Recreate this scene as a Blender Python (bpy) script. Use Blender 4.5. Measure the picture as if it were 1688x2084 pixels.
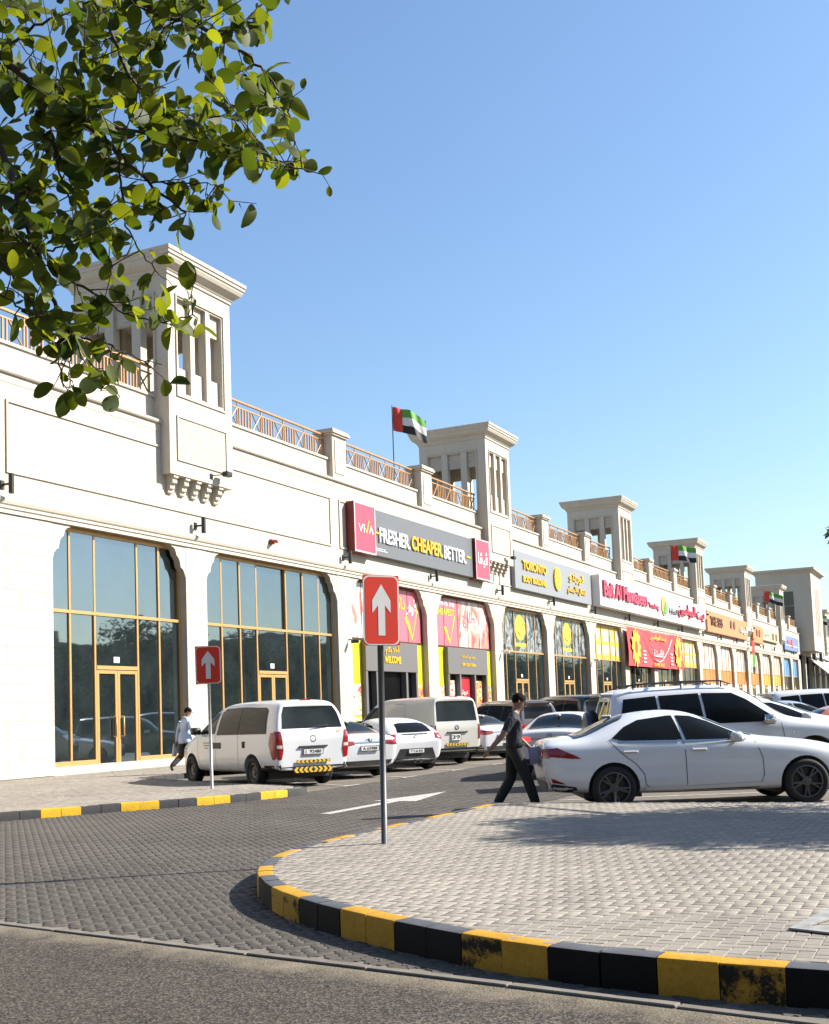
import bpy, bmesh, math, random
from math import sin, cos, pi, radians
from mathutils import Vector, Matrix
from mathutils.bvhtree import BVHTree
from mathutils.geometry import delaunay_2d_cdt

SC = bpy.context.scene
COL = SC.collection
for _o in list(bpy.data.objects):
    bpy.data.objects.remove(_o)

# ------------------------------------------------------------------ camera
EYE = Vector((0.0, 0.0, 1.5))
YAW, PITCH, ROLL, FPX = -0.445928, 0.0783776, 0.0364489, 2379.66
_fwd = Vector((sin(YAW) * cos(PITCH), cos(YAW) * cos(PITCH), sin(PITCH)))
_r0 = Vector((cos(YAW), -sin(YAW), 0))
_u0 = _r0.cross(_fwd)
CR = _r0 * cos(ROLL) - _u0 * sin(ROLL)
CU = _r0 * sin(ROLL) + _u0 * cos(ROLL)
cam_data = bpy.data.cameras.new('camera')
cam = bpy.data.objects.new('camera', cam_data)
COL.objects.link(cam)
_m = Matrix((CR, CU, -_fwd)).transposed().to_4x4()
_m.translation = EYE
cam.matrix_world = _m
cam_data.sensor_fit = 'VERTICAL'
cam_data.sensor_height = 24.0
cam_data.sensor_width = 24.0
cam_data.lens = FPX / 2084 * 24.0
cam_data.shift_y = 224 / 2084
cam_data.clip_start = 0.05
cam_data.clip_end = 3000
SC.camera = cam

# ------------------------------------------------------------------ sky, sun, exposure
SUN_AZ, SUN_EL = radians(35), radians(36)      # azimuth from +X towards +Y
sun_vec = Vector((cos(SUN_AZ) * cos(SUN_EL), sin(SUN_AZ) * cos(SUN_EL), sin(SUN_EL)))
world = bpy.data.worlds.new('World')
SC.world = world
world.use_nodes = True
_nt = world.node_tree
_bg = _nt.nodes['Background']
_sky = _nt.nodes.new('ShaderNodeTexSky')
_sky.sky_type = 'NISHITA'
_sky.sun_disc = False
_sky.sun_elevation = SUN_EL
_sky.sun_rotation = pi / 2 - SUN_AZ
_sky.altitude = 0
_sky.air_density = 1.3
_sky.dust_density = 0.8
_sky.ozone_density = 5.0
_nt.links.new(_sky.outputs[0], _bg.inputs[0])
_bg.inputs[1].default_value = 0.080
sun_d = bpy.data.lights.new('sun', 'SUN')
sun_d.energy = 5.0
sun_d.angle = radians(0.5)
sun_d.color = (1.0, 0.935, 0.83)
sun_o = bpy.data.objects.new('sun', sun_d)
COL.objects.link(sun_o)
sun_o.rotation_euler = sun_vec.to_track_quat('Z', 'Y').to_euler()
sun_o.location = sun_vec * 60
SC.view_settings.view_transform = 'Standard'
SC.view_settings.look = 'None'
SC.view_settings.exposure = 1.36
SC.view_settings.gamma = 1.0
SC.render.engine = 'CYCLES'
SC.cycles.use_denoising = True
SC.cycles.max_bounces = 6
SC.cycles.diffuse_bounces = 3
SC.cycles.glossy_bounces = 3
SC.cycles.transmission_bounces = 3
SC.cycles.transparent_max_bounces = 6
SC.cycles.caustics_reflective = False
SC.cycles.caustics_refractive = False

# ------------------------------------------------------------------ helpers
rnd = random.Random(7)


def ray(px, py):
    return (CR * (px - 844) - CU * (py - 1266) + _fwd * FPX).normalized()


def at(px, py, depth):
    """point seen at photo pixel (px,py), depth metres along the view axis"""
    d = CR * (px - 844) - CU * (py - 1266) + _fwd * FPX
    return EYE + d * (depth / FPX)


def onground(px, py, z=0.0):
    d = ray(px, py)
    return EYE + d * ((z - EYE.z) / d.z)


def tag(o, label=None, cat=None, group=None, kind=None):
    if label:
        o['label'] = label
    if cat:
        o['category'] = cat
    if group:
        o['group'] = group
    if kind:
        o['kind'] = kind
    return o


def link(name, data, parent=None, loc=None, rotz=None):
    o = bpy.data.objects.new(name, data)
    COL.objects.link(o)
    if parent is not None:
        o.parent = parent
    if loc is not None:
        o.location = loc
    if rotz is not None:
        o.rotation_euler = (0, 0, rotz)
    return o


def thing(name, label, cat, loc=(0, 0, 0), rotz=0.0, group=None):
    o = link(name, None, None, loc, rotz)
    o.empty_display_size = 0.2
    return tag(o, label, cat, group)


class MB:
    def __init__(s):
        s.v, s.f, s.m = [], [], []

    def add(s, vs, fs, mi=0):
        b = len(s.v)
        s.v += [tuple(v) for v in vs]
        for f in fs:
            s.f.append(tuple(i + b for i in f))
            s.m.append(mi)
        return s

    def box(s, x0, x1, y0, y1, z0, z1, mi=0):
        return s.add([(x0, y0, z0), (x1, y0, z0), (x1, y1, z0), (x0, y1, z0), (x0, y0, z1), (x1, y0, z1), (x1, y1, z1), (x0, y1, z1)],
                     [(0, 3, 2, 1), (4, 5, 6, 7), (0, 1, 5, 4), (1, 2, 6, 5), (2, 3, 7, 6), (3, 0, 4, 7)], mi)

    def cbox(s, x0, x1, y0, y1, z0, z1, b=0.01, mi=0):
        """box with chamfered edges (rounded look)"""
        b = min(b, (x1 - x0) * .45, (y1 - y0) * .45, (z1 - z0) * .45)
        bm = bmesh.new()
        bmesh.ops.create_cube(bm, size=1)
        for v in bm.verts:
            v.co = Vector(((x0 + x1) / 2 + v.co.x * (x1 - x0), (y0 + y1) / 2 + v.co.y * (y1 - y0), (z0 + z1) / 2 + v.co.z * (z1 - z0)))
        bmesh.ops.bevel(bm, geom=bm.edges[:], offset=b, segments=1, affect='EDGES')
        bm.verts.index_update()
        s.add([v.co.copy() for v in bm.verts], [[v.index for v in f.verts] for f in bm.faces], mi)
        bm.free()
        return s

    def quad(s, a, b, c, d, mi=0):
        return s.add([a, b, c, d], [(0, 1, 2, 3)], mi)

    def prism(s, poly, d0, d1, axis='x', mi=0):
        """poly in the plane across axis: x->(y,z), y->(x,z), z->(x,y)"""
        n = len(poly)

        def P(p, d):
            return (d, p[0], p[1]) if axis == 'x' else ((p[0], d, p[1]) if axis == 'y' else (p[0], p[1], d))
        vs = [P(p, d0) for p in poly] + [P(p, d1) for p in poly]
        fs = [tuple(range(n - 1, -1, -1)), tuple(range(n, 2 * n))] + [(i, (i + 1) % n, n + (i + 1) % n, n + i) for i in range(n)]
        return s.add(vs, fs, mi)

    def tube(s, pts, rad, seg=8, mi=0, cap=True):
        pts = [Vector(p) for p in pts]
        if not hasattr(rad, '__len__'):
            rad = [rad] * len(pts)
        vs, fs = [], []
        up = Vector((0.31, 0.17, 0.93))
        for i, p in enumerate(pts):
            t = (pts[min(i + 1, len(pts) - 1)] - pts[max(i - 1, 0)])
            if t.length < 1e-9:
                t = Vector((0, 0, 1))
            t.normalize()
            a = t.cross(up)
            if a.length < .05:
                a = t.cross(Vector((1, 0, 0)))
            a.normalize()
            b = t.cross(a)
            for k in range(seg):
                w = 2 * pi * k / seg
                vs.append(p + (a * cos(w) + b * sin(w)) * rad[i])
        for i in range(len(pts) - 1):
            for k in range(seg):
                k2 = (k + 1) % seg
                fs.append((i * seg + k, i * seg + k2, (i + 1) * seg + k2, (i + 1) * seg + k))
        if cap:
            fs.append(tuple(range(seg)))
            n = (len(pts) - 1) * seg
            fs.append(tuple(range(n + seg - 1, n - 1, -1)))
        return s.add(vs, fs, mi)

    def lathe(s, prof, seg=24, axis='z', mi=0, off=(0, 0, 0)):
        """prof: list of (r, h); closed by the caller if wanted"""
        vs, fs = [], []
        for r, h in prof:
            for k in range(seg):
                w = 2 * pi * k / seg
                if axis == 'z':
                    vs.append((off[0] + r * cos(w), off[1] + r * sin(w), off[2] + h))
                elif axis == 'y':
                    vs.append((off[0] + r * cos(w), off[1] + h, off[2] + r * sin(w)))
                else:
                    vs.append((off[0] + h, off[1] + r * cos(w), off[2] + r * sin(w)))
        for i in range(len(prof) - 1):
            for k in range(seg):
                k2 = (k + 1) % seg
                fs.append((i * seg + k, i * seg + k2, (i + 1) * seg + k2, (i + 1) * seg + k))
        return s.add(vs, fs, mi)

    def mesh(s, name, mats, smooth=False):
        me = bpy.data.meshes.new(name)
        me.from_pydata(s.v, [], s.f)
        if not isinstance(mats, (list, tuple)):
            mats = [mats]
        for m in mats:
            me.materials.append(m)
        if len(mats) > 1:
            me.polygons.foreach_set('material_index', s.m)
        if smooth:
            me.polygons.foreach_set('use_smooth', [True] * len(me.polygons))
        me.update()
        return me

    def build(s, name, mats, parent=None, smooth=False, loc=None, rotz=None):
        return link(name, s.mesh(name, mats, smooth), parent, loc, rotz)


def fixnormals(me):
    bm = bmesh.new()
    bm.from_mesh(me)
    bmesh.ops.recalc_face_normals(bm, faces=bm.faces[:])
    bm.to_mesh(me)
    bm.free()


def sharp_smooth(me, ang=35):
    me.polygons.foreach_set('use_smooth', [True] * len(me.polygons))
    me.set_sharp_from_angle(angle=radians(ang))


def copy_tree(o, parent=None):
    c = o.copy()
    COL.objects.link(c)
    c.parent = parent
    for ch in list(o.children):
        copy_tree(ch, c)
    return c


# ------------------------------------------------------------------ materials
MATS = {}
ALB = .72          # one scale for paint, print and metal tones, matched to the exposure


class NG:
    def __init__(s, name):
        s.mat = bpy.data.materials.new(name)
        s.mat.use_nodes = True
        s.nt = s.mat.node_tree
        s.bsdf = s.nt.nodes['Principled BSDF']
        s.out = s.nt.nodes['Material Output']

    def n(s, t, **kw):
        nd = s.nt.nodes.new(t)
        for k, v in kw.items():
            if isinstance(k, str) and hasattr(nd, k):
                setattr(nd, k, v)
            else:
                nd.inputs[k.replace('_', ' ')].default_value = v
        return nd

    def l(s, a, b):
        s.nt.links.new(a, b)

    def coord(s, which='Object'):
        return s.n('ShaderNodeTexCoord').outputs[which]

    def noise(s, vec, scale, detail=4, rough=.55):
        nd = s.n('ShaderNodeTexNoise')
        nd.inputs['Scale'].default_value = scale
        nd.inputs['Detail'].default_value = detail
        nd.inputs['Roughness'].default_value = rough
        s.l(vec, nd.inputs['Vector'])
        return nd

    def ramp(s, fac, stops):
        nd = s.n('ShaderNodeValToRGB')
        el = nd.color_ramp.elements
        while len(el) < len(stops):
            el.new(.5)
        for e, (p, c) in zip(el, stops):
            e.position = p
            e.color = (*c, 1) if len(c) == 3 else c
        s.l(fac, nd.inputs[0])
        return nd.outputs[0]

    def mix(s, fac, a, b, mode='MIX'):
        nd = s.n('ShaderNodeMix', data_type='RGBA', blend_type=mode)
        for sock, v in ((nd.inputs[0], fac), (nd.inputs[6], a), (nd.inputs[7], b)):
            if isinstance(v, (int, float)):
                sock.default_value = v
            elif isinstance(v, tuple):
                sock.default_value = (*v, 1) if len(v) == 3 else v
            else:
                s.l(v, sock)
        return nd.outputs[2]

    def math(s, op, a, b=0.0, clamp=False):
        nd = s.n('ShaderNodeMath', operation=op)
        nd.use_clamp = clamp
        for sock, v in ((nd.inputs[0], a), (nd.inputs[1], b)):
            if isinstance(v, (int, float)):
                sock.default_value = v
            else:
                s.l(v, sock)
        return nd.outputs[0]

    def bump(s, h, strength=.3, dist=.01):
        nd = s.n('ShaderNodeBump')
        nd.inputs['Strength'].default_value = strength
        nd.inputs['Distance'].default_value = dist
        s.l(h, nd.inputs['Height'])
        s.l(nd.outputs[0], s.bsdf.inputs['Normal'])

    def set(s, **kw):
        for k, v in kw.items():
            s.bsdf.inputs[k.replace('_', ' ')].default_value = v
        return s


def hexc(h):
    r, g, b = [int(h[i:i + 2], 16) / 255 for i in (0, 2, 4)]
    return tuple((c / 12.92 if c <= .04045 else ((c + .055) / 1.055) ** 2.4) for c in (r, g, b))


def mat(name, col, rough=.6, metal=0.0, var=.08, vscale=3.0, bump=0.0, bscale=40.0, bdist=.004, objrand=0.0, spec=.5, tint=False, coat=0.0):
    """plain painted / stone / metal surface: colour with slight noise, optional fine bump and per-object tint"""
    if name in MATS:
        return MATS[name]
    g = NG(name)
    col = tuple(x * ALB for x in col)
    co = g.coord('Object')
    c = g.noise(co, vscale, 5).outputs[0]
    lo = tuple(max(0, x * (1 - var)) for x in col)
    hi = tuple(min(1, x * (1 + var)) for x in col)
    cc = g.ramp(c, [(.3, lo), (.7, hi)])
    if objrand > 0:
        oi = g.n('ShaderNodeObjectInfo')
        v = g.math('MULTIPLY_ADD', oi.outputs['Random'], objrand * 2)
        v.node.inputs[2].default_value = 1 - objrand
        cc = g.mix(1.0, cc, v, 'MULTIPLY')
    if tint:
        a = g.n('ShaderNodeAttribute', attribute_name='tint')
        v = g.math('ADD', a.outputs['Fac'], 1.0)
        cc = g.mix(1.0, cc, v, 'MULTIPLY')
    g.l(cc, g.bsdf.inputs['Base Color'])
    g.set(Roughness=rough, Metallic=metal)
    g.bsdf.inputs['Specular IOR Level'].default_value = spec
    if coat:
        g.bsdf.inputs['Coat Weight'].default_value = coat
        g.bsdf.inputs['Coat Roughness'].default_value = .04
    if bump:
        b = g.noise(co, bscale, 6, .7)
        g.bump(b.outputs[0], bump, bdist)
    MATS[name] = g.mat
    return g.mat


# ------------------------------------------------------------------ lettering
_AR = dict(zip('اأبتجدرزسطفكلمنهويةئڤقحشخعء',
               [(0xFE8D, 0), (0xFE83, 0), (0xFE8F, 1), (0xFE95, 1), (0xFE9D, 1), (0xFEA9, 0), (0xFEAD, 0), (0xFEAF, 0), (0xFEB1, 1), (0xFEC1, 1), (0xFED1, 1),
                (0xFED9, 1), (0xFEDD, 1), (0xFEE1, 1), (0xFEE5, 1), (0xFEE9, 1), (0xFEED, 0), (0xFEF1, 1), (0xFE93, 0), (0xFE89, 1), (0xFB6A, 1), (0xFED5, 1),
                (0xFEA1, 1), (0xFEB5, 1), (0xFEA5, 1), (0xFEC9, 1), (0xFE80, 2)]))


def arabic(s):
    """contextual shaping into presentation forms, returned in visual order"""
    out = []
    for word in s.split(' '):
        w, i, items = word, 0, []
        while i < len(w):
            if w[i] == 'ل' and i + 1 < len(w) and w[i + 1] in 'اأ':
                items.append((0xFEFB if w[i + 1] == 'ا' else 0xFEF7, 0))
                i += 2
            else:
                items.append(_AR[w[i]])
                i += 1
        res = []
        for k, (base, dual) in enumerate(items):
            prev = k > 0 and items[k - 1][1] == 1 and dual != 2
            nxt = dual == 1 and k + 1 < len(items) and items[k + 1][1] != 2
            res.append(chr(base + (3 if prev and nxt else 2 if nxt else 1 if prev else 0)))
        out.append(''.join(reversed(res)))
    return ' '.join(reversed(out))


def text_mesh(body, w, h, material, depth=.03, bold=0.0, shear=0.0, name='lettering'):
    """letters as a mesh filling a w x h box centred on the origin, in the local YZ plane (reading towards +Y), thickness along +X"""
    c = bpy.data.curves.new('txt', 'FONT')
    c.body = body
    c.align_x = 'CENTER'
    c.offset = bold
    c.shear = shear
    c.resolution_u = 3
    o = bpy.data.objects.new('txt', c)
    COL.objects.link(o)
    bpy.context.view_layer.update()
    dg = bpy.context.evaluated_depsgraph_get()
    me = bpy.data.meshes.new_from_object(o.evaluated_get(dg))
    bpy.data.objects.remove(o)
    bpy.data.curves.remove(c)
    vs = [v.co.copy() for v in me.vertices]
    fs = [tuple(p.vertices) for p in me.polygons]
    bpy.data.meshes.remove(me)
    x0, x1 = min(v.x for v in vs), max(v.x for v in vs)
    y0, y1 = min(v.y for v in vs), max(v.y for v in vs)
    sx, sy = w / max(1e-6, x1 - x0), h / max(1e-6, y1 - y0)
    P = [((v.x - (x0 + x1) / 2) * sx, (v.y - (y0 + y1) / 2) * sy) for v in vs]
    n = len(P)
    # boundary edges -> side walls
    cnt = {}
    for f in fs:
        for i in range(len(f)):
            a, b = f[i], f[(i + 1) % len(f)]
            cnt[(a, b)] = cnt.get((a, b), 0) + 1
    mb = MB()
    V = [(depth, p[0], p[1]) for p in P] + [(0.0, p[0], p[1]) for p in P]
    F = list(fs)
    for (a, b) in cnt:
        if (b, a) not in cnt:
            F.append((a, n + a, n + b, b))
    mb.add(V, F)
    return mb.mesh(name, material)


def letters(body, parent, loc, w, h, material, depth=.03, bold=0.0, name='lettering', rot=None, shear=0.0):
    o = link(name, text_mesh(body, w, h, material, depth, bold, shear, name), parent, loc)
    if rot is not None:
        o.rotation_euler = rot
    return o
# ================================================================== materials used in several places
STONE = None


def stone_mat(name, col, joint=0.0):
    g = NG(name)
    co = g.n('ShaderNodeNewGeometry').outputs['Position']
    n1 = g.noise(co, .35, 5).outputs[0]
    n2 = g.noise(co, 9, 6, .65).outputs[0]
    base = g.ramp(n1, [(.25, tuple(c * .93 for c in col)), (.75, tuple(min(1, c * 1.04) for c in col))])
    fine = g.ramp(n2, [(.3, (.94, .93, .91)), (.65, (1, 1, 1))])
    cc = g.mix(1.0, base, fine, 'MULTIPLY')
    # faint rain streaks running down
    mp = g.n('ShaderNodeMapping')
    mp.inputs['Scale'].default_value = (3, 3, .12)
    g.l(co, mp.inputs['Vector'])
    st = g.noise(mp.outputs[0], 1.2, 5, .6).outputs[0]
    cc = g.mix(1.0, cc, g.ramp(st, [(.3, (.94, .925, .90)), (.55, (1, 1, 1))]), 'MULTIPLY')
    oi = g.n('ShaderNodeObjectInfo')
    v = g.math('MULTIPLY_ADD', oi.outputs['Random'], .07)
    v.node.inputs[2].default_value = .965
    cc = g.mix(1.0, cc, v, 'MULTIPLY')
    if joint:
        sx = g.n('ShaderNodeSeparateXYZ')
        g.l(co, sx.inputs[0])
        cb = g.n('ShaderNodeCombineXYZ')
        g.l(sx.outputs[1], cb.inputs[0])
        g.l(sx.outputs[2], cb.inputs[1])
        br = g.n('ShaderNodeTexBrick')
        g.l(cb.outputs[0], br.inputs['Vector'])
        br.inputs['Scale'].default_value = 1.0
        br.inputs['Brick Width'].default_value = 1.15
        br.inputs['Row Height'].default_value = .52
        br.inputs['Mortar Size'].default_value = .006
        br.inputs['Mortar Smooth'].default_value = .3
        br.inputs['Color1'].default_value = (1, 1, 1, 1)
        br.inputs['Color2'].default_value = (.95, .945, .935, 1)
        br.inputs['Mortar'].default_value = (.87, .84, .80, 1)
        cc = g.mix(joint, cc, br.outputs[0], 'MULTIPLY')
    g.l(cc, g.bsdf.inputs['Base Color'])
    g.set(Roughness=.75)
    g.bsdf.inputs['Specular IOR Level'].default_value = .25
    g.bump(n2, .15, .006)
    MATS[name] = g.mat
    return g.mat


STONE = stone_mat('cream_limestone', (.475, .433, .365))
STONE_J = stone_mat('cream_limestone_courses', (.475, .433, .365), 1.0)


def travertine():
    g = NG('rough_travertine')
    co = g.coord('Object')
    mp = g.n('ShaderNodeMapping')
    mp.inputs['Scale'].default_value = (1.2, 1.2, 9)
    g.l(co, mp.inputs['Vector'])
    n1 = g.noise(mp.outputs[0], 2.2, 8, .7).outputs[0]
    cc = g.ramp(n1, [(.3, (.29, .245, .185)), (.5, (.40, .355, .29)), (.7, (.46, .42, .36))])
    g.l(cc, g.bsdf.inputs['Base Color'])
    g.set(Roughness=.85)
    g.bump(n1, .5, .03)
    return g.mat


TRAV = travertine()
RAILM = mat('orange_brown_rail_paint', (.50, .26, .095), .45, var=.12)
GOLD = mat('bronze_gold_aluminium', (.64, .38, .14), .38, .25, var=.05)
BLACKM = mat('black_powder_coat', (.012, .012, .013), .45)
WHITEP = mat('white_paint', (.80, .80, .79), .5, var=.04)
DARK = mat('dark_interior', (.012, .012, .012), .8)


def glass_facade():
    g = NG('tinted_mirror_glass')
    co = g.coord('Object')
    n1 = g.noise(co, .55, 2).outputs[0]
    d = g.n('ShaderNodeBsdfDiffuse')
    dirt = g.noise(co, 1.3, 5, .6).outputs[0]
    dc = g.ramp(dirt, [(.3, (.016, .024, .025)), (.75, (.040, .053, .054))])
    g.l(dc, d.inputs[0])
    gl = g.n('ShaderNodeBsdfGlossy')
    gl.inputs['Color'].default_value = (.34, .405, .45, 1)
    gl.inputs['Roughness'].default_value = .018
    bp = g.n('ShaderNodeBump')
    bp.inputs['Strength'].default_value = .06
    bp.inputs['Distance'].default_value = .05
    g.l(n1, bp.inputs['Height'])
    g.l(bp.outputs[0], gl.inputs['Normal'])
    mx = g.n('ShaderNodeMixShader')
    mx.inputs[0].default_value = .58
    g.l(d.outputs[0], mx.inputs[1])
    g.l(gl.outputs[0], mx.inputs[2])
    g.l(mx.outputs[0], g.out.inputs[0])
    return g.mat


GLASS = glass_facade()


def print_mat(name, stops, scale=1.2, stretch=(1, 1, 1), rough=.35, kind='noise', dist=1.5):
    """a printed vinyl with blotches of colour"""
    g = NG(name)
    co = g.coord('Object')
    mp = g.n('ShaderNodeMapping')
    mp.inputs['Scale'].default_value = stretch
    g.l(co, mp.inputs['Vector'])
    if kind == 'noise':
        nd = g.noise(mp.outputs[0], scale, 3, .5)
        nd.inputs['Distortion'].default_value = dist
        f = nd.outputs[0]
    else:
        nd = g.n('ShaderNodeTexVoronoi', feature='F1')
        nd.inputs['Scale'].default_value = scale
        g.l(mp.outputs[0], nd.inputs['Vector'])
        f = nd.outputs['Color'] if kind == 'cell' else nd.outputs['Distance']
    cc = g.ramp(f, [(p_, tuple(x * ALB for x in c_)) for p_, c_ in stops])
    g.l(cc, g.bsdf.inputs['Base Color'])
    g.set(Roughness=rough)
    MATS[name] = g.mat
    return g.mat


# ================================================================== the shopping centre
D = -23.3                       # facade plane X
PIERS = [42.1 + 8.6 * k for k in range(0, 24)]
TOWERS = [31.95, 59.3, 85.1, 110.9, 136.7, 162.5, 214.1, 239.9]
bld = thing('shopping_centre', 'long cream stone shopping arcade with wind towers along its roof', 'building', (D, 0, 0))

Y_L, Y_R = 6.0, 262.0
# windows: (y0, y1)
WINS = [(25.2, 31.38), (32.52, 41.52)] + [(p + .6, p + 8.0) for p in PIERS[:16]]

# --- upper wall
mb = MB()
mb.box(-.7, 0, Y_L, 177.5, 7.40, 11.22)
mb.box(-.7, 0, 177.5, Y_R, 8.2, 11.22)
mb.build('upper_wall', STONE_J, bld)
mb = MB()
mb.box(-22, -.7, Y_L, Y_R, 10.9, 11.12)
mb.build('roof_slab', mat('roof_tiles', (.60, .55, .48), .9), bld)
mb = MB()
mb.box(-22, -21.7, Y_L, Y_R, 0, 10.9)
mb.box(-21.7, -.7, Y_L, Y_L + .3, 0, 10.9)
mb.box(-21.7, -.7, Y_R - .3, Y_R, 0, 10.9)
mb.build('back_wall', STONE, bld)
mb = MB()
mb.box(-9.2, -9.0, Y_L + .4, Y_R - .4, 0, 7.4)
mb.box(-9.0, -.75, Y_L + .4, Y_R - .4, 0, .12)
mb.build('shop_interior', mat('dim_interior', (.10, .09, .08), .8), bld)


def moulding(name, prof, y0, y1, parent, m=STONE, mi=0):
    """prof: closed polygon (x,z) swept along y"""
    n = len(prof)
    b = MB()
    b.add([(p[0], y0, p[1]) for p in prof] + [(p[0], y1, p[1]) for p in prof],
          [tuple(range(n)), tuple(range(2 * n - 1, n - 1, -1))] + [(i, n + i, n + (i + 1) % n, (i + 1) % n) for i in range(n)])
    o = b.build(name, m, parent)
    fixnormals(o.data)
    return o


moulding('string_course', [(-.05, 7.30), (.05, 7.30), (.05, 7.40), (.09, 7.43), (.09, 7.50), (.13, 7.54), (.16, 7.62), (.16, 7.69), (.08, 7.74), (-.05, 7.76)], Y_L, 177.4, bld)
moulding('ledge', [(-.6, 11.17), (.06, 11.17), (.09, 11.21), (.09, 11.27), (.02, 11.31), (-.6, 11.31)], Y_L, Y_R, bld)
moulding('frieze_band', [(-.02, 10.93), (.012, 10.93), (.012, 10.985), (-.02, 10.985)], Y_L, Y_R, bld)

# --- panel frames on the upper wall
def panel_frame(y0, y1, z0=8.42, z1=10.45, w=.07, d=.045):
    b = MB()
    b.box(-.02, d, y0, y1, z1 - w, z1)
    b.box(-.02, d, y0, y1, z0, z0 + w)
    b.box(-.02, d, y0, y0 + w, z0 + w, z1 - w)
    b.box(-.02, d, y1 - w, y1, z0 + w, z1 - w)
    b.build('panel_moulding', STONE, bld)


for a, b_ in [(Y_L + 1, 22.6), (23.45, 41.15), (41.85, 58.9), (59.7, 76.1), (76.9, 101.9), (102.7, 127.7), (128.5, 153.5), (154.3, 176.8)]:
    panel_frame(a, b_)

# --- lower wall at the left, built of stone courses
def stone_rows(parent, y0, y1, z0, z1, rows, x0, x1, cuts, detail=True, jog=0):
    """courses of single stones: each one its own object"""
    h = (z1 - z0) / rows
    for r in range(rows):
        ys = [y0] + [c + (jog if r % 2 else 0) for c in cuts] + [y1]
        for a, b in zip(ys[:-1], ys[1:]):
            key = ('stone', round(b - a, 3), round(h, 3), round(x1 - x0, 3))
            if key not in STONE_CACHE:
                m = MB().cbox(x0, x1, 0.0025, b - a - .0025, .0025, h - .0025, .004)
                STONE_CACHE[key] = m.mesh('stone_block', STONE)
            link('stone_block', STONE_CACHE[key], parent, (rnd.uniform(-.0015, .0015), a, z0 + r * h))


STONE_CACHE = {}
lw = MB().box(-.5, -.03, Y_L, 25.2, 0, 7.40).build('lower_wall', mat('joint_mortar', (.56, .51, .44), .9), bld)
stone_rows(lw, 20.0, 25.2, .15, 7.29, 14, -.04, .0, [21.15, 22.3, 23.45], jog=.5)
MB().box(-.04, -.001, Y_L, 19.998, .0, 7.29).build('lower_wall_cladding', STONE_J, lw)

# --- piers
for i, p in enumerate([31.95] + PIERS[:17]):
    core = MB().box(-.5, -.02, p - .555, p + .555, 0, 7.40)
    pr = core.build('pier', mat('joint_mortar', (.56, .51, .44), .9), bld)
    if i < 5:
        stone_rows(pr, p - .575, p + .575, .15, 7.29, 14, -.055, .0, [])
        MB().box(-.495, -.056, p - .575, p - .557, .0, 7.38).box(-.495, -.056, p + .557, p + .575, .0, 7.38).build('pier_reveal', STONE, pr)
    else:
        MB().box(-.495, 0, p - .575, p + .575, 0, 7.29).build('pier_cladding', STONE_J, pr)

CORNER = [(0, 1.12), (.03, 1.0), (.075, .88), (.15, .79), (.25, .74), (.27, .66), (.31, .52), (.38, .42), (.47, .36), (.49, .28), (.53, .19), (.61, .12), (.74, .08), (.80, 0.0)]


def win_corner(y, s, zt=7.32):
    """scalloped stone corner filling the head of an opening"""
    poly = [(y - s * .06, zt), (y - s * .06, zt - 1.12)] + [(y + s * a, zt - b) for a, b in CORNER]
    if s < 0:
        poly = poly[::-1]
    m = MB().prism(poly, -.26, -.012, 'x')
    o = m.build('scalloped_corner', STONE, bld)
    fixnormals(o.data)
    return o


DOORH = 3.3


def door_leaf(y0, y1, z0, z1, x, frame, parent):
    b = MB()
    t = .11
    b.cbox(x - .03, x + .05, y0, y0 + t, z0, z1, .006).cbox(x - .03, x + .05, y1 - t, y1, z0, z1, .006)
    b.cbox(x - .03, x + .05, y0 + t, y1 - t, z1 - t, z1, .006).cbox(x - .03, x + .05, y0 + t, y1 - t, z0, z0 + .16, .006)
    lf = b.build('door_leaf', frame, parent)
    MB().box(x - .005, x + .01, y0 + t, y1 - t, z0 + .16, z1 - t).build('door_pane', GLASS, parent)
    return lf


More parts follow.
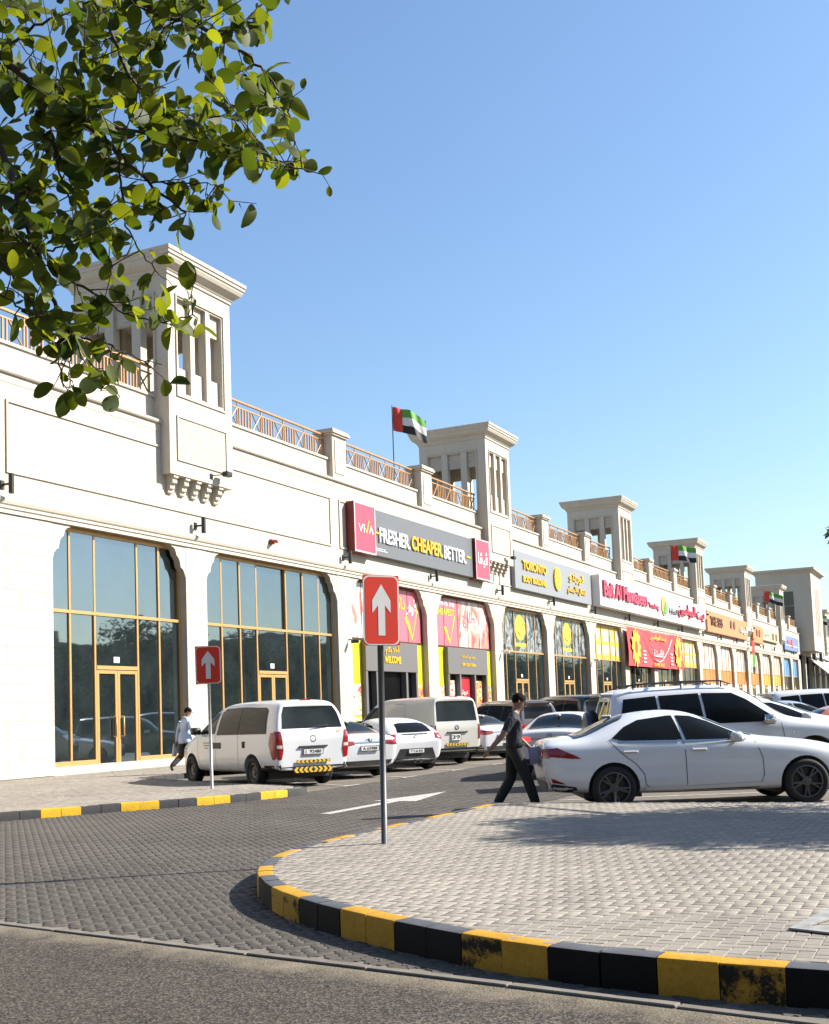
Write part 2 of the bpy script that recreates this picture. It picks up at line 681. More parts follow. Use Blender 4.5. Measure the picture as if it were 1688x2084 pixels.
def shop_window(y0, y1, mull, door=None, frame=GOLD, zt=7.32, tr=4.82, zb=.37, upper=None, lower=None, pane_mats=None):
    """frame (one part) with every pane a sub-part"""
    x = -.30
    b = MB()
    w = .085
    b.cbox(x - .05, x + .06, y0, y0 + w, zb, zt, .008).cbox(x - .05, x + .06, y1 - w, y1, zb, zt, .008)
    b.cbox(x - .05, x + .06, y0 + w, y1 - w, zt - .16, zt, .008)
    b.cbox(x - .05, x + .07, y0 + w, y1 - w, tr - .05, tr + .05, .008)
    segs = [(y0, y1)] if not door else [(y0, door[0]), (door[1], y1)]
    for a, c in segs:
        b.cbox(x - .05, x + .065, a + .002, c - .002, zb - .0, zb + .13, .008)
    for m in mull:
        b.cbox(x - .045, x + .055, m - w / 2, m + w / 2, zb + .13 if not (door and abs(m - door[0]) < .2 or door and abs(m - door[1]) < .2) else .2, tr - .05, .008)
        b.cbox(x - .045, x + .055, m - w / 2, m + w / 2, tr + .05, zt - .16, .008)
    if door:
        b.cbox(x - .05, x + .075, door[0] + .04, door[1] - .04, DOORH - .14, DOORH - .02, .008)
    fr = b.build('window_frame', frame, bld)
    edges = [y0 + w] + list(mull) + [y1 - w]
    for k in range(len(edges) - 1):
        a, c = edges[k] + (w / 2 if k else 0), edges[k + 1] - (w / 2 if k < len(edges) - 2 else 0)
        mu = upper(k) if upper else GLASS
        ml = lower(k) if lower else GLASS
        isdoor = door and abs(edges[k] - door[0]) < .2
        o = MB().box(x - .006, x + .006, a, c, tr + .05, zt - .16).build('pane', mu, fr)
        o.rotation_euler = (0, rnd.uniform(-.0015, .0015), rnd.uniform(-.0015, .0015)) if mu is GLASS else (0, 0, 0)
        if isdoor:
            MB().box(x - .006, x + .006, a, c, DOORH - .02, tr - .05).build('pane', ml, fr)
            mid = (a + c) / 2
            door_leaf(a + .005, mid - .004, .2, DOORH - .15, x, frame, fr)
            door_leaf(mid + .004, c - .005, .2, DOORH - .15, x, frame, fr)
            for s in (-1, 1):
                yy = mid + s * .17
                MB().tube([(x + .05, yy, 1.15), (x + .13, yy, 1.15), (x + .13, yy, 1.75), (x + .05, yy, 1.75)], .022, 8).build('door_handle', frame, fr, True)
            MB().box(x + .02, x + .024, (a + c) / 2 - .13, (a + c) / 2 + .13, DOORH + .08, DOORH + .26).build('unit_number_plate', WHITEP, fr)
        else:
            MB().box(x - .006, x + .006, a, c, zb + .13, tr - .05).build('pane', ml, fr)
    MB().box(-.5, -.02, y0, y1, 0, zb).build('window_sill', STONE, bld)
    MB().box(-.5, -.005, y0 - .02, y1 + .02, zt - .002, 7.40).build('lintel', STONE, bld)
    win_corner(y0, 1)
    win_corner(y1, -1)
    return fr


f1 = shop_window(25.2, 31.38, [26.14, 27.2, 29.17, 30.25], (27.2, 29.17))
f2 = shop_window(32.52, 41.52, [33.72, 34.85, 35.92, 37.95, 39.2, 40.4], (35.92, 37.95))


def fr_mull(y0, y1, fr):
    return [y0 + (y1 - y0) * t for t in fr]


FR = [.145, .335, .615, .80]
# --- supermarket bays (posters behind the glass, grey entrance boxes)
P_RED = mat('red_vinyl_print', (.90, .17, .22), .35, var=.03)
P_YEL = mat('yellow_vinyl', (.86, .74, .03), .35, var=.03)
P_YTXT = mat('yellow_print', (.88, .56, .02), .4, var=.02)
P_GREY = mat('grey_cladding', (.165, .155, .15), .45, var=.03)
P_FRUIT = print_mat('produce_print', [(.25, (.85, .84, .82)), (.42, (.86, .80, .78)), (.5, (.80, .42, .34)), (.6, (.72, .10, .10)), (.75, (.80, .55, .45))], .75, (1, 1, .6))
P_VEG = print_mat('vegetable_print', [(.25, (.25, .45, .10)), (.4, (.75, .80, .72)), (.52, (.86, .86, .84)), (.62, (.78, .20, .16)), (.75, (.85, .45, .25))], .8, (1, 1, .6))
P_BW = print_mat('athlete_print', [(.35, (.02, .025, .028)), (.48, (.10, .12, .125)), (.56, (.42, .48, .48)), (.64, (.07, .08, .085)), (.75, (.70, .74, .73))], 1.5, (1, 1.2, .8), dist=1.2)
P_PRICE = print_mat('price_flyer_print', [(.2, (.82, .10, .06)), (.35, (.85, .82, .80)), (.6, (.85, .83, .80)), (.8, (.85, .55, .05))], 7, (1, 1, 1.4), kind='cell')
P_PRICE2 = print_mat('orange_flyer_print', [(.2, (.85, .30, .06)), (.45, (.85, .52, .08)), (.62, (.85, .70, .55)), (.8, (.80, .12, .08))], 5, (1, 1, 1.4), kind='cell')
WHT = mat('white_print', (.82, .82, .80), .4, var=.02)


def poster(name, y0, y1, z0, z1, m, parent, x=-.27, t=.006):
    return MB().box(x, x + t, y0, y1, z0, z1).build(name, m, parent)


def vee(parent, y, z, w, h, m, x, t=.05):
    """a big V mark"""
    b = MB()
    b.prism([(y - w / 2, z + h * .55), (y - w / 2 + w * .2, z + h * .6), (y + .02, z + h * .12), (y - w * .02, z)], x, x + t)
    b.prism([(y - w * .02, z), (y + .02, z + h * .12), (y + w / 2 - w * .08, z + h), (y + w / 2, z + h * .95)], x, x + t)
    o = b.build('vee_mark', m, parent)
    fixnormals(o.data)


def market_bay(y0, y1, second):
    W = y1 - y0
    if not second:
        up = lambda k: [P_VEG, P_VEG, P_RED, P_RED, P_RED][k]
    else:
        up = lambda k: [P_RED, P_RED, P_FRUIT, P_FRUIT, P_FRUIT][k]
    DKF = mat('dark_bronze_frame', (.10, .045, .02), .4, .2)
    mull = fr_mull(y0, y1, [.19, .42, .60, .80])
    x = -.30
    b = MB()
    b.box(x - .05, x + .05, y0, y0 + .07, 4.82, 7.32).box(x - .05, x + .05, y1 - .07, y1, 4.82, 7.32).box(x - .05, x + .05, y0 + .07, y1 - .07, 7.2, 7.32)
    b.cbox(x - .05, x + .06, y0, y1, 4.74, 4.82, .006)
    for m in mull:
        b.box(x - .04, x + .02, m - .022, m + .022, 4.82, 7.2)
    fr = b.build('window_frame', DKF, bld)
    ed = [y0 + .07] + mull + [y1 - .07]
    for k in range(5):
        MB().box(x - .006, x + .006, ed[k] + .02, ed[k + 1] - .02, 4.83, 7.2).build('poster_pane', up(k), fr)
    # lower: yellow strips, grey fascia, door posts
    g0, g1 = y0 + W * .165, y1 - W * .14
    lo = MB()
    lo.cbox(-.36, -.05, g0, g1, 3.40, 4.72, .015)
    for yy in ([g0, g0 + W * .13, g1 - W * .17, g1 - .2] if not second else [g0, g0 + W * .19, g0 + W * .45, g1 - .2]):
        lo.cbox(-.36, -.07, yy, yy + .2, .15, 3.398, .01)
    ent = lo.build('entrance_surround', P_GREY, bld)
    for a, c in ((y0, g0 - .003), (g1 + .003, y1)):
        poster('yellow_panel', a, c, .37, 4.735, P_YEL, ent, -.30, .02)
        q = min(c - a - .1, 1.0)
        poster('price_flyer', (a + c) / 2 - q / 2, (a + c) / 2 + q / 2, 1.55, 2.85, P_PRICE if a == y0 else P_PRICE2, ent, -.275, .008)
        poster('price_flyer', (a + c) / 2 - q / 2, (a + c) / 2 + q / 2, .45, 1.45, P_PRICE, ent, -.275, .008)
    MB().box(-.34, -.33, g0 + .2, g1 - .2, .16, 3.39).build('dark_door_glass', mat('dark_door_glass', (.008, .008, .009), .12), ent)
    ym = (g0 + g1) / 2
    if not second:
        letters(arabic('أهلا بكم'), ent, (-.05, ym - .05, 4.36), 1.35, .42, P_YTXT, .03, .02)
        letters('WELCOME', ent, (-.05, ym - .05, 3.93), 1.6, .32, P_YTXT, .03, .03)
        letters(arabic('دائما'), fr, (-.29, y0 + W * .68, 6.6), 1.25, .62, P_YTXT, .01, .02)
        letters(arabic('الأوفر'), fr, (-.29, y0 + W * .865, 6.45), 1.3, .8, WHT, .01, .02)
        vee(fr, y0 + W * .86, 4.9, 1.6, 1.9, P_YTXT, -.29, .008)
    else:
        letters(arabic('يوميا من الساعة'), ent, (-.05, ym, 4.30), 1.7, .2, P_YTXT, .02, .01)
        letters('OPEN DAILY 8:00am', ent, (-.05, ym, 3.90), 1.8, .17, P_YTXT, .02, .015)
        letters('ALWAYS THE', fr, (-.29, y0 + W * .21, 6.95), 2.4, .3, WHT, .01, .025)
        letters('CHEAPEST', fr, (-.29, y0 + W * .21, 6.5), 2.3, .34, P_YTXT, .01, .03)
        vee(fr, y0 + W * .28, 4.9, 1.5, 1.5, P_YTXT, -.29, .008)
        letters(arabic('طازج'), fr, (-.29, y0 + W * .62, 6.25), 1.6, .9, P_RED, .01, .02)
        poster('flyer', g0 + .26, g0 + W * .18, .7, 3.1, P_PRICE, ent, -.32, .01)
        pr = poster('red_poster', g0 + W * .22, g0 + W * .44, .7, 3.3, mat('red_poster', (.72, .02, .03), .4), ent, -.32, .01)
        letters(arabic('عروض'.replace('ض', 'ش')), ent, (-.308, g0 + W * .33, 2.5), 1.0, .3, WHT, .006, .01)
        vee(ent, g0 + W * .33, .9, 1.2, 1.0, P_YTXT, -.308, .006)
        poster('flyer', g0 + W * .48, g1 - .24, .7, 3.1, P_PRICE2, ent, -.32, .01)
    MB().box(-.5, -.02, y0, y1, 0, .15).build('window_sill', STONE, bld)
    MB().box(-.5, -.005, y0 - .02, y1 + .02, 7.318, 7.40).build('lintel', STONE, bld)
    win_corner(y0, 1)
    win_corner(y1, -1)


market_bay(42.7, 50.1, False)
market_bay(51.3, 58.7, True)

# --- gym bays: athlete prints above, dark glass below
OVAL = mat('lime_yellow_print', (.62, .60, .04), .4, var=.1)
for y0 in (59.9, 68.5):
    y1 = y0 + 7.4
    mu = fr_mull(y0, y1, FR)
    fr = shop_window(y0, y1, mu, (mu[1], mu[2]), upper=lambda k: P_BW)
    b = MB()
    yc, zc = (mu[1] + mu[2]) / 2, 6.25
    b.prism([(yc + .85 * cos(t * pi / 16), zc + .78 * sin(t * pi / 16)) for t in range(32)], -.293, -.286)
    ov = b.build('oval_emblem', OVAL, fr)
    b = MB()
    for r0, r1 in ((.80, .76), (.5, .47)):
        for t in range(32):
            a0, a1 = t * pi / 16, (t + 1) * pi / 16
            b.add([(-.284, yc + r * cos(a) * 1.05, zc + r * sin(a) * .95) for r, a in ((r0, a0), (r0, a1), (r1, a1), (r1, a0))], [(0, 1, 2, 3)])
    b.box(-.2845, -.284, yc - .6, yc + .6, zc + .18, zc + .21)
    b.tube([(-.284, yc - .4, zc - .25), (-.284, yc, zc - .42), (-.284, yc + .4, zc - .25)], .02, 5)
    b.build('emblem_lines', mat('dark_olive_print', (.20, .20, .02), .5), fr)
    poster('lime_strip', mu[1] + .1, mu[2] - .1, 5.15, 5.35, OVAL, fr, -.293, .006)

# --- textile shop bays: yellow frames and pictures
P_CLOTH = print_mat('fabric_catalogue_print', [(.2, (.50, .50, .48)), (.4, (.72, .70, .64)), (.6, (.40, .42, .42)), (.8, (.80, .68, .12))], 1.6, (1, 1, .8), kind='cell')
YF = mat('yellow_frame', (.78, .55, .04), .4)
for y0 in (77.1, 85.7, 94.3, 102.9):
    y1 = y0 + 7.4
    mu = fr_mull(y0, y1, FR)
    fr = shop_window(y0, y1, mu, (mu[1], mu[2]), frame=GOLD, upper=lambda k: P_CLOTH)
    b = MB()
    for z in (4.93, 5.9, 6.95):
        b.box(-.292, -.28, y0 + .1, y1 - .1, z, z + .22)
    for m in [y0 + .15] + mu:
        b.box(-.2925, -.2805, m + .06, m + .26, 5.15, 6.95)
    b.build('yellow_print_border', YF, fr)

# --- far bays: curtain stripes over orange / ochre / blue
P_CURT = print_mat('pale_curtain_print', [(.3, (.66, .57, .48)), (.5, (.78, .72, .65)), (.7, (.60, .50, .42))], 3.0, (1, 2.2, .08))
P_ORL = mat('orange_vinyl', (.80, .26, .06), .4)
P_OCH = mat('ochre_vinyl', (.68, .42, .04), .4)
P_BLUE = mat('sky_blue_vinyl', (.10, .38, .75), .35)
for k, p in enumerate(PIERS[8:16]):
    y0, y1 = p + .6, p + 8.0
    mu = fr_mull(y0, y1, FR)
    if k < 4:
        U, L = P_CURT, P_ORL
    elif k < 6:
        U, L = P_CURT, P_OCH
    else:
        U, L = P_BLUE, GLASS
    fr = shop_window(y0, y1, mu, (mu[1], mu[2]), upper=lambda q: U)
    if L is not GLASS:
        poster('vinyl_band', y0 + .1, y1 - .1, 3.45, 4.77, L, fr, -.285, .01)
        poster('curtain_print', y0 + .1, mu[1] - .06, .5, 3.44, P_CURT, fr, -.285, .01)
        poster('curtain_print', mu[2] + .06, y1 - .1, .5, 3.44, P_CURT, fr, -.285, .01)

# --- parapet, posts and balustrades
POSTS = [p for p in [22.6] + PIERS if all(abs(p - t) > 2 for t in TOWERS) and not 176 < p < 196]
STOPS = sorted([(t, 1.75) for t in TOWERS] + [(p, .62) for p in POSTS] + [(187.5, 6.5), (Y_L, .2), (Y_R, .2)])
mb = MB()
mb.box(-.60, -.24, Y_L, Y_R, 11.30, 12.08)
mb.box(-.66, -.18, Y_L, Y_R, 12.08, 12.17)
mb.build('parapet_wall', STONE, bld)
for p in POSTS:
    b = MB()
    b.box(-.72, -.02, p - .58, p + .58, 11.30, 13.12)
    b.box(-.75, .012, p - .40, p + .40, 11.55, 12.95)
    b.box(-.80, .06, p - .66, p + .66, 13.12, 13.20).box(-.86, .12, p - .72, p + .72, 13.20, 13.30).box(-.82, .08, p - .68, p + .68, 13.30, 13.38)
    b.build('parapet_post', STONE, bld)
BAR = MB().box(-.024, .024, -.024, .024, 0, .66).mesh('baluster', RAILM)


def xmesh(w, h):
    b = MB()
    for s in (-1, 1):
        a, c = Vector((0, -s * w / 2, 0)), Vector((0, s * w / 2, h))
        b.tube([a, c], .030, 4)
    return b.mesh('cross_bars', RAILM)


XM = xmesh(.56, .66)
for (a, ra), (c, rc) in zip(STOPS[:-1], STOPS[1:]):
    y0, y1 = a + ra, c - rc
    if y1 - y0 < 1.5:
        continue
    xr = -.42
    b = MB()
    b.cbox(xr - .045, xr + .045, y0 - .1, y1 + .1, 13.10, 13.19, .018)
    b.box(xr - .025, xr + .025, y0 - .1, y1 + .1, 12.895, 12.94).box(xr - .03, xr + .03, y0 - .1, y1 + .1, 12.19, 12.235)
    n = max(1, round((y1 - y0) / 1.5))
    u = (y1 - y0) / n
    for k in range(n + 1):
        yy = min(max(y0 + k * u, y0 + .03), y1 - .03)
        b.box(xr - .02, xr + .02, yy - .02, yy + .02, 12.94, 13.10)
    near = c < 62 and a > 12
    if not near:
        for k in range(n):
            yb = y0 + k * u
            for q in range(6):
                yy = yb + .10 + q * (u - .62) / 5.0 * 1.0 if q < 5 else yb + u - .02
                b.box(xr - .018, xr + .018, yy - .024, yy + .024, 12.235, 12.895)
            yc = yb + u - .33
            for s in (-1, 1):
                b.tube([(xr, yc - s * .28, 12.235), (xr, yc + s * .28, 12.895)], .030, 4)
    rl = b.build('balustrade_rail', RAILM, bld)
    if near:
        for k in range(n):
            yb = y0 + k * u
            for q in range(5):
                link('baluster', BAR, rl, (xr, yb + .10 + q * (u - .62) / 5.0, 12.235))
            link('baluster', BAR, rl, (xr, yb + u - .02, 12.235))
            link('cross_bars', XM, rl, (xr, yb + u - .33, 12.235))


# --- wind towers
def corbel_mesh():
    prof = [(0, .60), (.33, .60), (.33, .50), (.25, .46), (.28, .40), (.27, .33), (.20, .31), (.16, .27), (.18, .21), (.16, .15), (.09, .13), (.08, .09), (.10, .04), (.07, 0), (0, 0)]
    b = MB().prism(prof, -.12, .12, 'y')
    me = b.mesh('corbel', STONE)
    fixnormals(me)
    return me


CORB = corbel_mesh()


def ring_loft(prof, x0, x1, y0, y1):
    """prof list of (offset,z): rectangular rings lofted, top closed"""
    b = MB()
    vs, fs = [], []
    for o, z in prof:
        vs += [(x0 - o, y0 - o, z), (x1 + o, y0 - o, z), (x1 + o, y1 + o, z), (x0 - o, y1 + o, z)]
    n = len(prof)
    for i in range(n - 1):
        for k in range(4):
            k2 = (k + 1) % 4
            fs.append((i * 4 + k, i * 4 + k2, (i + 1) * 4 + k2, (i + 1) * 4 + k))
    fs.append((3, 2, 1, 0))
    fs.append(tuple(range(4 * n - 4, 4 * n)))
    return b.add(vs, fs)


CORN = [(0, 16.12), (.05, 16.14), (.05, 16.21), (.09, 16.25), (.11, 16.30), (.20, 16.36), (.30, 16.45), (.36, 16.56), (.37, 16.62), (.41, 16.64), (.41, 16.74), (.45, 16.76), (.45, 16.88), (.40, 16.90)]


def wind_tower():
    """built in local coords around y=0 (facade centre line of the tower)"""
    X0, X1, W = -3.55, .37, 1.77
    zo, zt = 12.30, 15.47
    t = .32
    b = MB()
    # shaft below the openings: front box over the wall, full box above the roof
    b.box(-.02, X1, -W, W, 9.52, zo)
    b.box(X0, -.02, -W, W, 11.33, zo)
    b.box(X0, X1, -W, W, zt, 16.14)                    # head
    for xs in ((X1 - t, X1), (X0, X0 + t)):            # front and back walls: corner piers + 2 mullions
        for a, c in ((-W, -W + .52), (-.565, -.325), (.325, .565), (W - .52, W)):
            b.box(xs[0], xs[1], a, c, zo, zt)
    for ys in ((-W, -W + t), (W - t, W)):
        for a, c in ((X0 + t, X0 + .55), (X0 + 1.32, X0 + 1.68), (X0 + 2.45, X0 + 2.81), (X1 - .60, X1 - t)):
            b.box(a, c, ys[0], ys[1], zo, zt)
    tw = b.build('wind_tower', STONE, bld)
    # textured infill panels at the head of each opening, low panels at its foot
    for a, c in ((-W + .52, -.565), (-.325, .325), (.565, W - .52)):
        MB().box(X1 - .24, X1 - .14, a, c, 14.72, zt).build('louvre_panel', TRAV, tw)
        MB().box(X1 - .27, X1 - .15, a, c, zo, 13.18).build('low_panel', STONE, tw)
        MB().box(X0 + .12, X0 + .24, a, c, 14.72, zt).build('louvre_panel', TRAV, tw)
    for a, c in ((X0 + .55, X0 + 1.32), (X0 + 1.68, X0 + 2.45), (X0 + 2.81, X1 - .60)):
        for ys in (-W + .12, W - .22):
            MB().box(a, c, ys, ys + .10, 14.68, zt).build('louvre_panel', TRAV, tw)
    # thin frames round the openings
    f = MB()
    q = .045
    y0, y1, z0, z1 = -W + .40, W - .40, zo - .16, zt + .12
    f.box(X1 - .01, X1 + q, y0, y1, z1 - .06, z1).box(X1 - .01, X1 + q, y0, y1, z0, z0 + .06).box(X1 - .01, X1 + q, y0, y0 + .06, z0 + .06, z1 - .06).box(X1 - .01, X1 + q, y1 - .06, y1, z0 + .06, z1 - .06)
    f.box(X0 + .45, X1 - .5, -W - q, -W + .01, z1 - .06, z1).box(X0 + .45, X0 + .51, -W - q, -W + .01, 12.0, z1 - .06).box(X1 - .56, X1 - .5, -W - q, -W + .01, 12.0, z1 - .06)
    y0, y1, z0, z1 = -1.40, 1.40, 10.0, 11.5
    f.box(X1 - .01, X1 + q, y0, y1, z1 - .06, z1).box(X1 - .01, X1 + q, y0, y1, z0, z0 + .06).box(X1 - .01, X1 + q, y0, y0 + .06, z0 + .06, z1 - .06).box(X1 - .01, X1 + q, y1 - .06, y1, z0 + .06, z1 - .06)
    f.build('opening_frame', STONE, tw)
    MB().box(X1 - .02, X1 + .012, -1.335, 1.335, 10.065, 11.435).build('travertine_panel', TRAV, tw)
    ring_loft(CORN, X0, X1, -W, W).build('cornice', STONE, tw)
    for k in range(5):
        link('corbel', CORB, tw, (0, -1.42 + k * .63, 8.93))
    return tw


T0 = wind_tower()
T0.location.y = TOWERS[0]
for t in TOWERS[1:]:
    c = copy_tree(T0, bld)
    c.location.y = t

# --- the larger entrance tower further along
b = MB()
b.box(-6, 2.0, 181.5, 193.5, 8.7, 20.4)
bt = b.build('entrance_tower', STONE, bld)
ring_loft([(0, 20.3), (.1, 20.35), (.15, 20.5), (.5, 20.75), (.6, 20.8), (.6, 21.1)], -6, 2.0, 181.5, 193.5).build('cornice', STONE, bt)
for k in range(3):
    MB().box(1.9, 2.03, 185.3 + k * 1.9, 186.3 + k * 1.9, 11.0, 18.2).build('recessed_slot', mat('taupe_slot', (.36, .28, .22), .8), bt)
for z in (13.4, 15.6):
    MB().box(-2.2, -.6, 181.44, 181.52, z, z + 2.1).build('side_window', mat('dark_grey_glass', (.07, .075, .065), .15), bt)
# arcade below
b = MB()
for y in (178.3, 186.2, 194.0, 201.9, 209.9, 217.6, 226, 234, 242, 250, 258):
    b.box(-.5, .0, y - .4, y + .4, 0, 8.2)
b.build('arcade_columns', STONE, bld)
b = MB()
b.box(-3.2, -3.0, 177.4, Y_R, .12, 8.2)
b.build('arcade_shopfront', GLASS, bld)
for i, y in enumerate((190, 197.8, 205.6, 213.4)):
    a = MB()
    a.add([(0, y, 7.9), (0, y + 7.2, 7.9), (2.6, y + 7.2, 5.6), (2.6, y, 5.6), (0, y, 7.75), (0, y + 7.2, 7.75), (2.6, y + 7.2, 5.45), (2.6, y, 5.45)],
          [(0, 3, 2, 1), (4, 5, 6, 7), (0, 1, 5, 4), (2, 3, 7, 6), (1, 2, 6, 5), (3, 0, 4, 7)])
    for q in range(2):
        a.tube([(0, y + .3 + q * 6.6, 5.4), (2.55, y + .3 + q * 6.6, 5.5)], .05, 6)
    tag(a.build('awning', mat('grey_awning_canvas', (.42, .40, .38), .8), None, loc=(D, 0, 0)),
        ['nearest grey sloping shop awning past the entrance tower', 'second grey sloping shop awning past the entrance tower', 'third grey sloping shop awning past the entrance tower', 'farthest grey sloping shop awning past the entrance tower'][i], 'awning', 'grey awnings along the arcade')
# ================================================================== shop signs
WHT_L = mat('white_letter_acrylic', (.82, .82, .82), .35, var=.02)
YEL_L = mat('yellow_letter_acrylic', (.86, .52, .015), .35, var=.02)
S_GREY = mat('sign_grey_panel', (.155, .16, .17), .4, var=.03)
S_RED = mat('sign_red_face', (.84, .07, .12), .35, var=.03)
S_REDD = mat('sign_dark_red_side', (.22, .012, .012), .5)


def sign_root(name, label, y, z=9.4):
    return thing(name, label, 'sign', (D, y, z))


s = sign_root('shop_sign', 'long grey supermarket sign with red end boxes reading FRESHER CHEAPER BETTER', 49.9)
MB().cbox(.02, .26, -5.58, 5.58, -1.0, 1.0, .01).build('board', S_GREY, s)
for yc, w in ((-6.53, 1.88), (6.53, 1.88)):
    bx = MB().cbox(.0, .40, yc - w / 2, yc + w / 2, -1.06, 1.06, .01).build('end_box', S_REDD, s)
    fb = MB()
    a, c = yc - w / 2, yc + w / 2
    fb.box(.40, .425, a, c, .99, 1.06).box(.40, .425, a, c, -1.06, -.99).box(.40, .425, a, a + .07, -.99, .99).box(.40, .425, c - .07, c, -.99, .99)
    fb.build('pale_border', mat('pale_pink_trim', (.80, .55, .55), .5), bx)
    MB().box(.40, .412, a + .07, c - .07, -.99, .99).build('red_face', S_RED, bx)
letters('VI', s, (.412, -6.88, -.02), .55, .36, WHT_L, .02, .004)
o = MB().prism([(-6.56, .0), (-6.48, .02), (-6.42, -.10), (-6.25, .36), (-6.14, .36), (-6.36, -.19), (-6.47, -.19)], .412, .43).build('check_mark', YEL_L, s)
fixnormals(o.data)
o = MB().prism([(-6.24, -.19), (-6.14, -.19), (-6.02, .05), (-5.90, -.19), (-5.78, -.19), (-6.0, .20)], .412, .432).build('lettering', WHT_L, s)
fixnormals(o.data)
letters(arabic('ڤيڤا'), s, (.412, 6.53, .02), 1.3, .85, WHT_L, .02, .012)
MB().box(.26, .30, -5.5, -5.05, -.06, .03).box(.26, .30, 4.65, 5.2, -.06, .03).build('yellow_dash', YEL_L, s)
letters('FRESHER.', s, (.26, -3.5, -.07), 3.05, .66, WHT_L, .07, .022)
letters('CHEAPER.', s, (.26, -.08, -.05), 3.45, .66, YEL_L, .07, .026)
letters('BETTER.', s, (.26, 3.17, -.07), 2.75, .66, WHT_L, .07, .022)
MB().box(.26, .268, -5.45, -4.4, -.70, -.67).box(.26, .268, -5.45, -4.2, -.78, -.75).build('small_print', WHT_L, s)

s = sign_root('shop_sign', 'grey gym sign with raised yellow letters TORONTO BODY BUILDING', 68.75, 9.45)
MB().cbox(.02, .26, -7.2, 7.2, -1.08, 1.08, .01).build('board', mat('sign_pale_grey_panel', (.30, .31, .33), .4, var=.03), s)
letters('TORONTO', s, (.26, -4.0, .36), 4.1, .52, YEL_L, .09, .03)
letters('BODY BUILDING', s, (.26, -4.05, -.45), 4.0, .36, YEL_L, .08, .03)
b = MB().prism([(.05 + .62 * cos(t * pi / 16), .05 + .72 * sin(t * pi / 16)) for t in range(32)], .26, .36)
b.prism([(.05 + .5 * cos(t * pi / 16), .05 + .58 * sin(t * pi / 16)) for t in range(32)], .36, .37)
b.build('round_emblem', YEL_L, s)
MB().box(.371, .376, -.35, .45, .10, .16).box(.371, .376, -.25, .35, -.2, -.15).build('emblem_lines', mat('dark_gold', (.35, .20, .02), .5), s)
letters(arabic('تورنتو'), s, (.26, 3.9, .38), 3.0, .65, YEL_L, .08, .02)
letters(arabic('لكمال الأجسام'), s, (.26, 3.9, -.42), 3.7, .62, YEL_L, .08, .02)

s = sign_root('shop_sign', 'very long white textile shop sign with pink and grey raised lettering', 93.9, 9.5)
MB().cbox(.02, .60, -17.0, 17.0, -1.1, 1.05, .02).build('board', mat('white_sign_face', (.82, .82, .82), .4, var=.03), s)
PINK = mat('pink_red_letters', (.66, .05, .12), .4)
letters('Bait Al Mawaseen', s, (.60, -10.6, .15), 11.6, 1.1, PINK, .15, .03)
letters('Trading', s, (.60, -2.6, -.25), 3.2, .55, PINK, .1, .01)
b = MB().prism([(.9 + .9 * cos(t * pi / 12), .05 + .8 * sin(t * pi / 12)) for t in range(24)], .60, .68)
b.build('round_emblem', mat('emblem_gold', (.62, .40, .10), .5), s)
MB().prism([(.5, -.5), (1.3, -.6), (1.9, .0), (1.2, .4)], .68, .72).build('emblem_leaf', mat('emblem_green', (.10, .45, .06), .5), s)
letters(arabic('بيت المواسين'), s, (.60, 11.0, .1), 10.4, 1.25, PINK, .15, .01)
letters(arabic('لتجارة'), s, (.60, 4.0, -.25), 2.8, .6, mat('grey_letters', (.25, .22, .24), .4), .1, .01)

ORB = mat('orange_sign_face', (.78, .27, .10), .45, var=.04)
BRN = mat('brown_letters', (.16, .07, .03), .45)
s = sign_root('shop_sign', 'wide orange sign with brown letters beyond the white textile sign', 124.0, 9.4)
MB().cbox(.02, .35, -10.8, 10.8, -1.0, 1.05, .02).build('board', ORB, s)
letters('THE 555', s, (.35, -6.6, .1), 6.0, .9, BRN, .1, .03)
b = MB()
for dy in (1.1, 2.9):
    b.prism([(dy + .5 * cos(t * pi / 10), .25 + .45 * sin(t * pi / 10)) for t in range(20)], .35, .42)
b.build('leaf_emblem', BRN, s)
letters(arabic('البيت'), s, (.35, 8.2, .0), 4.4, 1.0, WHT_L, .1, .02)
s = sign_root('shop_sign', 'small square orange sign next to the far wind tower', 142.0, 9.35)
MB().cbox(.02, .35, -3.3, 3.3, -1.0, 1.05, .02).build('board', ORB, s)
b = MB()
for dy in (-.9, .9):
    b.prism([(dy + .5 * cos(t * pi / 10), .2 + .45 * sin(t * pi / 10)) for t in range(20)], .35, .42)
b.build('leaf_emblem', BRN, s)
s = sign_root('shop_sign', 'beige sign between the small orange sign and the blue sign', 152.0, 9.6)
MB().cbox(.02, .3, -6.2, 6.2, -.7, .7, .02).build('board', mat('beige_sign_face', (.55, .48, .30), .5), s)
letters(arabic('مطعم'), s, (.3, -3.0, .1), 3.4, .7, WHT_L, .08, .02)
MB().box(.3, .36, 1.0, 2.0, -.4, .4).box(.3, .36, 3.6, 4.6, -.4, .4).build('emblem', BRN, s)
s = sign_root('shop_sign', 'blue sign farthest along the facade before the entrance tower', 170.2, 9.3)
MB().cbox(.02, .3, -6.8, 6.8, -.95, .95, .02).build('board', mat('blue_sign_face', (.16, .24, .50), .5), s)
MB().box(.3, .36, -4.5, -1.5, -.1, .4).box(.3, .36, -.6, .6, -.5, .6).build('emblem', mat('red_emblem', (.5, .08, .12), .5), s)
MB().box(.3, .34, -6.3, 6.3, -.35, -.22).build('white_line', WHT_L, s)
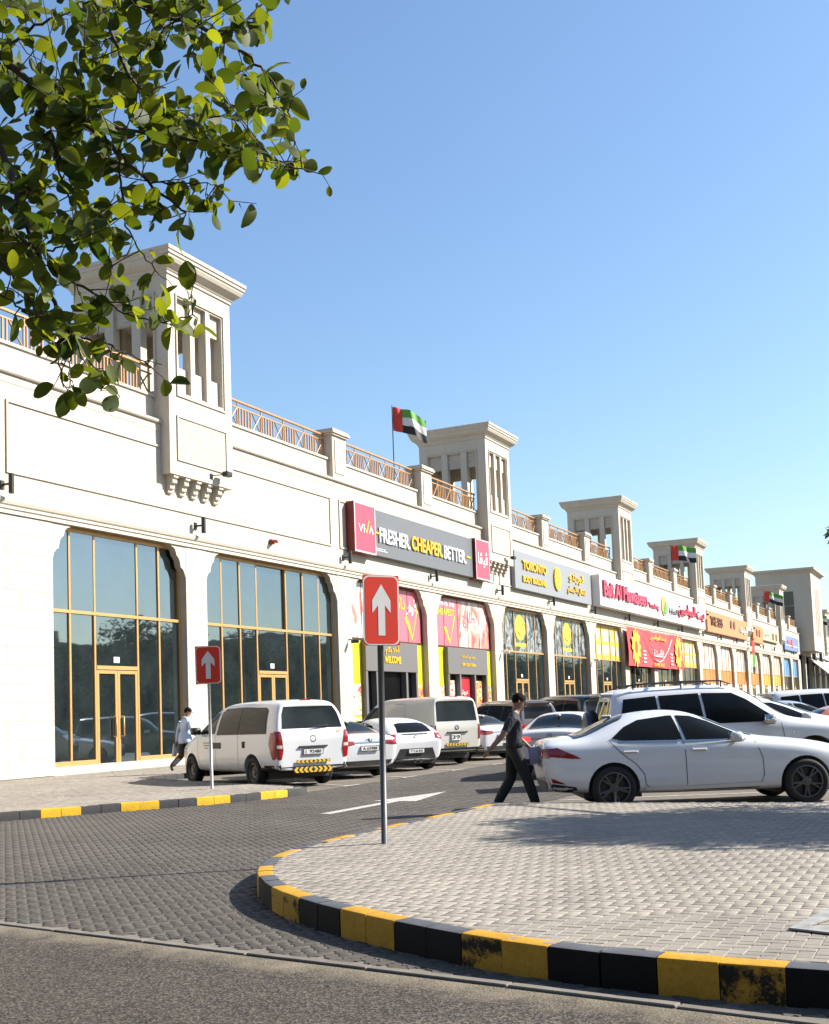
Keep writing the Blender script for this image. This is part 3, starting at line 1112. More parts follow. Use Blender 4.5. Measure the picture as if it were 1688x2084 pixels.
for i, y in enumerate((197, 205.5)):
    s = sign_root('shop_sign', ['dark framed sign above the nearest awning', 'dark framed sign above the second awning'][i], y, 8.9)
    MB().cbox(-.3, .5, -2.6, 2.6, -1.0, 1.0, .02).build('board', BLACKM, s)
    MB().box(.5, .52, -1.9, 1.9, -.7, .7).build('face', WHT_L, s)
    MB().box(.52, .53, -1.0, 1.0, -.5, .5).build('emblem', mat('red_emblem', (.5, .08, .12), .5), s)

# banner hung in front of two textile bays
g = thing('banner', 'large red cloth banner with yellow rosettes hung across the textile shop windows', 'banner', (D, 93.3, 5.92))
v, f = [], []
N, M_ = 24, 8
for i in range(N + 1):
    for j in range(M_ + 1):
        y = -8.9 + 17.8 * i / N
        z = -1.44 + 2.88 * j / M_
        v.append((.30 + .05 * sin(i * 1.1 + j * .6) + .03 * sin(i * .37), y, z - .06 * (1 - (y / 8.9) ** 2) * (j / M_)))
for i in range(N):
    for j in range(M_):
        a = i * (M_ + 1) + j
        f.append((a, a + M_ + 1, a + M_ + 2, a + 1))
b = MB().add(v, f)
cl = b.build('cloth', mat('red_banner_cloth', (.74, .05, .06), .7), g, True)
for yc in (-6.9, 6.9):
    b = MB()
    pts = []
    for t in range(48):
        r = 1.0 + .28 * (t % 4 in (0, 1)) - .1 * sin(t * pi / 4)
        pts.append((yc + r * 1.0 * cos(t * pi / 24), r * 1.15 * sin(t * pi / 24)))
    b.prism(pts, .395, .405)
    o = b.build('rosette', mat('yellow_rosette_print', (.86, .56, .02), .6), g)
    b = MB().prism([(yc + .45 * cos(t * pi / 10), .5 * sin(t * pi / 10)) for t in range(20)], .406, .412)
    b.build('rosette_heart', mat('red_rosette_heart', (.70, .08, .03), .6), g)
letters(arabic('بيت المواسين'), g, (.395, 0, .95), 5.2, .55, mat('yellow_rosette_print', (.86, .56, .02), .6), .01, .02)
letters(arabic('للأقمشة'), g, (.395, 0, -.25), 3.2, .7, WHT_L, .01, .01)
b = MB()
for s_ in (-1, 1):
    b.tube([(.40, s_ * 4.6, 1.0), (.40, s_ * 3.2, .1), (.40, s_ * 1.2, -.8), (.40, 0, -1.0)], .035, 5)
    for q in range(4):
        b.box(.396, .404, s_ * 4.4 - .5, s_ * 4.4 + .3, -.3 - q * .28, -.18 - q * .28)
b.build('white_ornament', WHT_L, g)
letters('SUPER SALE', g, (.395, 0, -1.2), 3.2, .26, mat('yellow_rosette_print', (.86, .56, .02), .6), .01, .02)

# ================================================================== wall lights, floodlights, beacon, cameras
wl_y = [23.3, 31.95] + PIERS[:17]
ordn = ['nearest', 'second', 'third', 'fourth', 'fifth', 'sixth', 'seventh', 'eighth', 'ninth', 'tenth', 'eleventh', 'twelfth', 'thirteenth', 'fourteenth', 'fifteenth', 'sixteenth', 'seventeenth', 'eighteenth', 'nineteenth']
wl0 = thing('wall_light', 'x', 'wall light', (D, 0, 8.05), 0, 'black wall lights above the piers')
MB().tube([(.34, 0, -.27), (.34, 0, .27)], .075, 12).build('lamp_tube', BLACKM, wl0)
MB().tube([(0, 0, 0), (.30, 0, 0)], .035, 8).cbox(0, .04, -.07, .07, -.12, .12, .008).build('bracket', BLACKM, wl0)
for i, y in enumerate(wl_y):
    o = wl0 if i == 0 else copy_tree(wl0)
    o.location.y = y
    o['label'] = 'black up and down wall light on the stone above the %s pier from the left' % ordn[i] if i else 'black up and down wall light at the left edge of the facade'

fl0 = thing('floodlight', 'x', 'floodlight', (D + .37, 0, 9.78), 0, 'floodlights on the tower fronts')
MB().tube([(0, .1, 0), (.10, .12, .02), (.28, .5, .10)], .022, 6).box(0, .03, .03, .17, -.09, .09).build('arm', BLACKM, fl0)
MB().cbox(.20, .42, .45, .78, .03, .20, .02).build('lamp_head', BLACKM, fl0)
for i, t in enumerate(TOWERS[:5]):
    o = fl0 if i == 0 else copy_tree(fl0)
    o.location.y = t + .35
    o['label'] = 'small black floodlight on the underside of the %s wind tower' % ordn[i]
bc = thing('alarm_beacon', 'small red alarm beacon on the wall above the second tall window', 'beacon', (D, 36.6, 8.05))
MB().cbox(0, .12, -.12, .12, -.08, .10, .02).build('body', mat('maroon_plastic', (.22, .03, .02), .4), bc)
MB().cbox(.12, .30, -.09, .09, -.05, .07, .03).build('lens', mat('red_lens', (.45, .03, .02), .25), bc)
for i, (y, z) in enumerate(((42.35, 4.6), (59.6, 4.7), (76.3, 4.7))):
    o = thing('security_camera', ['white dome camera on the pier left of the supermarket entrance', 'white security camera on the pier left of the gym', 'white security camera on the pier right of the gym'][i], 'camera', (D, y, z))
    MB().tube([(0, 0, .06), (.12, 0, .06), (.22, 0, 0)], .025, 6).build('arm', BLACKM, o)
    MB().cbox(.14, .48, -.06, .06, -.10, .04, .02).build('camera_body', WHITEP if i else BLACKM, o)

# ================================================================== flags
FR_, FG_, FW_, FK_ = mat('flag_red', (.72, .05, .03), .7), mat('flag_green', (.10, .36, .03), .7), mat('flag_white', (.80, .80, .78), .7), mat('flag_black', (.012, .012, .012), .7)


def flag(x, y, zt, az, label, w=1.75, h=1.15, zb=11.1, ph=0.0, droop=.34):
    t = thing('national_flag', label, 'flag', (x, y, zb), az, 'flags on the roof')
    MB().tube([(0, 0, 0), (0, 0, zt - zb + .06)], [.03, .022], 8).build('pole', mat('flag_pole_metal', (.10, .09, .09), .4, .5), t)
    N, M_ = 28, 12
    v, f, mi = [], [], []
    for i in range(N + 1):
        for j in range(M_ + 1):
            a, c = i / N, j / M_
            yy = (.16 * sin(a * 7.5 + c * 1.0 + ph) * a ** .6 + .05 * sin(a * 17 + c * 3 + ph))
            v.append((.03 + w * a * .93, yy, (zt - zb) - h * (1 - c) - droop * w * a ** 1.5 - .05 * sin(a * 9 + ph) * a))
    for i in range(N):
        for j in range(M_):
            q = i * (M_ + 1) + j
            f.append((q, q + M_ + 1, q + M_ + 2, q + 1))
            mi.append(0 if i < N * .27 else (3 if j < M_ / 3 else 2 if j < 2 * M_ / 3 else 1))
    b = MB().add(v, f)
    b.m = mi
    b.build('cloth', [FR_, FG_, FW_, FK_], t, True)


flag(D - 1.0, 49.2, 16.15, radians(35), 'red green white and black flag flying left of the second wind tower')
flag(D - .8, 104.5, 15.8, radians(30), 'red green white and black flag flying before the fourth wind tower', 2.5, 1.35, 11.1, 1.0, .12)
flag(D - .8, 155.4, 15.7, radians(30), 'red green white and black flag flying before the sixth wind tower', 2.6, 1.4, 11.1, 2.0, .28)
flag(D - .8, 202.0, 15.8, radians(30), 'smallest red green white and black flag past the entrance tower', 3.0, 1.6, 11.1, .5, .2)
t = thing('hanging_flag', 'red green and black flag hanging limp on the far facade between orange windows', 'flag', (D, 136.2, 0))
MB().tube([(0, 0, 8.3), (1.0, 0, 8.6)], .03, 6).build('pole', BLACKM, t)
b = MB()
for i, (w, mi) in enumerate(((.5, 0), (.45, 0), (.45, 1), (.5, 1), (.4, 2))):
    b.add([(.55 + .05 * sin(i), -.35, 8.4 - i * .75), (.75, .35, 8.4 - i * .75), (.75 + .06 * sin(i + 1), .33, 8.4 - (i + 1) * .75), (.55, -.33, 8.4 - (i + 1) * .75)], [(0, 3, 2, 1)], mi)
b.build('cloth', [FR_, FG_, FK_], t)
# ================================================================== ground, road, pavements
import numpy as np


def inside(p, poly):
    x, y = p
    c = False
    j = len(poly) - 1
    for i in range(len(poly)):
        xi, yi = poly[i]
        xj, yj = poly[j]
        if (yi > y) != (yj > y) and x < (xj - xi) * (y - yi) / (yj - yi) + xi:
            c = not c
        j = i
    return c


def inside_np(P, poly):
    x, y = P[:, 0], P[:, 1]
    c = np.zeros(len(P), bool)
    j = len(poly) - 1
    for i in range(len(poly)):
        xi, yi = poly[i]
        xj, yj = poly[j]
        if yi != yj:
            c ^= ((yi > y) != (yj > y)) & (x < (xj - xi) * (y - yi) / (yj - yi) + xi)
        j = i
    return c


def dist_np(P, poly, closed=True):
    d = np.full(len(P), 1e9)
    n = len(poly)
    for i in range(n if closed else n - 1):
        a = np.array(poly[i])
        b = np.array(poly[(i + 1) % n])
        ab = b - a
        t = np.clip(((P - a) @ ab) / (ab @ ab), 0, 1)
        d = np.minimum(d, np.hypot(*(P - a - t[:, None] * ab).T))
    return d


def offset_line(pts, d, closed=False):
    """offset a polyline to its left by d"""
    out = []
    n = len(pts)
    for i in range(n):
        a = Vector(pts[max(i - 1, 0)] if not closed else pts[i - 1])
        b = Vector(pts[min(i + 1, n - 1)] if not closed else pts[(i + 1) % n])
        t = (b - a).normalized()
        out.append((pts[i][0] - t.y * d, pts[i][1] + t.x * d))
    return out


def resample(pts, step, smooth=True):
    """Catmull-Rom resample of a polyline at about equal steps"""
    P = [Vector((p[0], p[1], 0)) for p in pts]
    dense = []
    for i in range(len(P) - 1):
        p0, p1, p2, p3 = P[max(i - 1, 0)], P[i], P[i + 1], P[min(i + 2, len(P) - 1)]
        for k in range(20):
            t = k / 20
            if smooth:
                dense.append(.5 * ((2 * p1) + (p2 - p0) * t + (2 * p0 - 5 * p1 + 4 * p2 - p3) * t * t + (3 * p1 - p0 - 3 * p2 + p3) * t ** 3))
            else:
                dense.append(p1.lerp(p2, t))
    dense.append(P[-1])
    s = [0]
    for a, b in zip(dense[:-1], dense[1:]):
        s.append(s[-1] + (b - a).length)
    n = max(1, round(s[-1] / step))
    out, j = [], 0
    for k in range(n + 1):
        q = s[-1] * k / n
        while j < len(s) - 2 and s[j + 1] < q:
            j += 1
        f = 0 if s[j + 1] == s[j] else (q - s[j]) / (s[j + 1] - s[j])
        v = dense[j].lerp(dense[j + 1], f)
        out.append((v.x, v.y))
    return out


def asphalt_mat():
    g = NG('worn_asphalt')
    co = g.coord('Object')
    n1 = g.noise(co, 150, 3, .7).outputs[0]
    vo = g.n('ShaderNodeTexVoronoi', feature='F1')
    vo.inputs['Scale'].default_value = 75
    g.l(co, vo.inputs['Vector'])
    n3 = g.noise(co, .7, 5, .6).outputs[0]
    base = g.ramp(n3, [(.3, (.040, .0355, .0315)), (.7, (.060, .053, .047))])
    ag = g.ramp(vo.outputs['Color'], [(.15, (.25, .25, .25)), (.5, (.85, .85, .85)), (.8, (2.1, 2.0, 1.8))])
    cc = g.mix(1.0, base, ag, 'MULTIPLY')
    cc = g.mix(1.0, cc, g.ramp(n1, [(.35, (.55, .55, .55)), (.62, (1.35, 1.3, 1.25))]), 'MULTIPLY')
    # dusty sand near the paver edge
    sx = g.n('ShaderNodeSeparateXYZ')
    g.l(co, sx.inputs[0])
    dl = g.math('ADD', sx.outputs[1], g.math('MULTIPLY', sx.outputs[0], .176))     # distance to the edge line
    dl = g.math('SUBTRACT', 5.62, dl)
    sand = g.noise(co, 3.2, 6, .7).outputs[0]
    k = g.math('SUBTRACT', g.math('MULTIPLY', sand, 1.1), g.math('MULTIPLY', dl, 1.25))
    k = g.math('MULTIPLY', g.math('SUBTRACT', k, .12), 2.2, clamp=True)
    cc = g.mix(k, cc, g.ramp(g.noise(co, 60, 4, .7).outputs[0], [(.3, (.12, .098, .068)), (.7, (.22, .185, .133))]))
    g.l(cc, g.bsdf.inputs['Base Color'])
    g.set(Roughness=.85)
    g.bsdf.inputs['Specular IOR Level'].default_value = .3
    h = g.math('ADD', g.math('MULTIPLY', vo.outputs['Distance'], 1.0), n1)
    g.bump(h, .8, .006)
    return g.mat


def paver_mat(name, lo, hi, joint=None, bw=.2, rh=.1, stain=.15, rot=0.0, objr=.12):
    g = NG(name)
    co = g.coord('Object') if joint else g.n('ShaderNodeNewGeometry').outputs['Position']
    n1 = g.noise(co, .45, 5, .6).outputs[0]
    n2 = g.noise(co, 26, 6, .7).outputs[0]
    n3 = g.noise(co, 1.7, 5, .65).outputs[0]
    cc = g.ramp(n1, [(.3, lo), (.7, hi)])
    cc = g.mix(1.0, cc, g.ramp(n3, [(.25, (1 - stain * 1.4,) * 3), (.42, (1 - stain * .4,) * 3), (.65, (1 + stain * .5,) * 3)]), 'MULTIPLY')
    cc = g.mix(1.0, cc, g.ramp(n2, [(.3, (.86, .86, .86)), (.7, (1.1, 1.1, 1.1))]), 'MULTIPLY')
    if joint:
        mp = g.n('ShaderNodeMapping')
        mp.inputs['Rotation'].default_value = (0, 0, rot)
        g.l(co, mp.inputs['Vector'])
        br = g.n('ShaderNodeTexBrick')
        g.l(mp.outputs[0], br.inputs['Vector'])
        br.inputs['Scale'].default_value = 1.0
        br.inputs['Brick Width'].default_value = bw
        br.inputs['Row Height'].default_value = rh
        br.inputs['Mortar Size'].default_value = .006
        br.inputs['Color1'].default_value = (.9, .9, .9, 1)
        br.inputs['Color2'].default_value = (1.08, 1.07, 1.05, 1)
        br.inputs['Mortar'].default_value = (*joint, 1)
        cc = g.mix(1.0, cc, br.outputs[0], 'MULTIPLY')
    else:
        a = g.n('ShaderNodeAttribute', attribute_name='tint')
        oi = g.n('ShaderNodeObjectInfo')
        v = g.math('MULTIPLY_ADD', oi.outputs['Random'], objr * 2)
        v.node.inputs[2].default_value = 1 - objr
        v = g.math('ADD', v, a.outputs['Fac'])
        cc = g.mix(1.0, cc, v, 'MULTIPLY')
    g.l(cc, g.bsdf.inputs['Base Color'])
    g.set(Roughness=.88)
    g.bsdf.inputs['Specular IOR Level'].default_value = .3
    g.bump(n2, .35, .004)
    MATS[name] = g.mat
    return g.mat


ASPHALT = asphalt_mat()
PV_LIGHT = paver_mat('pale_grey_pavers', (.185, .165, .139), (.235, .210, .178), objr=.08)
PV_DARK = paver_mat('dark_grey_pavers', (.056, .0495, .0425), (.080, .0715, .062), stain=.2, objr=.08)
PV_DARK_FAR = paver_mat('dark_grey_pavers_far', (.056, .0495, .0425), (.080, .0715, .062), (.55, .5, .45), .2, .1, .2, radians(45))
PV_STALL = paver_mat('tan_stall_pavers', (.118, .102, .083), (.16, .139, .114), (.6, .56, .5), .2, .1, .15, radians(45))
SAND = mat('joint_sand', (.40, .35, .275), .95, var=.15, vscale=20)
SAND_D = mat('dark_joint_sand', (.17, .148, .12), .95, var=.2, vscale=20)

EDGE = lambda x: 5.62 - .176 * x            # asphalt / paver boundary
# base ground to the horizon
gr = MB().quad((-900, -900, -.03), (900, -900, -.03), (900, 1200, -.03), (-900, 1200, -.03)).build('ground', mat('dusty_ground', (.30, .26, .20), .95, var=.2, vscale=.05))
tag(gr, kind='structure')
asp = MB().add([(-60, EDGE(-60) - .02, 0), (-60, -60, 0), (60, -60, 0), (60, EDGE(60) - .02, 0)], [(0, 1, 2, 3)]).build('asphalt_road', ASPHALT)
tag(asp, kind='structure')
# paver roadway (bedding sheet, near pavers laid singly on it)
rd = MB().add([(-40, EDGE(-40), -.0065), (40, EDGE(40), -.0065), (40, 40, -.0065), (-40, 40, -.0065)], [(0, 1, 2, 3)]).build('paved_road', SAND_D)
tag(rd, kind='structure')
rd2 = MB().add([(-12.4, 40, -.004), (30, 40, -.004), (30, 420, -.004), (-12.4, 420, -.004)], [(0, 1, 2, 3)]).build('paved_aisle', PV_DARK_FAR)
tag(rd2, kind='structure')
st = MB().add([(-19.4, 23.6, -.003), (-12.4, 19.9, -.003), (-12.4, 420, -.003), (-19.4, 420, -.003)], [(0, 1, 2, 3)]).build('parking_stalls', PV_STALL)
tag(st, kind='structure')
st2 = MB().add([(-6.4, 15.9, .001), (9, 15.9, .001), (9, 420, .001), (-6.4, 420, .001)], [(0, 1, 2, 3)]).build('parking_stalls_right', PV_STALL)
tag(st2, kind='structure')

ISL = [(9.0, 6.5), (5.0, 6.25), (2.0, 6.1), (.4, 6.06), (-.40, 6.062), (-1.54, 6.13), (-2.17, 6.26), (-2.8, 6.47), (-3.43, 6.77), (-4.01, 7.09), (-4.56, 7.45), (-5.07, 7.87), (-5.5, 8.33), (-5.86, 8.85), (-6.13, 9.4), (-6.32, 9.99), (-6.42, 10.65),
       (-6.46, 12.0), (-6.43, 13.3), (-6.40, 14.6), (-6.38, 15.82)]
ZI = .19
_i0 = next(i for i, p in enumerate(ISL) if p[0] < -.95)
front = resample(ISL[:_i0] + [(-.95, 6.085)], .327)
N_A = len(front) - 1
front += resample([(-.95, 6.085)] + ISL[_i0:], .327)[1:]
# outline is walked clockwise seen from above, the island lies on its right
KW = .13
inner_front = offset_line(front, -KW)
island_poly = inner_front + [(9.0, 15.75)]
road_poly = [(-21, EDGE(-21) + .1), (9, EDGE(9) + .1)] + front + [(-6.36, 40), (-12.4, 40), (-12.4, 19.9), (-12.2, 20.3), (-12.05, 19.7), (-12.2, 18.9), (-12.74, 17.25), (-13.55, 16.16), (-14.48, 14.37), (-16.3, 10.3), (-18.6, 4)]


def herring_cells(poly, u, ang, org):
    """2:1 herringbone: returns arrays of (centre x, centre y, angle) for all blocks with centre inside poly (unit u = block width)"""
    xs = [p[0] for p in poly]
    ys = [p[1] for p in poly]
    cx, cy = org
    R = max(math.hypot(x - cx, y - cy) for x in (min(xs), max(xs)) for y in (min(ys), max(ys))) / u + 4
    n = int(R) + 2
    i, j = np.meshgrid(np.arange(-2 * n, 2 * n), np.arange(-n, n))
    i, j = i.ravel(), j.ravel()
    out = []
    for (bx, by, a) in ((1.0, .5, 0.0), (.5, 2.0, pi / 2)):
        px = (i + 2 * j + bx) * u
        py = (i - 2 * j + by) * u
        X = cx + px * cos(ang) - py * sin(ang)
        Y = cy + px * sin(ang) + py * cos(ang)
        k = (X > min(xs)) & (X < max(xs)) & (Y > min(ys)) & (Y < max(ys))
        P = np.stack([X[k], Y[k]], 1)
        out.append(np.column_stack([P, np.full(len(P), a + ang), np.full(len(P), a)]))
    return np.concatenate(out)


def block_template(u, zig=0.0, gap=.003, ch=.004, dep=.010):
    """block 2u x u about the origin; zig: wavy interlocking edges. returns verts (n,3), faces"""
    pts = []
    def edge(ax, ay, bx, by, nx, ny):
        # one unit edge, antisymmetric wave
        if zig:
            for t, w in ((0, 0), (.22, zig), (.42, zig), (.58, -zig), (.78, -zig)):
                pts.append((ax + (bx - ax) * t + nx * w, ay + (by - ay) * t + ny * w))
        else:
            pts.append((ax, ay))
    a, h = u, u / 2
    if zig:
        edge(-a, -h, 0, -h, 0, 1); edge(0, -h, a, -h, 0, 1); edge(a, -h, a, h, -1, 0)
        # reverse-walked edges: same absolute wave, so mirror the parameter and sign
        edge(a, h, 0, h, 0, -1); edge(0, h, -a, h, 0, -1); edge(-a, h, -a, -h, 1, 0)
    else:
        for p in ((-a, -h), (a, -h), (a, h), (-a, h)):
            pts.append(p)
    def inset(P, d):
        n = len(P)
        o = []
        for k in range(n):
            p0, p1, p2 = Vector(P[k - 1]), Vector(P[k]), Vector(P[(k + 1) % n])
            t1, t2 = (p1 - p0).normalized(), (p2 - p1).normalized()
            nn = Vector((-(t1.y + t2.y), t1.x + t2.x))
            if nn.length < 1e-6:
                nn = Vector((-t1.y, t1.x))
            nn.normalize()
            c = max(.5, nn.dot(Vector((-t1.y, t1.x))))
            o.append((p1.x + nn.x * d / c, p1.y + nn.y * d / c))
        return o
    P0 = inset(pts, gap / 2)
    P1 = inset(pts, gap / 2 + ch)
    n = len(P0)
    V = [(p[0], p[1], 0) for p in P1] + [(p[0], p[1], -ch) for p in P0] + [(p[0], p[1], -dep) for p in P0]
    F = [tuple(range(n))]
    for r in (0, 1):
        F += [(r * n + k, (r + 1) * n + k, (r + 1) * n + (k + 1) % n, r * n + (k + 1) % n) for k in range(n)]
    return np.array(V, float), F


def lay(cells, tmpl, z, name, m, parent, tintv=.10, zjit=.0015, seed=1, n_obj=0, key=None):
    """lay blocks: the n_obj first (by key order) as single objects, the rest joined as one stuff part"""
    rs = np.random.RandomState(seed)
    V, F = tmpl
    if n_obj:
        order = np.argsort(key(cells))
        cells = cells[order]
        me = bpy.data.meshes.new('paver')
        me.from_pydata([tuple(v) for v in V], [], F)
        me.materials.append(m)
        for c in cells[:n_obj]:
            o = link('paver', me, parent, (c[0], c[1], z + rs.uniform(-zjit, zjit)), c[2] + rs.uniform(-.006, .006))
        cells = cells[n_obj:]
    N, nv = len(cells), len(V)
    ca, sa = np.cos(cells[:, 2]), np.sin(cells[:, 2])
    tx = rs.uniform(-.004, .004, (N, 2))
    zz = z + rs.uniform(-zjit, zjit, N)
    X = cells[:, 0:1] + ca[:, None] * V[None, :, 0] - sa[:, None] * V[None, :, 1]
    Y = cells[:, 1:2] + sa[:, None] * V[None, :, 0] + ca[:, None] * V[None, :, 1]
    Z = zz[:, None] + V[None, :, 2] + tx[:, 0:1] * V[None, :, 0] + tx[:, 1:2] * V[None, :, 1]
    verts = np.stack([X, Y, Z], 2).reshape(-1, 3)
    lens = np.array([len(f) for f in F])
    flat = np.concatenate([np.array(f) for f in F])
    loops = (flat[None, :] + (np.arange(N) * nv)[:, None]).ravel()
    tot = np.tile(lens, N)
    start = np.concatenate([[0], np.cumsum(tot)[:-1]])
    me = bpy.data.meshes.new(name)
    me.vertices.add(len(verts))
    me.vertices.foreach_set('co', verts.ravel())
    me.loops.add(len(loops))
    me.loops.foreach_set('vertex_index', loops)
    me.polygons.add(len(tot))
    me.polygons.foreach_set('loop_start', start)
    me.polygons.foreach_set('loop_total', tot)
    me.materials.append(m)
    at_ = me.attributes.new('tint', 'FLOAT', 'FACE')
    at_.data.foreach_set('value', np.repeat(rs.uniform(-tintv, tintv, N), len(F)))
    me.update(calc_edges=True)
    o = link(name, me, parent)
    tag(o, kind='stuff')
    return o


# road pavers, 45 degrees to the facade
cells = herring_cells(road_poly, .09, radians(45), (-9, 9))
P = cells[:, :2]
ok = inside_np(P, road_poly) & (P[:, 1] > 5.62 - .176 * P[:, 0] + .16)
# drop what the camera cannot see: behind the left frame edge
ok &= (P[:, 0] > -1.25 * P[:, 1] - 1.0)
cells, P = cells[ok], P[ok]
dcam = np.hypot(P[:, 0], P[:, 1])
near = dcam < 13.5
lay(cells[near], block_template(.09, .009, .0035, .004, .007), 0.0, 'road_pavers', PV_DARK, rd, .06, .0012, 2, 300, lambda c: np.hypot(c[:, 0], c[:, 1]))
lay(cells[~near], block_template(.09, 0, .005, .0035, .007), 0.0, 'road_pavers_far', PV_DARK, rd, .08, .0012, 3)
# concrete edging stones along the asphalt
b = None
x = -14.0
k = 0
while x < 6:
    L = .98
    c, s_ = cos(-math.atan(.176)), sin(-math.atan(.176))
    m = MB().cbox(0, L - .008, 0, .075, -.03, .008, .006)
    o = m.build('edging_stone', mat('weathered_concrete', (.19, .168, .14), .9, var=.2, vscale=6, bump=.4, bscale=30, objrand=.12), rd, loc=(x, EDGE(x) + .015, rnd.uniform(-.004, .003)), rotz=-math.atan(.176) + rnd.uniform(-.006, .006))
    x += L * c
    k += 1

# ---- traffic island
isl = link('traffic_island', None, None)
tag(isl, kind='structure')
base = MB()
pp = island_poly
base.prism([(p[0], p[1]) for p in pp[::-1]], -.02, ZI - .0095, 'z')
o = base.build('bedding', SAND, isl)
fixnormals(o.data)
cells = herring_cells(island_poly, .086, 0.0, (-3, 9))
P = cells[:, :2]
ok = inside_np(P, island_poly) | (dist_np(P, inner_front, False) < .035)
ok &= P[:, 0] < 2.5
cells = cells[ok]
lay(cells, block_template(.086, 0, .006, .003, .008), ZI - .004, 'island_pavers', PV_LIGHT, isl, .07, .0012, 4, 300, lambda c: np.hypot(c[:, 0] + .9, c[:, 1] - 4.5))


def kerb_paint(name, col, smudge, top_tone=None):
    g = NG(name)
    co = g.n('ShaderNodeNewGeometry').outputs['Position']
    n1 = g.noise(co, 5, 6, .65).outputs[0]
    n2 = g.noise(co, 45, 5, .7).outputs[0]
    oi = g.n('ShaderNodeObjectInfo')
    cc = g.ramp(n1, [(.3, tuple(c * .82 for c in col)), (.7, tuple(min(1, c * 1.1) for c in col))])
    cc = g.mix(1.0, cc, g.ramp(n2, [(.3, (.8, .8, .8)), (.6, (1.08, 1.08, 1.08))]), 'MULTIPLY')
    if smudge:
        # black overspray in the upper part of the face, different on each stone
        sx = g.n('ShaderNodeSeparateXYZ')
        g.l(g.coord('Object'), sx.inputs[0])
        zc = g.math('SUBTRACT', 1.0, g.math('MULTIPLY', g.math('ABSOLUTE', g.math('SUBTRACT', sx.outputs[2], .125)), 16.0), clamp=True)
        k = g.math('ADD', g.math('MULTIPLY', zc, .55), g.math('MULTIPLY', g.math('SUBTRACT', n1, .5), 4.5))
        k = g.math('ADD', k, g.math('MULTIPLY', g.math('SUBTRACT', n2, .5), 1.6))
        k = g.math('ADD', k, g.math('MULTIPLY', g.math('SUBTRACT', oi.outputs['Random'], .5), 1.3))
        k = g.math('MULTIPLY', g.math('SUBTRACT', k, .45), 2.0, clamp=True)
        side = g.math('LESS_THAN', sx.outputs[2], ZI - .012)
        ge = g.n('ShaderNodeNewGeometry')
        sn = g.n('ShaderNodeSeparateXYZ')
        g.l(ge.outputs['Normal'], sn.inputs[0])
        side = g.math('MULTIPLY', side, g.math('LESS_THAN', sn.outputs[2], .35))
        k = g.math('MULTIPLY', k, side)
        cc = g.mix(k, cc, (.02, .018, .014))
    if top_tone:
        # upward faces turn a lighter grey than the sides
        ge = g.n('ShaderNodeNewGeometry')
        sn = g.n('ShaderNodeSeparateXYZ')
        g.l(ge.outputs['Normal'], sn.inputs[0])
        kt = g.math('MULTIPLY', g.math('SUBTRACT', sn.outputs[2], .55), 4.0, clamp=True)
        cc = g.mix(kt, cc, g.ramp(n1, [(.3, tuple(c * .8 for c in top_tone)), (.7, tuple(c * 1.2 for c in top_tone))]))
    # chips showing concrete
    ch = g.math('GREATER_THAN', g.noise(co, 14, 5, .7).outputs[0], .70)
    cc = g.mix(ch, cc, (.18, .165, .145))
    g.l(cc, g.bsdf.inputs['Base Color'])
    g.set(Roughness=.75)
    g.bsdf.inputs['Specular IOR Level'].default_value = .15
    g.bump(n2, .4, .004)
    return g.mat


K_YEL = kerb_paint('yellow_kerb_paint', (.46, .25, .03), True)
K_BLK = kerb_paint('black_kerb_paint', (.009, .0088, .0085), False, (.085, .09, .10))
K_YEL2 = kerb_paint('yellow_kerb_paint_clean', (.50, .30, .02), False)
K_BLK2 = kerb_paint('dark_grey_kerb_paint', (.045, .045, .047), False)


def kerb_run(line, z, w, parent, pattern, name='kerb_stone', left=False):
    """kerb stones between consecutive points; the kept side lies right of the walk (left=False)"""
    s = -1 if not left else 1
    inn = offset_line(line, s * w)
    for i in range(len(line) - 1):
        a, b_, c, d = line[i], line[i + 1], inn[i + 1], inn[i]
        cx, cy = (a[0] + b_[0]) / 2, (a[1] + b_[1]) / 2
        rel = [(q[0] - cx, q[1] - cy) for q in (a, b_, c, d)]
        def sh(q0, q1, f):
            return (q0[0] + (q1[0] - q0[0]) * f, q0[1] + (q1[1] - q0[1]) * f)
        g_ = .004
        A, B, C, Dd = sh(rel[0], rel[1], g_ / .33), sh(rel[1], rel[0], g_ / .33), sh(rel[2], rel[3], g_ / .33), sh(rel[3], rel[2], g_ / .33)
        ch = .022 / w
        A1, B1 = sh(A, Dd, ch), sh(B, C, ch)
        dz = rnd.uniform(-.003, .003)
        zc = z - .020
        V = [(A[0], A[1], -.03), (B[0], B[1], -.03), (C[0], C[1], -.03), (Dd[0], Dd[1], -.03),
             (A[0], A[1], zc), (B[0], B[1], zc), (A1[0], A1[1], z - .002), (B1[0], B1[1], z - .002), (C[0], C[1], z), (Dd[0], Dd[1], z)]
        # soften the nose with one mid row
        Am, Bm = sh(A, A1, .3), sh(B, B1, .3)
        V += [(Am[0], Am[1], z - .007), (Bm[0], Bm[1], z - .007)]
        F = [(3, 2, 1, 0), (0, 1, 5, 4), (4, 5, 11, 10), (10, 11, 7, 6), (6, 7, 8, 9), (2, 3, 9, 8), (1, 2, 8, 7, 11, 5), (3, 0, 4, 10, 6, 9)]
        m = MB().add(V, F)
        o = m.build(name, pattern(i), parent, loc=(cx + rnd.uniform(-.003, .003), cy + rnd.uniform(-.003, .003), dz))
        fixnormals(o.data)
        sharp_smooth(o.data, 40)


n = len(front) - 1
# colours: two stones yellow, two black; phase set from the tip
kerb_run(front, ZI, KW, isl, lambda i: K_YEL if ((i - N_A) // 2) % 2 == 0 else K_BLK)
back = resample([(-6.38, 15.83), (9, 15.83)], .5, False)
kerb_run(back, ZI, KW, isl, lambda i: K_BLK)

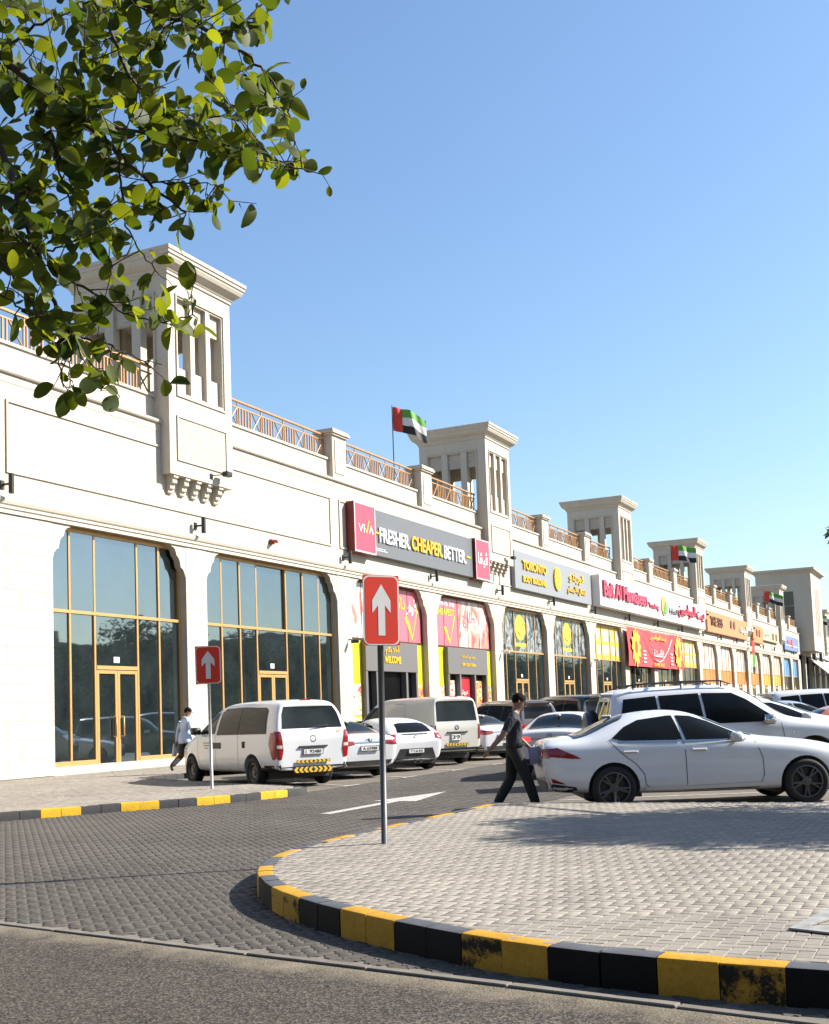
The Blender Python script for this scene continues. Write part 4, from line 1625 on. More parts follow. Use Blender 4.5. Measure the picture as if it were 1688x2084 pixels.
# ---- left pavement
kl = resample([(-18.6, 4), (-16.3, 10.3), (-14.48, 14.37), (-14.18, 14.98)], .35)
N_B = len(kl) - 1
kl += resample([(-14.18, 14.98), (-13.55, 16.16), (-12.74, 17.45), (-12.25, 18.7), (-12.05, 19.6), (-12.08, 20.05)], .36)[1:]
kl2 = resample([(-12.12, 20.12), (-12.3, 20.32), (-19.3, 23.85)], .5, False)
kl3 = resample([(-19.3, 23.9), (-19.3, 70)], .5, False)
ZS = .14
side = link('pavement', None, None)
tag(side, kind='structure')
i1, i2, i3 = offset_line(kl, KW), offset_line(kl2, KW), offset_line(kl3, KW)
side_poly = [(-23.32, 4)] + i1[:-1] + i2[1:] + [(-19.43, 70), (-23.32, 70)]
base = MB().prism(side_poly, -.02, ZS - .010, 'z')
o = base.build('bedding', SAND, side)
fixnormals(o.data)
base = MB().box(-23.32, -19.3, 70.01, 262, -.02, ZS).build('far_pavement', PV_STALL, side)
cells = herring_cells(side_poly, .09, 0.0, (-16, 18))
P = cells[:, :2]
ok = (inside_np(P, side_poly) | (dist_np(P, i1, False) < .035)) & (P[:, 0] > -1.2 * P[:, 1] - 1) & (P[:, 1] < 40)
lay(cells[ok], block_template(.09, 0, .006, .003, .009), ZS - .003, 'pavement_pavers', PV_LIGHT, side, .10, .0015, 6)
MB().box(-23.32, -19.44, 40, 70, ZS - .013, ZS - .004).build('pavement_slab', PV_STALL, side)
kerb_run(kl, ZS, KW, side, lambda i: K_YEL2 if ((i - N_B) // 2) % 2 == 0 else K_BLK2, left=True)
kerb_run(kl2, ZS, KW, side, lambda i: K_BLK2, left=True)
kerb_run(kl3, ZS, KW, side, lambda i: K_BLK2 if (i // 2) % 2 or i < 30 else K_YEL2, left=True)

# ---- paint on the road
LINEP = mat('worn_white_road_paint', (.47, .455, .425), .8, var=.25, vscale=9)
b = MB()
b.prism([(-9.36, 15.9), (-9.18, 15.9), (-9.18, 18.3), (-8.86, 18.3), (-9.27, 20.5), (-9.68, 18.3), (-9.36, 18.3)], .0015, .005, 'z')
o = b.build('road_arrow', LINEP)
tag(o, kind='structure')
fixnormals(o.data)
b = MB()
for k in range(22):
    y = 23.3 + 2.87 * k
    a = Vector((-12.45, y - .9, .004))
    d = Vector((cos(radians(150)), sin(radians(150)), 0))
    nrm = Vector((-d.y, d.x, 0)) * .05
    e = a + d * 6.2
    b.quad(a - nrm, e - nrm, e + nrm, a + nrm)
    f_ = a + Vector((.0, .35, 0))
    b.quad(a + Vector((0, -.3, .001)), a + Vector((.1, -.3, .001)), a + Vector((.1, .45, .001)), a + Vector((0, .45, .001)))
o = b.build('stall_lines', LINEP)
tag(o, kind='structure')
b = MB()
for k in range(12):
    y = 15.2 + 2.45 * k
    a = Vector((-6.3, y + .8, .006))
    d = Vector((cos(radians(27)), sin(radians(27)), 0))
    nrm = Vector((-d.y, d.x, 0)) * .05
    e = a + d * 5.5
    b.quad(a - nrm, e - nrm, e + nrm, a + nrm)
o = b.build('stall_lines_right', LINEP)
tag(o, kind='structure')
# white triangular flashing lying on the island at the right edge (painted steel plate)
pl = thing('steel_plate', 'worn pale metal corner plate lying on the island pavers at the right edge', 'metal plate', (0, 0, ZI))
q = [onground(x, y, ZI) for x, y in ((1605, 1892), (1690, 1850), (1760, 1852), (1760, 1868), (1690, 1872), (1640, 1888), (1760, 1890), (1760, 1902), (1690, 1902))]
b = MB().prism([(q[i].x, q[i].y) for i in (0, 1, 2, 3, 4, 5)], .001, .010, 'z').prism([(q[i].x, q[i].y) for i in (0, 5, 6, 7, 8)], .0015, .012, 'z')
o = b.build('plate', mat('chipped_white_metal', (.30, .295, .28), .7, var=.35, vscale=9), pl)
fixnormals(o.data)
# ================================================================== one-way signs
def road_sign(name, loc, label, yaw, w, h, z0, tilt, polecol, r, pm):
    t = thing(name, label, 'road sign', loc, yaw)
    t.rotation_euler = (0, tilt, yaw)
    MB().tube([(0, 0, -.05), (0, 0, z0 + h * .9)], r, 14).build('pole', pm, t, True)
    # panel in the local xz plane facing -y
    def rr(w_, h_, rad, n=6):
        P = []
        for cx, cz, a0 in ((w_ / 2 - rad, h_ / 2 - rad, 0), (-w_ / 2 + rad, h_ / 2 - rad, 90), (-w_ / 2 + rad, -h_ / 2 + rad, 180), (w_ / 2 - rad, -h_ / 2 + rad, 270)):
            for k in range(n + 1):
                a = radians(a0 + 90 * k / n)
                P.append((cx + rad * cos(a), z0 + h / 2 + cz + rad * sin(a)))
        return P
    RED, WH = MATS['sign_red_sheet'], MATS['sign_white_sheet']
    b = MB().prism(rr(w, h, .012), -r - .012, -r - .008, 'y')
    pn = b.build('panel', [RED], t)
    fixnormals(pn.data)
    rad = w * .17
    for nm, rr_, m, d in (('white_border', rr(w * .985, h * .985, rad), WH, .0145), ('red_field', rr(w * .90, h - w * .095, rad * .82), RED, .0165)):
        o = MB().prism(rr_, -r - d, -r - .011, 'y').build(nm, m, pn)
        fixnormals(o.data)
    cz = z0 + h / 2
    A = [(-.075, -.36), (.075, -.36), (.075, .07), (.20, -.04), (.20, .14), (0, .37), (-.20, .14), (-.20, -.04), (-.075, .07)]
    o = MB().prism([(a * w * 1.25, cz + c * h) for a, c in A], -r - .019, -r - .013, 'y').build('arrow', WH, pn)
    fixnormals(o.data)
    bk = MB()
    for zz in (z0 + h * .25, z0 + h * .75):
        bk.box(-r - .012, r + .012, -r - .008, r + .006, zz - .02, zz + .02)
    bk.build('clamp', pm, t)
    return t


mat('sign_red_sheet', (.70, .035, .012), .35, var=.06)
mat('sign_white_sheet', (.74, .73, .72), .4, var=.06)
GALV = mat('galvanised_steel', (.42, .42, .42), .45, .5, var=.15, vscale=12)
DGREY = mat('dark_grey_pole_paint', (.065, .068, .075), .45, var=.15, vscale=10)
b1 = onground(432, 1605, ZS)
road_sign('one_way_sign', b1, 'small red sign with white up arrow on thin silver pole in front of the minibus', radians(34), .52, .78, 2.12, radians(-.5), None, .032, GALV)
b2 = onground(783, 1716, ZI)
road_sign('one_way_sign', b2, 'large red sign with white up arrow on dark grey pole on the island', radians(50), .41, .735, 2.03, radians(.8), None, .033, DGREY)
# ================================================================== vehicles
# local axes: x forward from the rear axle, y to the car's left, z up
def car_paint(name, col, metal=0.0, rough=.28):
    g = NG(name)
    co = g.coord('Object')
    n1 = g.noise(co, 1.6, 5, .6).outputs[0]
    cc = g.ramp(n1, [(.3, tuple(c * .95 for c in col)), (.7, col)])
    # road dust towards the sills
    sx = g.n('ShaderNodeSeparateXYZ')
    g.l(co, sx.inputs[0])
    k = g.math('MULTIPLY', g.math('SUBTRACT', .55, sx.outputs[2]), .9, clamp=True)
    k = g.math('MULTIPLY', k, g.noise(co, 3, 6, .7).outputs[0])
    cc = g.mix(k, cc, (.24, .20, .155))
    g.l(cc, g.bsdf.inputs['Base Color'])
    g.set(Roughness=rough, Metallic=metal)
    g.bsdf.inputs['Coat Weight'].default_value = .8
    g.bsdf.inputs['Coat Roughness'].default_value = .03
    MATS[name] = g.mat
    return g.mat


W_PAINT = car_paint('white_car_paint', (.60, .61, .63))
W_PAINT2 = car_paint('cream_white_van_paint', (.47, .455, .41))
BK_PAINT = car_paint('black_car_paint', (.010, .010, .012))
GR_PAINT = car_paint('dark_grey_car_paint', (.055, .05, .048), .4)
SI_PAINT = car_paint('silver_car_paint', (.50, .52, .54), .5)
OR_PAINT = car_paint('orange_reflection_paint', (.62, .16, .03))
BG_PAINT = car_paint('beige_car_paint', (.52, .46, .37))


def dark_glass(name, col=(.006, .007, .008), rough=.02):
    g = NG(name)
    co = g.coord('Object')
    n = g.noise(co, 2.0, 3).outputs[0]
    g.l(g.ramp(n, [(.3, col), (.7, tuple(c * 1.6 for c in col))]), g.bsdf.inputs['Base Color'])
    g.set(Roughness=rough)
    g.bsdf.inputs['IOR'].default_value = 1.3
    g.bsdf.inputs['Specular IOR Level'].default_value = .3
    MATS[name] = g.mat
    return g.mat


CGLASS = dark_glass('tinted_car_glass')
CGLASS2 = dark_glass('grey_car_glass', (.012, .015, .015))
RUBBER = mat('tyre_rubber', (.016, .016, .016), .85, bump=.2)
ALLOY = mat('alloy_rim', (.14, .14, .145), .35, .8, var=.1)
ALLOY_D = mat('dark_alloy_rim', (.055, .055, .06), .35, .8, var=.1)
STEELR = mat('grey_steel_rim', (.20, .185, .16), .55, .5, var=.2)
PLAST = mat('black_plastic_trim', (.018, .018, .019), .55)
CHROME = mat('chrome_trim', (.62, .64, .66), .12, 1.0, var=.03)
TAILR = mat('red_tail_lens', (.33, .012, .012), .15, var=.15, coat=.6)
TAILC = mat('clear_lamp_lens', (.62, .60, .58), .12, coat=.5)
AMBER = mat('amber_lens', (.60, .18, .02), .2)
SEAM = mat('panel_gap', (.03, .03, .03), .8)
PLATE = mat('number_plate_white', (.70, .70, .68), .4)
PTXT = mat('plate_black', (.02, .02, .02), .5)
CHEVY = mat('chevron_yellow', (.80, .50, .02), .4)
CHEVK = mat('chevron_black', (.015, .015, .015), .5)
lit = NG('lit_brake_lamp')
lit.set(Roughness=.2)
lit.bsdf.inputs['Base Color'].default_value = (.6, .02, .02, 1)
lit.bsdf.inputs['Emission Color'].default_value = (1, .03, .03, 1)
lit.bsdf.inputs['Emission Strength'].default_value = 1.2
BRAKE = lit.mat


def loft_body(st, crown=.03):
    """st: list of stations (xb,xs,xt,zb,zs,zt,wb,ws,wt)"""
    vs, fs = [], []
    rings = []
    for (xb, xs, xt, zb, zs, zt, wb, ws, wt) in st:
        zm = zb + .42 * (zs - zb)
        half = [(xb, wb * .86, zb), (xb, wb, zb + .06), (xb + (xs - xb) * .42, max(wb, ws) * 1.005, zm), (xb + (xs - xb) * .85, ws * 1.008, zb + .85 * (zs - zb)), (xs, ws * .985, zs),
                (xs + (xt - xs) * .5, ws + (wt - ws) * .40, zs + (zt - zs) * .52), (xt, wt, zt - min(.06, (zt - zs) * .3)), (xt, wt * .72, zt - .008)]
        ring = [(xb, 0, zb)] + [(x, -y, z) for x, y, z in half] + [(xt, 0, zt + crown * .3)] + [(x, y, z) for x, y, z in reversed(half)]
        rings.append(ring)
    n = len(rings[0])
    for r in rings:
        vs += r
    for i in range(len(rings) - 1):
        for k in range(n):
            k2 = (k + 1) % n
            fs.append((i * n + k, i * n + k2, (i + 1) * n + k2, (i + 1) * n + k))
    # caps as quad strips across
    for base, rev in ((0, False), ((len(rings) - 1) * n, True)):
        h = n // 2
        for k in range(h):
            a, b, c, d = base + k, base + k + 1, base + (n - k - 1) % n, base + (n - k) % n
            f = [a, b, c, d]
            f = [q for i_, q in enumerate(f) if q not in f[:i_]]
            if len(f) >= 3:
                fs.append(tuple(f[::-1] if rev else f))
    return vs, fs


def subsurf_mesh(vs, fs, lev=2, cut=None):
    me = bpy.data.meshes.new('tmp')
    me.from_pydata(vs, [], fs)
    fixnormals(me)
    o = bpy.data.objects.new('tmp', me)
    COL.objects.link(o)
    m = o.modifiers.new('s', 'SUBSURF')
    m.levels = lev
    m.render_levels = lev
    bpy.context.view_layer.update()
    dg = bpy.context.evaluated_depsgraph_get()
    full = bpy.data.meshes.new_from_object(o.evaluated_get(dg))
    bm = bmesh.new()
    bm.from_mesh(full)
    bvh = BVHTree.FromBMesh(bm)
    bm.free()
    out = full
    if cut:
        cb = MB()
        for (x, z, r) in cut:
            for s in (-1, 1):
                y0, y1 = (.55, 1.4) if s > 0 else (-1.4, -.55)
                N = 28
                P = [(x + r * cos(2 * pi * k / N), z + r * sin(2 * pi * k / N)) for k in range(N)]
                cb.prism(P, y0, y1, 'y')
        cme = cb.mesh('cut', PLAST)
        fixnormals(cme)
        co = bpy.data.objects.new('cut', cme)
        COL.objects.link(co)
        m2 = o.modifiers.new('b', 'BOOLEAN')
        m2.object = co
        m2.operation = 'DIFFERENCE'
        m2.solver = 'EXACT'
        bpy.context.view_layer.update()
        dg = bpy.context.evaluated_depsgraph_get()
        out = bpy.data.meshes.new_from_object(o.evaluated_get(dg))
        bpy.data.objects.remove(co)
    bpy.data.objects.remove(o)
    return out, bvh


def patch(bvh, poly, plane, m, parent, name, off=.004, res=.07, lift=None, both=False):
    """a thin panel following the body: poly in the given view plane, projected on the surface"""
    sides = {'left': Vector((0, -1, 0)), 'right': Vector((0, 1, 0)), 'rear': Vector((1, 0, 0)), 'front': Vector((-1, 0, 0)), 'top': Vector((0, 0, -1))}
    d = sides[plane]
    dense = []
    n = len(poly)
    for i in range(n):
        a, b = Vector(poly[i]), Vector(poly[(i + 1) % n])
        k = max(1, int((b - a).length / res))
        for q in range(k):
            dense.append(a.lerp(b, q / k))
    nb = len(dense)
    xs = [p.x for p in dense]
    ys = [p.y for p in dense]
    inner = []
    x = min(xs) + res * .5
    pl = [(p.x, p.y) for p in dense]
    while x < max(xs):
        y = min(ys) + res * .5
        while y < max(ys):
            if inside((x, y), pl) and min((Vector((x, y)) - p).length for p in dense) > res * .4:
                inner.append(Vector((x, y)))
            y += res
        x += res
    V2, E2, F2 = delaunay_2d_cdt(dense + inner, [(i, (i + 1) % nb) for i in range(nb)], [], 1, 1e-5)[:3]
    pts = []
    for p in V2:
        if plane in ('left', 'right'):
            o = Vector((p.x, 3 if plane == 'left' else -3, p.y))
        elif plane in ('rear', 'front'):
            o = Vector((-9 if plane == 'rear' else 12, p.x, p.y))
        else:
            o = Vector((p.x, p.y, 6))
        hit = bvh.ray_cast(o, d)
        if hit[0] is None:
            hit = bvh.find_nearest(o + d * (2.2 if plane in ('left', 'right') else 8))
        nrm = hit[1]
        if nrm.dot(d) > 0:
            nrm = -nrm
        pts.append(hit[0] + nrm * off)
    mb_ = MB().add(pts, F2)
    o = mb_.build(name, m, parent, True)
    # orient outward
    me = o.data
    flip = sum(1 if p.normal.dot(d) > 0 else -1 for p in me.polygons)
    if flip > 0:
        me.flip_normals()
    return o


def strip(bvh, pts, plane, w, m, parent, name, off=.007):
    """narrow line following the surface (door gaps, mouldings)"""
    P = [Vector(p) for p in pts]
    L, R = [], []
    for i, p in enumerate(P):
        t = (P[min(i + 1, len(P) - 1)] - P[max(i - 1, 0)]).normalized()
        nn = Vector((-t.y, t.x)) * (w / 2)
        L.append(p + nn)
        R.append(p - nn)
    return patch(bvh, [tuple(q) for q in L + R[::-1]], plane, m, parent, name, off, .09)


def wheel_meshes(r, rim_r, w, style):
    b = MB()
    h = w / 2
    b.lathe([(rim_r, -h * .8), (rim_r + .01, -h), (r - .035, -h), (r - .008, -h * .8), (r, -h * .45), (r, h * .45), (r - .008, h * .8), (r - .035, h), (rim_r + .01, h), (rim_r, h * .8), (rim_r - .01, h * .3)], 32, 'y')
    ty = b.mesh('wheel', RUBBER, True)
    b = MB()
    b.lathe([(rim_r + .004, h * .82), (rim_r - .02, h * .86), (rim_r - .035, h * .6), (rim_r - .05, h * .2)], 32, 'y')
    b.lathe([(rim_r - .05, h * .2), (.01, h * .15)], 32, 'y', 1)
    if style == 'alloy':
        for k in range(5):
            for dd in (-.16, .16):
                a = 2 * pi * k / 5 + pi / 2
                a1 = a + dd
                p0 = (.06 * cos(a), h * .55, .06 * sin(a))
                p1 = ((rim_r - .02) * cos(a1), h * .72, (rim_r - .02) * sin(a1))
                b.tube([p0, p1], [.026, .017], 6)
        b.lathe([(.075, h * .3), (.07, h * .68), (.02, h * .72), (.001, h * .72)], 16, 'y')
    else:
        b.lathe([(rim_r - .05, h * .2), (rim_r - .07, h * .5), (rim_r - .12, h * .45), (.07, h * .35), (.06, h * .62), (.001, h * .64)], 24, 'y')
        for k in range(9):
            a = 2 * pi * k / 9
            b.prism([((rim_r - .075) * cos(a) + .018 * cos(t * pi / 4), (rim_r - .075) * sin(a) + .018 * sin(t * pi / 4)) for t in range(8)], h * .44, h * .505, 'y', 1)
    return ty, b


def add_wheels(root, wb, track, r, rim_r, w, style, rimm):
    ty, rb = wheel_meshes(r, rim_r, w, style)
    rme = rb.mesh('rim', [rimm, PLAST])
    fixnormals(rme)
    for x in (0, wb):
        for s in (1, -1):
            o = link('wheel', ty, root, (x, s * track / 2, r))
            o.rotation_euler = (0, rnd.uniform(0, 6), 0 if s > 0 else pi)
            link('rim', rme, o)


def liners(root, wb, r, wid):
    for x in (0, wb):
        b = MB()
        b.box(x - r * 1.3, x + r * 1.3, -wid, wid, r * .55, r * 2.2)
        o = b.build('wheel_well', PLAST, root)


def plate(root, x, y, z, w, h, txt, rear=True, az=0.0, tilt=0.0):
    o = link('number_plate', MB().cbox(-.012, 0, -w / 2, w / 2, -h / 2, h / 2, .004).mesh('number_plate', PLATE), root, (x, y, z))
    o.rotation_euler = (0, tilt, az)
    MB().box(-.014, -.0125, -w / 2, w / 2, h / 2 - .012, h / 2).box(-.014, -.0125, -w / 2, w / 2, -h / 2, -h / 2 + .012).box(-.0141, -.0126, -w / 2, -w / 2 + .012, -h / 2, h / 2).box(-.0141, -.0126, w / 2 - .012, w / 2, -h / 2, h / 2).build('plate_rim', PTXT, o)
    me = text_mesh(txt, w * .78, h * .55, PTXT, .004, .01)
    l = link('plate_number', me, o, (-.0125, 0, 0))
    l.rotation_euler = (0, 0, pi)
    return o


def chevrons(root, x, y0, y1, z, h, n):
    b = MB()
    b.box(x - .006, x, y0, y1, z - h / 2, z + h / 2, 1)
    step = (y1 - y0) / n
    mid = (y0 + y1) / 2
    for k in range(n):
        c = y0 + (k + .5) * step
        s = 1 if c > mid else -1
        q = step * .28
        e = s * step * .22
        b.add([(x - .009, c - q - e, z - h / 2), (x - .009, c + q - e, z - h / 2), (x - .009, c + q + e, z), (x - .009, c - q + e, z)], [(0, 1, 2, 3)], 0)
        b.add([(x - .009, c - q + e, z), (x - .009, c + q + e, z), (x - .009, c + q - e, z + h / 2), (x - .009, c - q - e, z + h / 2)], [(0, 1, 2, 3)], 0)
    b.build('hazard_chevrons', [CHEVY, CHEVK], root)


def mirror_part(root, x, y, z, m, big=False):
    k = 1.25 if big else 1.0
    for s in (1, -1):
        b = MB()
        b.cbox(-.10 * k, .07 * k, -.085 * k, .085 * k, -.065 * k, .075 * k, .035)
        o = b.build('door_mirror', m, root, False, (x, s * (y + .10), z))
        sharp_smooth(o.data, 60)
        MB().tube([(.02, -s * .16, -.05), (0, 0, -.02)], .022, 6).build('mirror_arm', PLAST, o)


def interior(root, x0, x1, w, z0, z1):
    b = MB()
    for x in (x0, (x0 + x1) / 2):
        for y in (-w * .5, w * .5):
            b.cbox(x - .08, x + .06, y - .22, y + .22, z0, z1, .04)
    b.build('seats', PLAST, root)


# ---------------------------------------------------------------- sedan
def make_sedan(paint, label, detail=True, platetxt='A 63988', rim=None, brake=False, rim_m=None, glass=None):
    t = thing('sedan_car', label, 'car')
    S = [  # xb xs xt  zb zs zt  wb ws wt
        (-.93, -1.00, -.99, .34, .80, .90, .52, .58, .42),
        (-.94, -1.03, -1.0, .30, .84, 1.00, .70, .74, .62),
        (-.84, -.92, -.88, .27, .87, 1.06, .80, .85, .68),
        (-.60, -.62, -.60, .25, .90, 1.075, .86, .895, .70),
        (-.36, -.36, -.34, .24, .93, 1.10, .88, .905, .66),
        (-.06, -.06, .02, .23, .955, 1.30, .89, .905, .57),
        (.32, .32, .40, .22, .955, 1.405, .89, .90, .57),
        (.85, .85, .85, .21, .945, 1.435, .89, .90, .58),
        (1.28, 1.28, 1.22, .21, .93, 1.41, .89, .90, .57),
        (1.72, 1.72, 1.62, .21, .92, 1.24, .89, .895, .58),
        (2.06, 2.06, 2.02, .21, .90, 1.045, .89, .89, .66),
        (2.40, 2.40, 2.40, .21, .86, .985, .885, .885, .70),
        (2.95, 2.95, 2.95, .22, .80, .93, .86, .87, .68),
        (3.35, 3.38, 3.38, .24, .70, .85, .78, .80, .60),
        (3.55, 3.60, 3.58, .27, .60, .74, .62, .66, .48),
        (3.62, 3.68, 3.64, .30, .54, .66, .45, .48, .34)]
    vs, fs = loft_body(S)
    R = .325
    me, bvh = subsurf_mesh(vs, fs, 2, [(0, R, .375), (2.8, R, .375)])
    me.materials.clear()
    me.materials.append(paint)
    sharp_smooth(me, 50)
    body = link('body', me, t)
    gl = glass or CGLASS
    liners(t, 2.8, R, .72)
    add_wheels(t, 2.8, 1.60, R, .235, .215, rim or 'alloy', rim_m or ALLOY)
    for pl in ('right', 'left'):
        patch(bvh, [(.00, 1.035), (.20, 1.19), (.42, 1.285), (.86, 1.335), (.93, 1.335), (1.02, .985), (.5, .995), (.15, 1.00)], pl, gl, body, 'side_window', .011)
        patch(bvh, [(.985, 1.335), (1.20, 1.32), (1.45, 1.235), (1.80, 1.07), (1.93, .975), (1.07, .985)], pl, gl, body, 'side_window', .011)
        if detail:
            strip(bvh, [(-.05, 1.02), (.02, .93), (.15, .80), (.33, .66), (.44, .52), (.46, .36), (.55, .30), (1.06, .27)], pl, .009, SEAM, body, 'door_gap')
            strip(bvh, [(1.035, .97), (1.05, .80), (1.06, .27)], pl, .009, SEAM, body, 'door_gap')
            strip(bvh, [(1.06, .27), (2.10, .27), (2.18, .45), (2.17, .70), (2.08, .93)], pl, .009, SEAM, body, 'door_gap')
            strip(bvh, [(.08, .985), (1.0, .968), (1.95, .958)], pl, .022, CHROME, body, 'window_trim', .014)
            strip(bvh, [(.45, .305), (1.1, .30), (2.2, .32)], pl, .05, paint, body, 'sill_moulding', .012)
            sg = -1 if pl == 'right' else 1
            for hx in (.25, 1.25):
                h = bvh.ray_cast(Vector((hx, sg * 3, .84)), Vector((0, -sg, 0)))[0]
                MB().cbox(-.11, .11, -.018, .018, -.018, .018, .012).build('door_handle', paint, body, False, (hx, h.y + sg * .014, .84))
        patch(bvh, [(-.99, .90), (-.80, .93), (-.52, .80), (-.46, .765), (-.60, .77), (-.86, .80), (-.99, .80)], pl, TAILR, body, 'tail_lamp', .006, .05)
        patch(bvh, [(-.9, .50), (-.72, .42), (-.70, .40), (-.88, .43)], pl, TAILR, body, 'reflector', .005, .05)
        patch(bvh, [(-.98, .43), (-.55, .36), (-.47, .22), (-.95, .22)], pl, PLAST, body, 'bumper_insert', .004, .06)
        patch(bvh, [(3.20, .74), (3.42, .66), (3.55, .60), (3.50, .56), (3.3, .60)], pl, TAILC, body, 'head_lamp', .005, .05)
    patch(bvh, [(-.52, -.62), (-.52, .62), (.20, .50), (.28, .30), (.30, 0), (.28, -.30), (.20, -.50)], 'top', gl, body, 'rear_window', .011, .09)
    patch(bvh, [(1.42, -.52), (1.36, 0), (1.42, .52), (2.10, .64), (2.16, .3), (2.17, 0), (2.16, -.3), (2.10, -.64)], 'top', gl, body, 'windscreen', .011, .09)
    for s in (1, -1):
        patch(bvh, [(s * .80, .92), (s * .45, .90), (s * .42, .82), (s * .82, .78)], 'rear', BRAKE if brake else TAILR, body, 'tail_lamp', .008, .05)
    patch(bvh, [(-.42, .88), (.42, .88), (.42, .85), (-.42, .85)], 'rear', CHROME, body, 'boot_trim', .012, .06)
    patch(bvh, [(-.66, .43), (.66, .43), (.60, .31), (-.60, .31)], 'rear', PLAST, body, 'lower_bumper', .004, .06)
    hx = bvh.ray_cast(Vector((-9, 0, .72)), Vector((1, 0, 0)))[0]
    plate(body, hx.x - .012, 0, .72, .52, .125, platetxt)
    MB().lathe([(.055, 0), (.06, -.008), (.04, -.012)], 16, 'x', 0, (hx.x - .02, 0, .925)).build('round_badge', CHROME, body)
    if brake:
        MB().box(.06, .09, -.16, .16, 1.285, 1.305).build('high_brake_lamp', BRAKE, body)
    patch(bvh, [(-.45, .62), (.45, .62), (.38, .36), (-.38, .36)], 'front', PLAST, body, 'grille', .004, .06)
    mirror_part(body, 1.80, .86, 1.0, paint)
    MB().cbox(-.05, .10, -.04, .04, 0, .05, .015).build('roof_antenna', paint, body, False, (.05, 0, 1.33))
    return t


# ---------------------------------------------------------------- compact hatchback
def make_hatch(paint, label, platetxt='71640', glass=None):
    t = thing('hatchback_car', label, 'car')
    S = [(-.62, -.70, -.62, .34, .78, .95, .52, .56, .42),
         (-.64, -.74, -.60, .30, .84, 1.08, .72, .76, .58),
         (-.56, -.64, -.42, .27, .89, 1.22, .82, .86, .60),
         (-.36, -.40, -.10, .25, .93, 1.34, .87, .90, .60),
         (.05, .05, .20, .22, .95, 1.405, .89, .90, .58),
         (.55, .55, .60, .20, .95, 1.43, .89, .895, .585),
         (1.05, 1.05, 1.0, .20, .94, 1.42, .89, .89, .58),
         (1.50, 1.50, 1.40, .20, .93, 1.31, .89, .89, .57),
         (1.95, 1.95, 1.88, .20, .92, 1.10, .89, .885, .62),
         (2.30, 2.30, 2.30, .21, .88, 1.0, .88, .88, .68),
         (2.85, 2.85, 2.85, .23, .80, .92, .84, .85, .64),
         (3.22, 3.25, 3.22, .26, .68, .80, .72, .74, .52),
         (3.40, 3.44, 3.40, .30, .56, .68, .50, .54, .38)]
    vs, fs = loft_body(S)
    R = .33
    me, bvh = subsurf_mesh(vs, fs, 2, [(0, R, .38), (2.65, R, .38)])
    me.materials.clear()
    me.materials.append(paint)
    sharp_smooth(me, 50)
    body = link('body', me, t)
    gl = glass or CGLASS
    liners(t, 2.65, R, .72)
    add_wheels(t, 2.65, 1.58, R, .235, .21, 'alloy', ALLOY)
    for pl in ('left', 'right'):
        patch(bvh, [(.10, 1.06), (.32, 1.22), (.70, 1.29), (.74, .99), (.30, 1.0)], pl, gl, body, 'side_window', .011)
        patch(bvh, [(.79, 1.30), (1.10, 1.29), (1.36, 1.20), (1.72, 1.03), (1.78, .97), (.83, .985)], pl, gl, body, 'side_window', .011)
        strip(bvh, [(.78, .98), (.80, .4), (.84, .28), (1.85, .28), (1.93, .5), (1.88, .92)], pl, .009, SEAM, body, 'door_gap')
        patch(bvh, [(-.70, .98), (-.42, 1.0), (-.30, .88), (-.50, .80), (-.72, .80)], pl, TAILR, body, 'tail_lamp', .006, .05)
        patch(bvh, [(2.95, .76), (3.18, .70), (3.30, .62), (3.1, .62)], pl, TAILC, body, 'head_lamp', .005, .05)
    patch(bvh, [(-.55, 1.02), (.55, 1.02), (.46, 1.24), (.30, 1.27), (-.30, 1.27), (-.46, 1.24)], 'rear', gl, body, 'rear_window', .006, .06)
    patch(bvh, [(-.40, .96), (.40, .96), (.44, .99), (-.44, .99)], 'rear', PLAST, body, 'spoiler_line', .007, .06)
    patch(bvh, [(1.15, -.52), (1.10, 0), (1.15, .52), (1.92, .60), (2.0, 0), (1.92, -.60)], 'top', gl, body, 'windscreen', .011, .09)
    for s in (1, -1):
        patch(bvh, [(s * .82, .97), (s * .62, .99), (s * .60, .86), (s * .82, .80)], 'rear', TAILR, body, 'tail_lamp', .009, .05)
    patch(bvh, [(-.52, .60), (.52, .60), (.66, .30), (-.66, .30)], 'rear', PLAST, body, 'lower_bumper', .005, .06)
    hx = bvh.ray_cast(Vector((-9, 0, .53)), Vector((1, 0, 0)))[0]
    plate(body, hx.x - .015, 0, .53, .50, .12, platetxt)
    hx = bvh.ray_cast(Vector((-9, 0, .88)), Vector((1, 0, 0)))[0]
    MB().lathe([(.06, 0), (.065, -.008), (.04, -.014)], 16, 'x', 0, (hx.x - .004, 0, .88)).build('round_badge', CHROME, body)
    b = MB()
    for s in (-1, 1):
        b.lathe([(.045, 0), (.05, -.05), (.04, -.05), (.035, 0)], 14, 'x', 0, (-.66, s * .10, .27))
    b.build('exhaust', CHROME, body)
    patch(bvh, [(-.5, .58), (.5, .58), (.4, .34), (-.4, .34)], 'front', PLAST, body, 'grille', .004, .06)
    mirror_part(body, 1.70, .85, 1.0, paint)
    return t


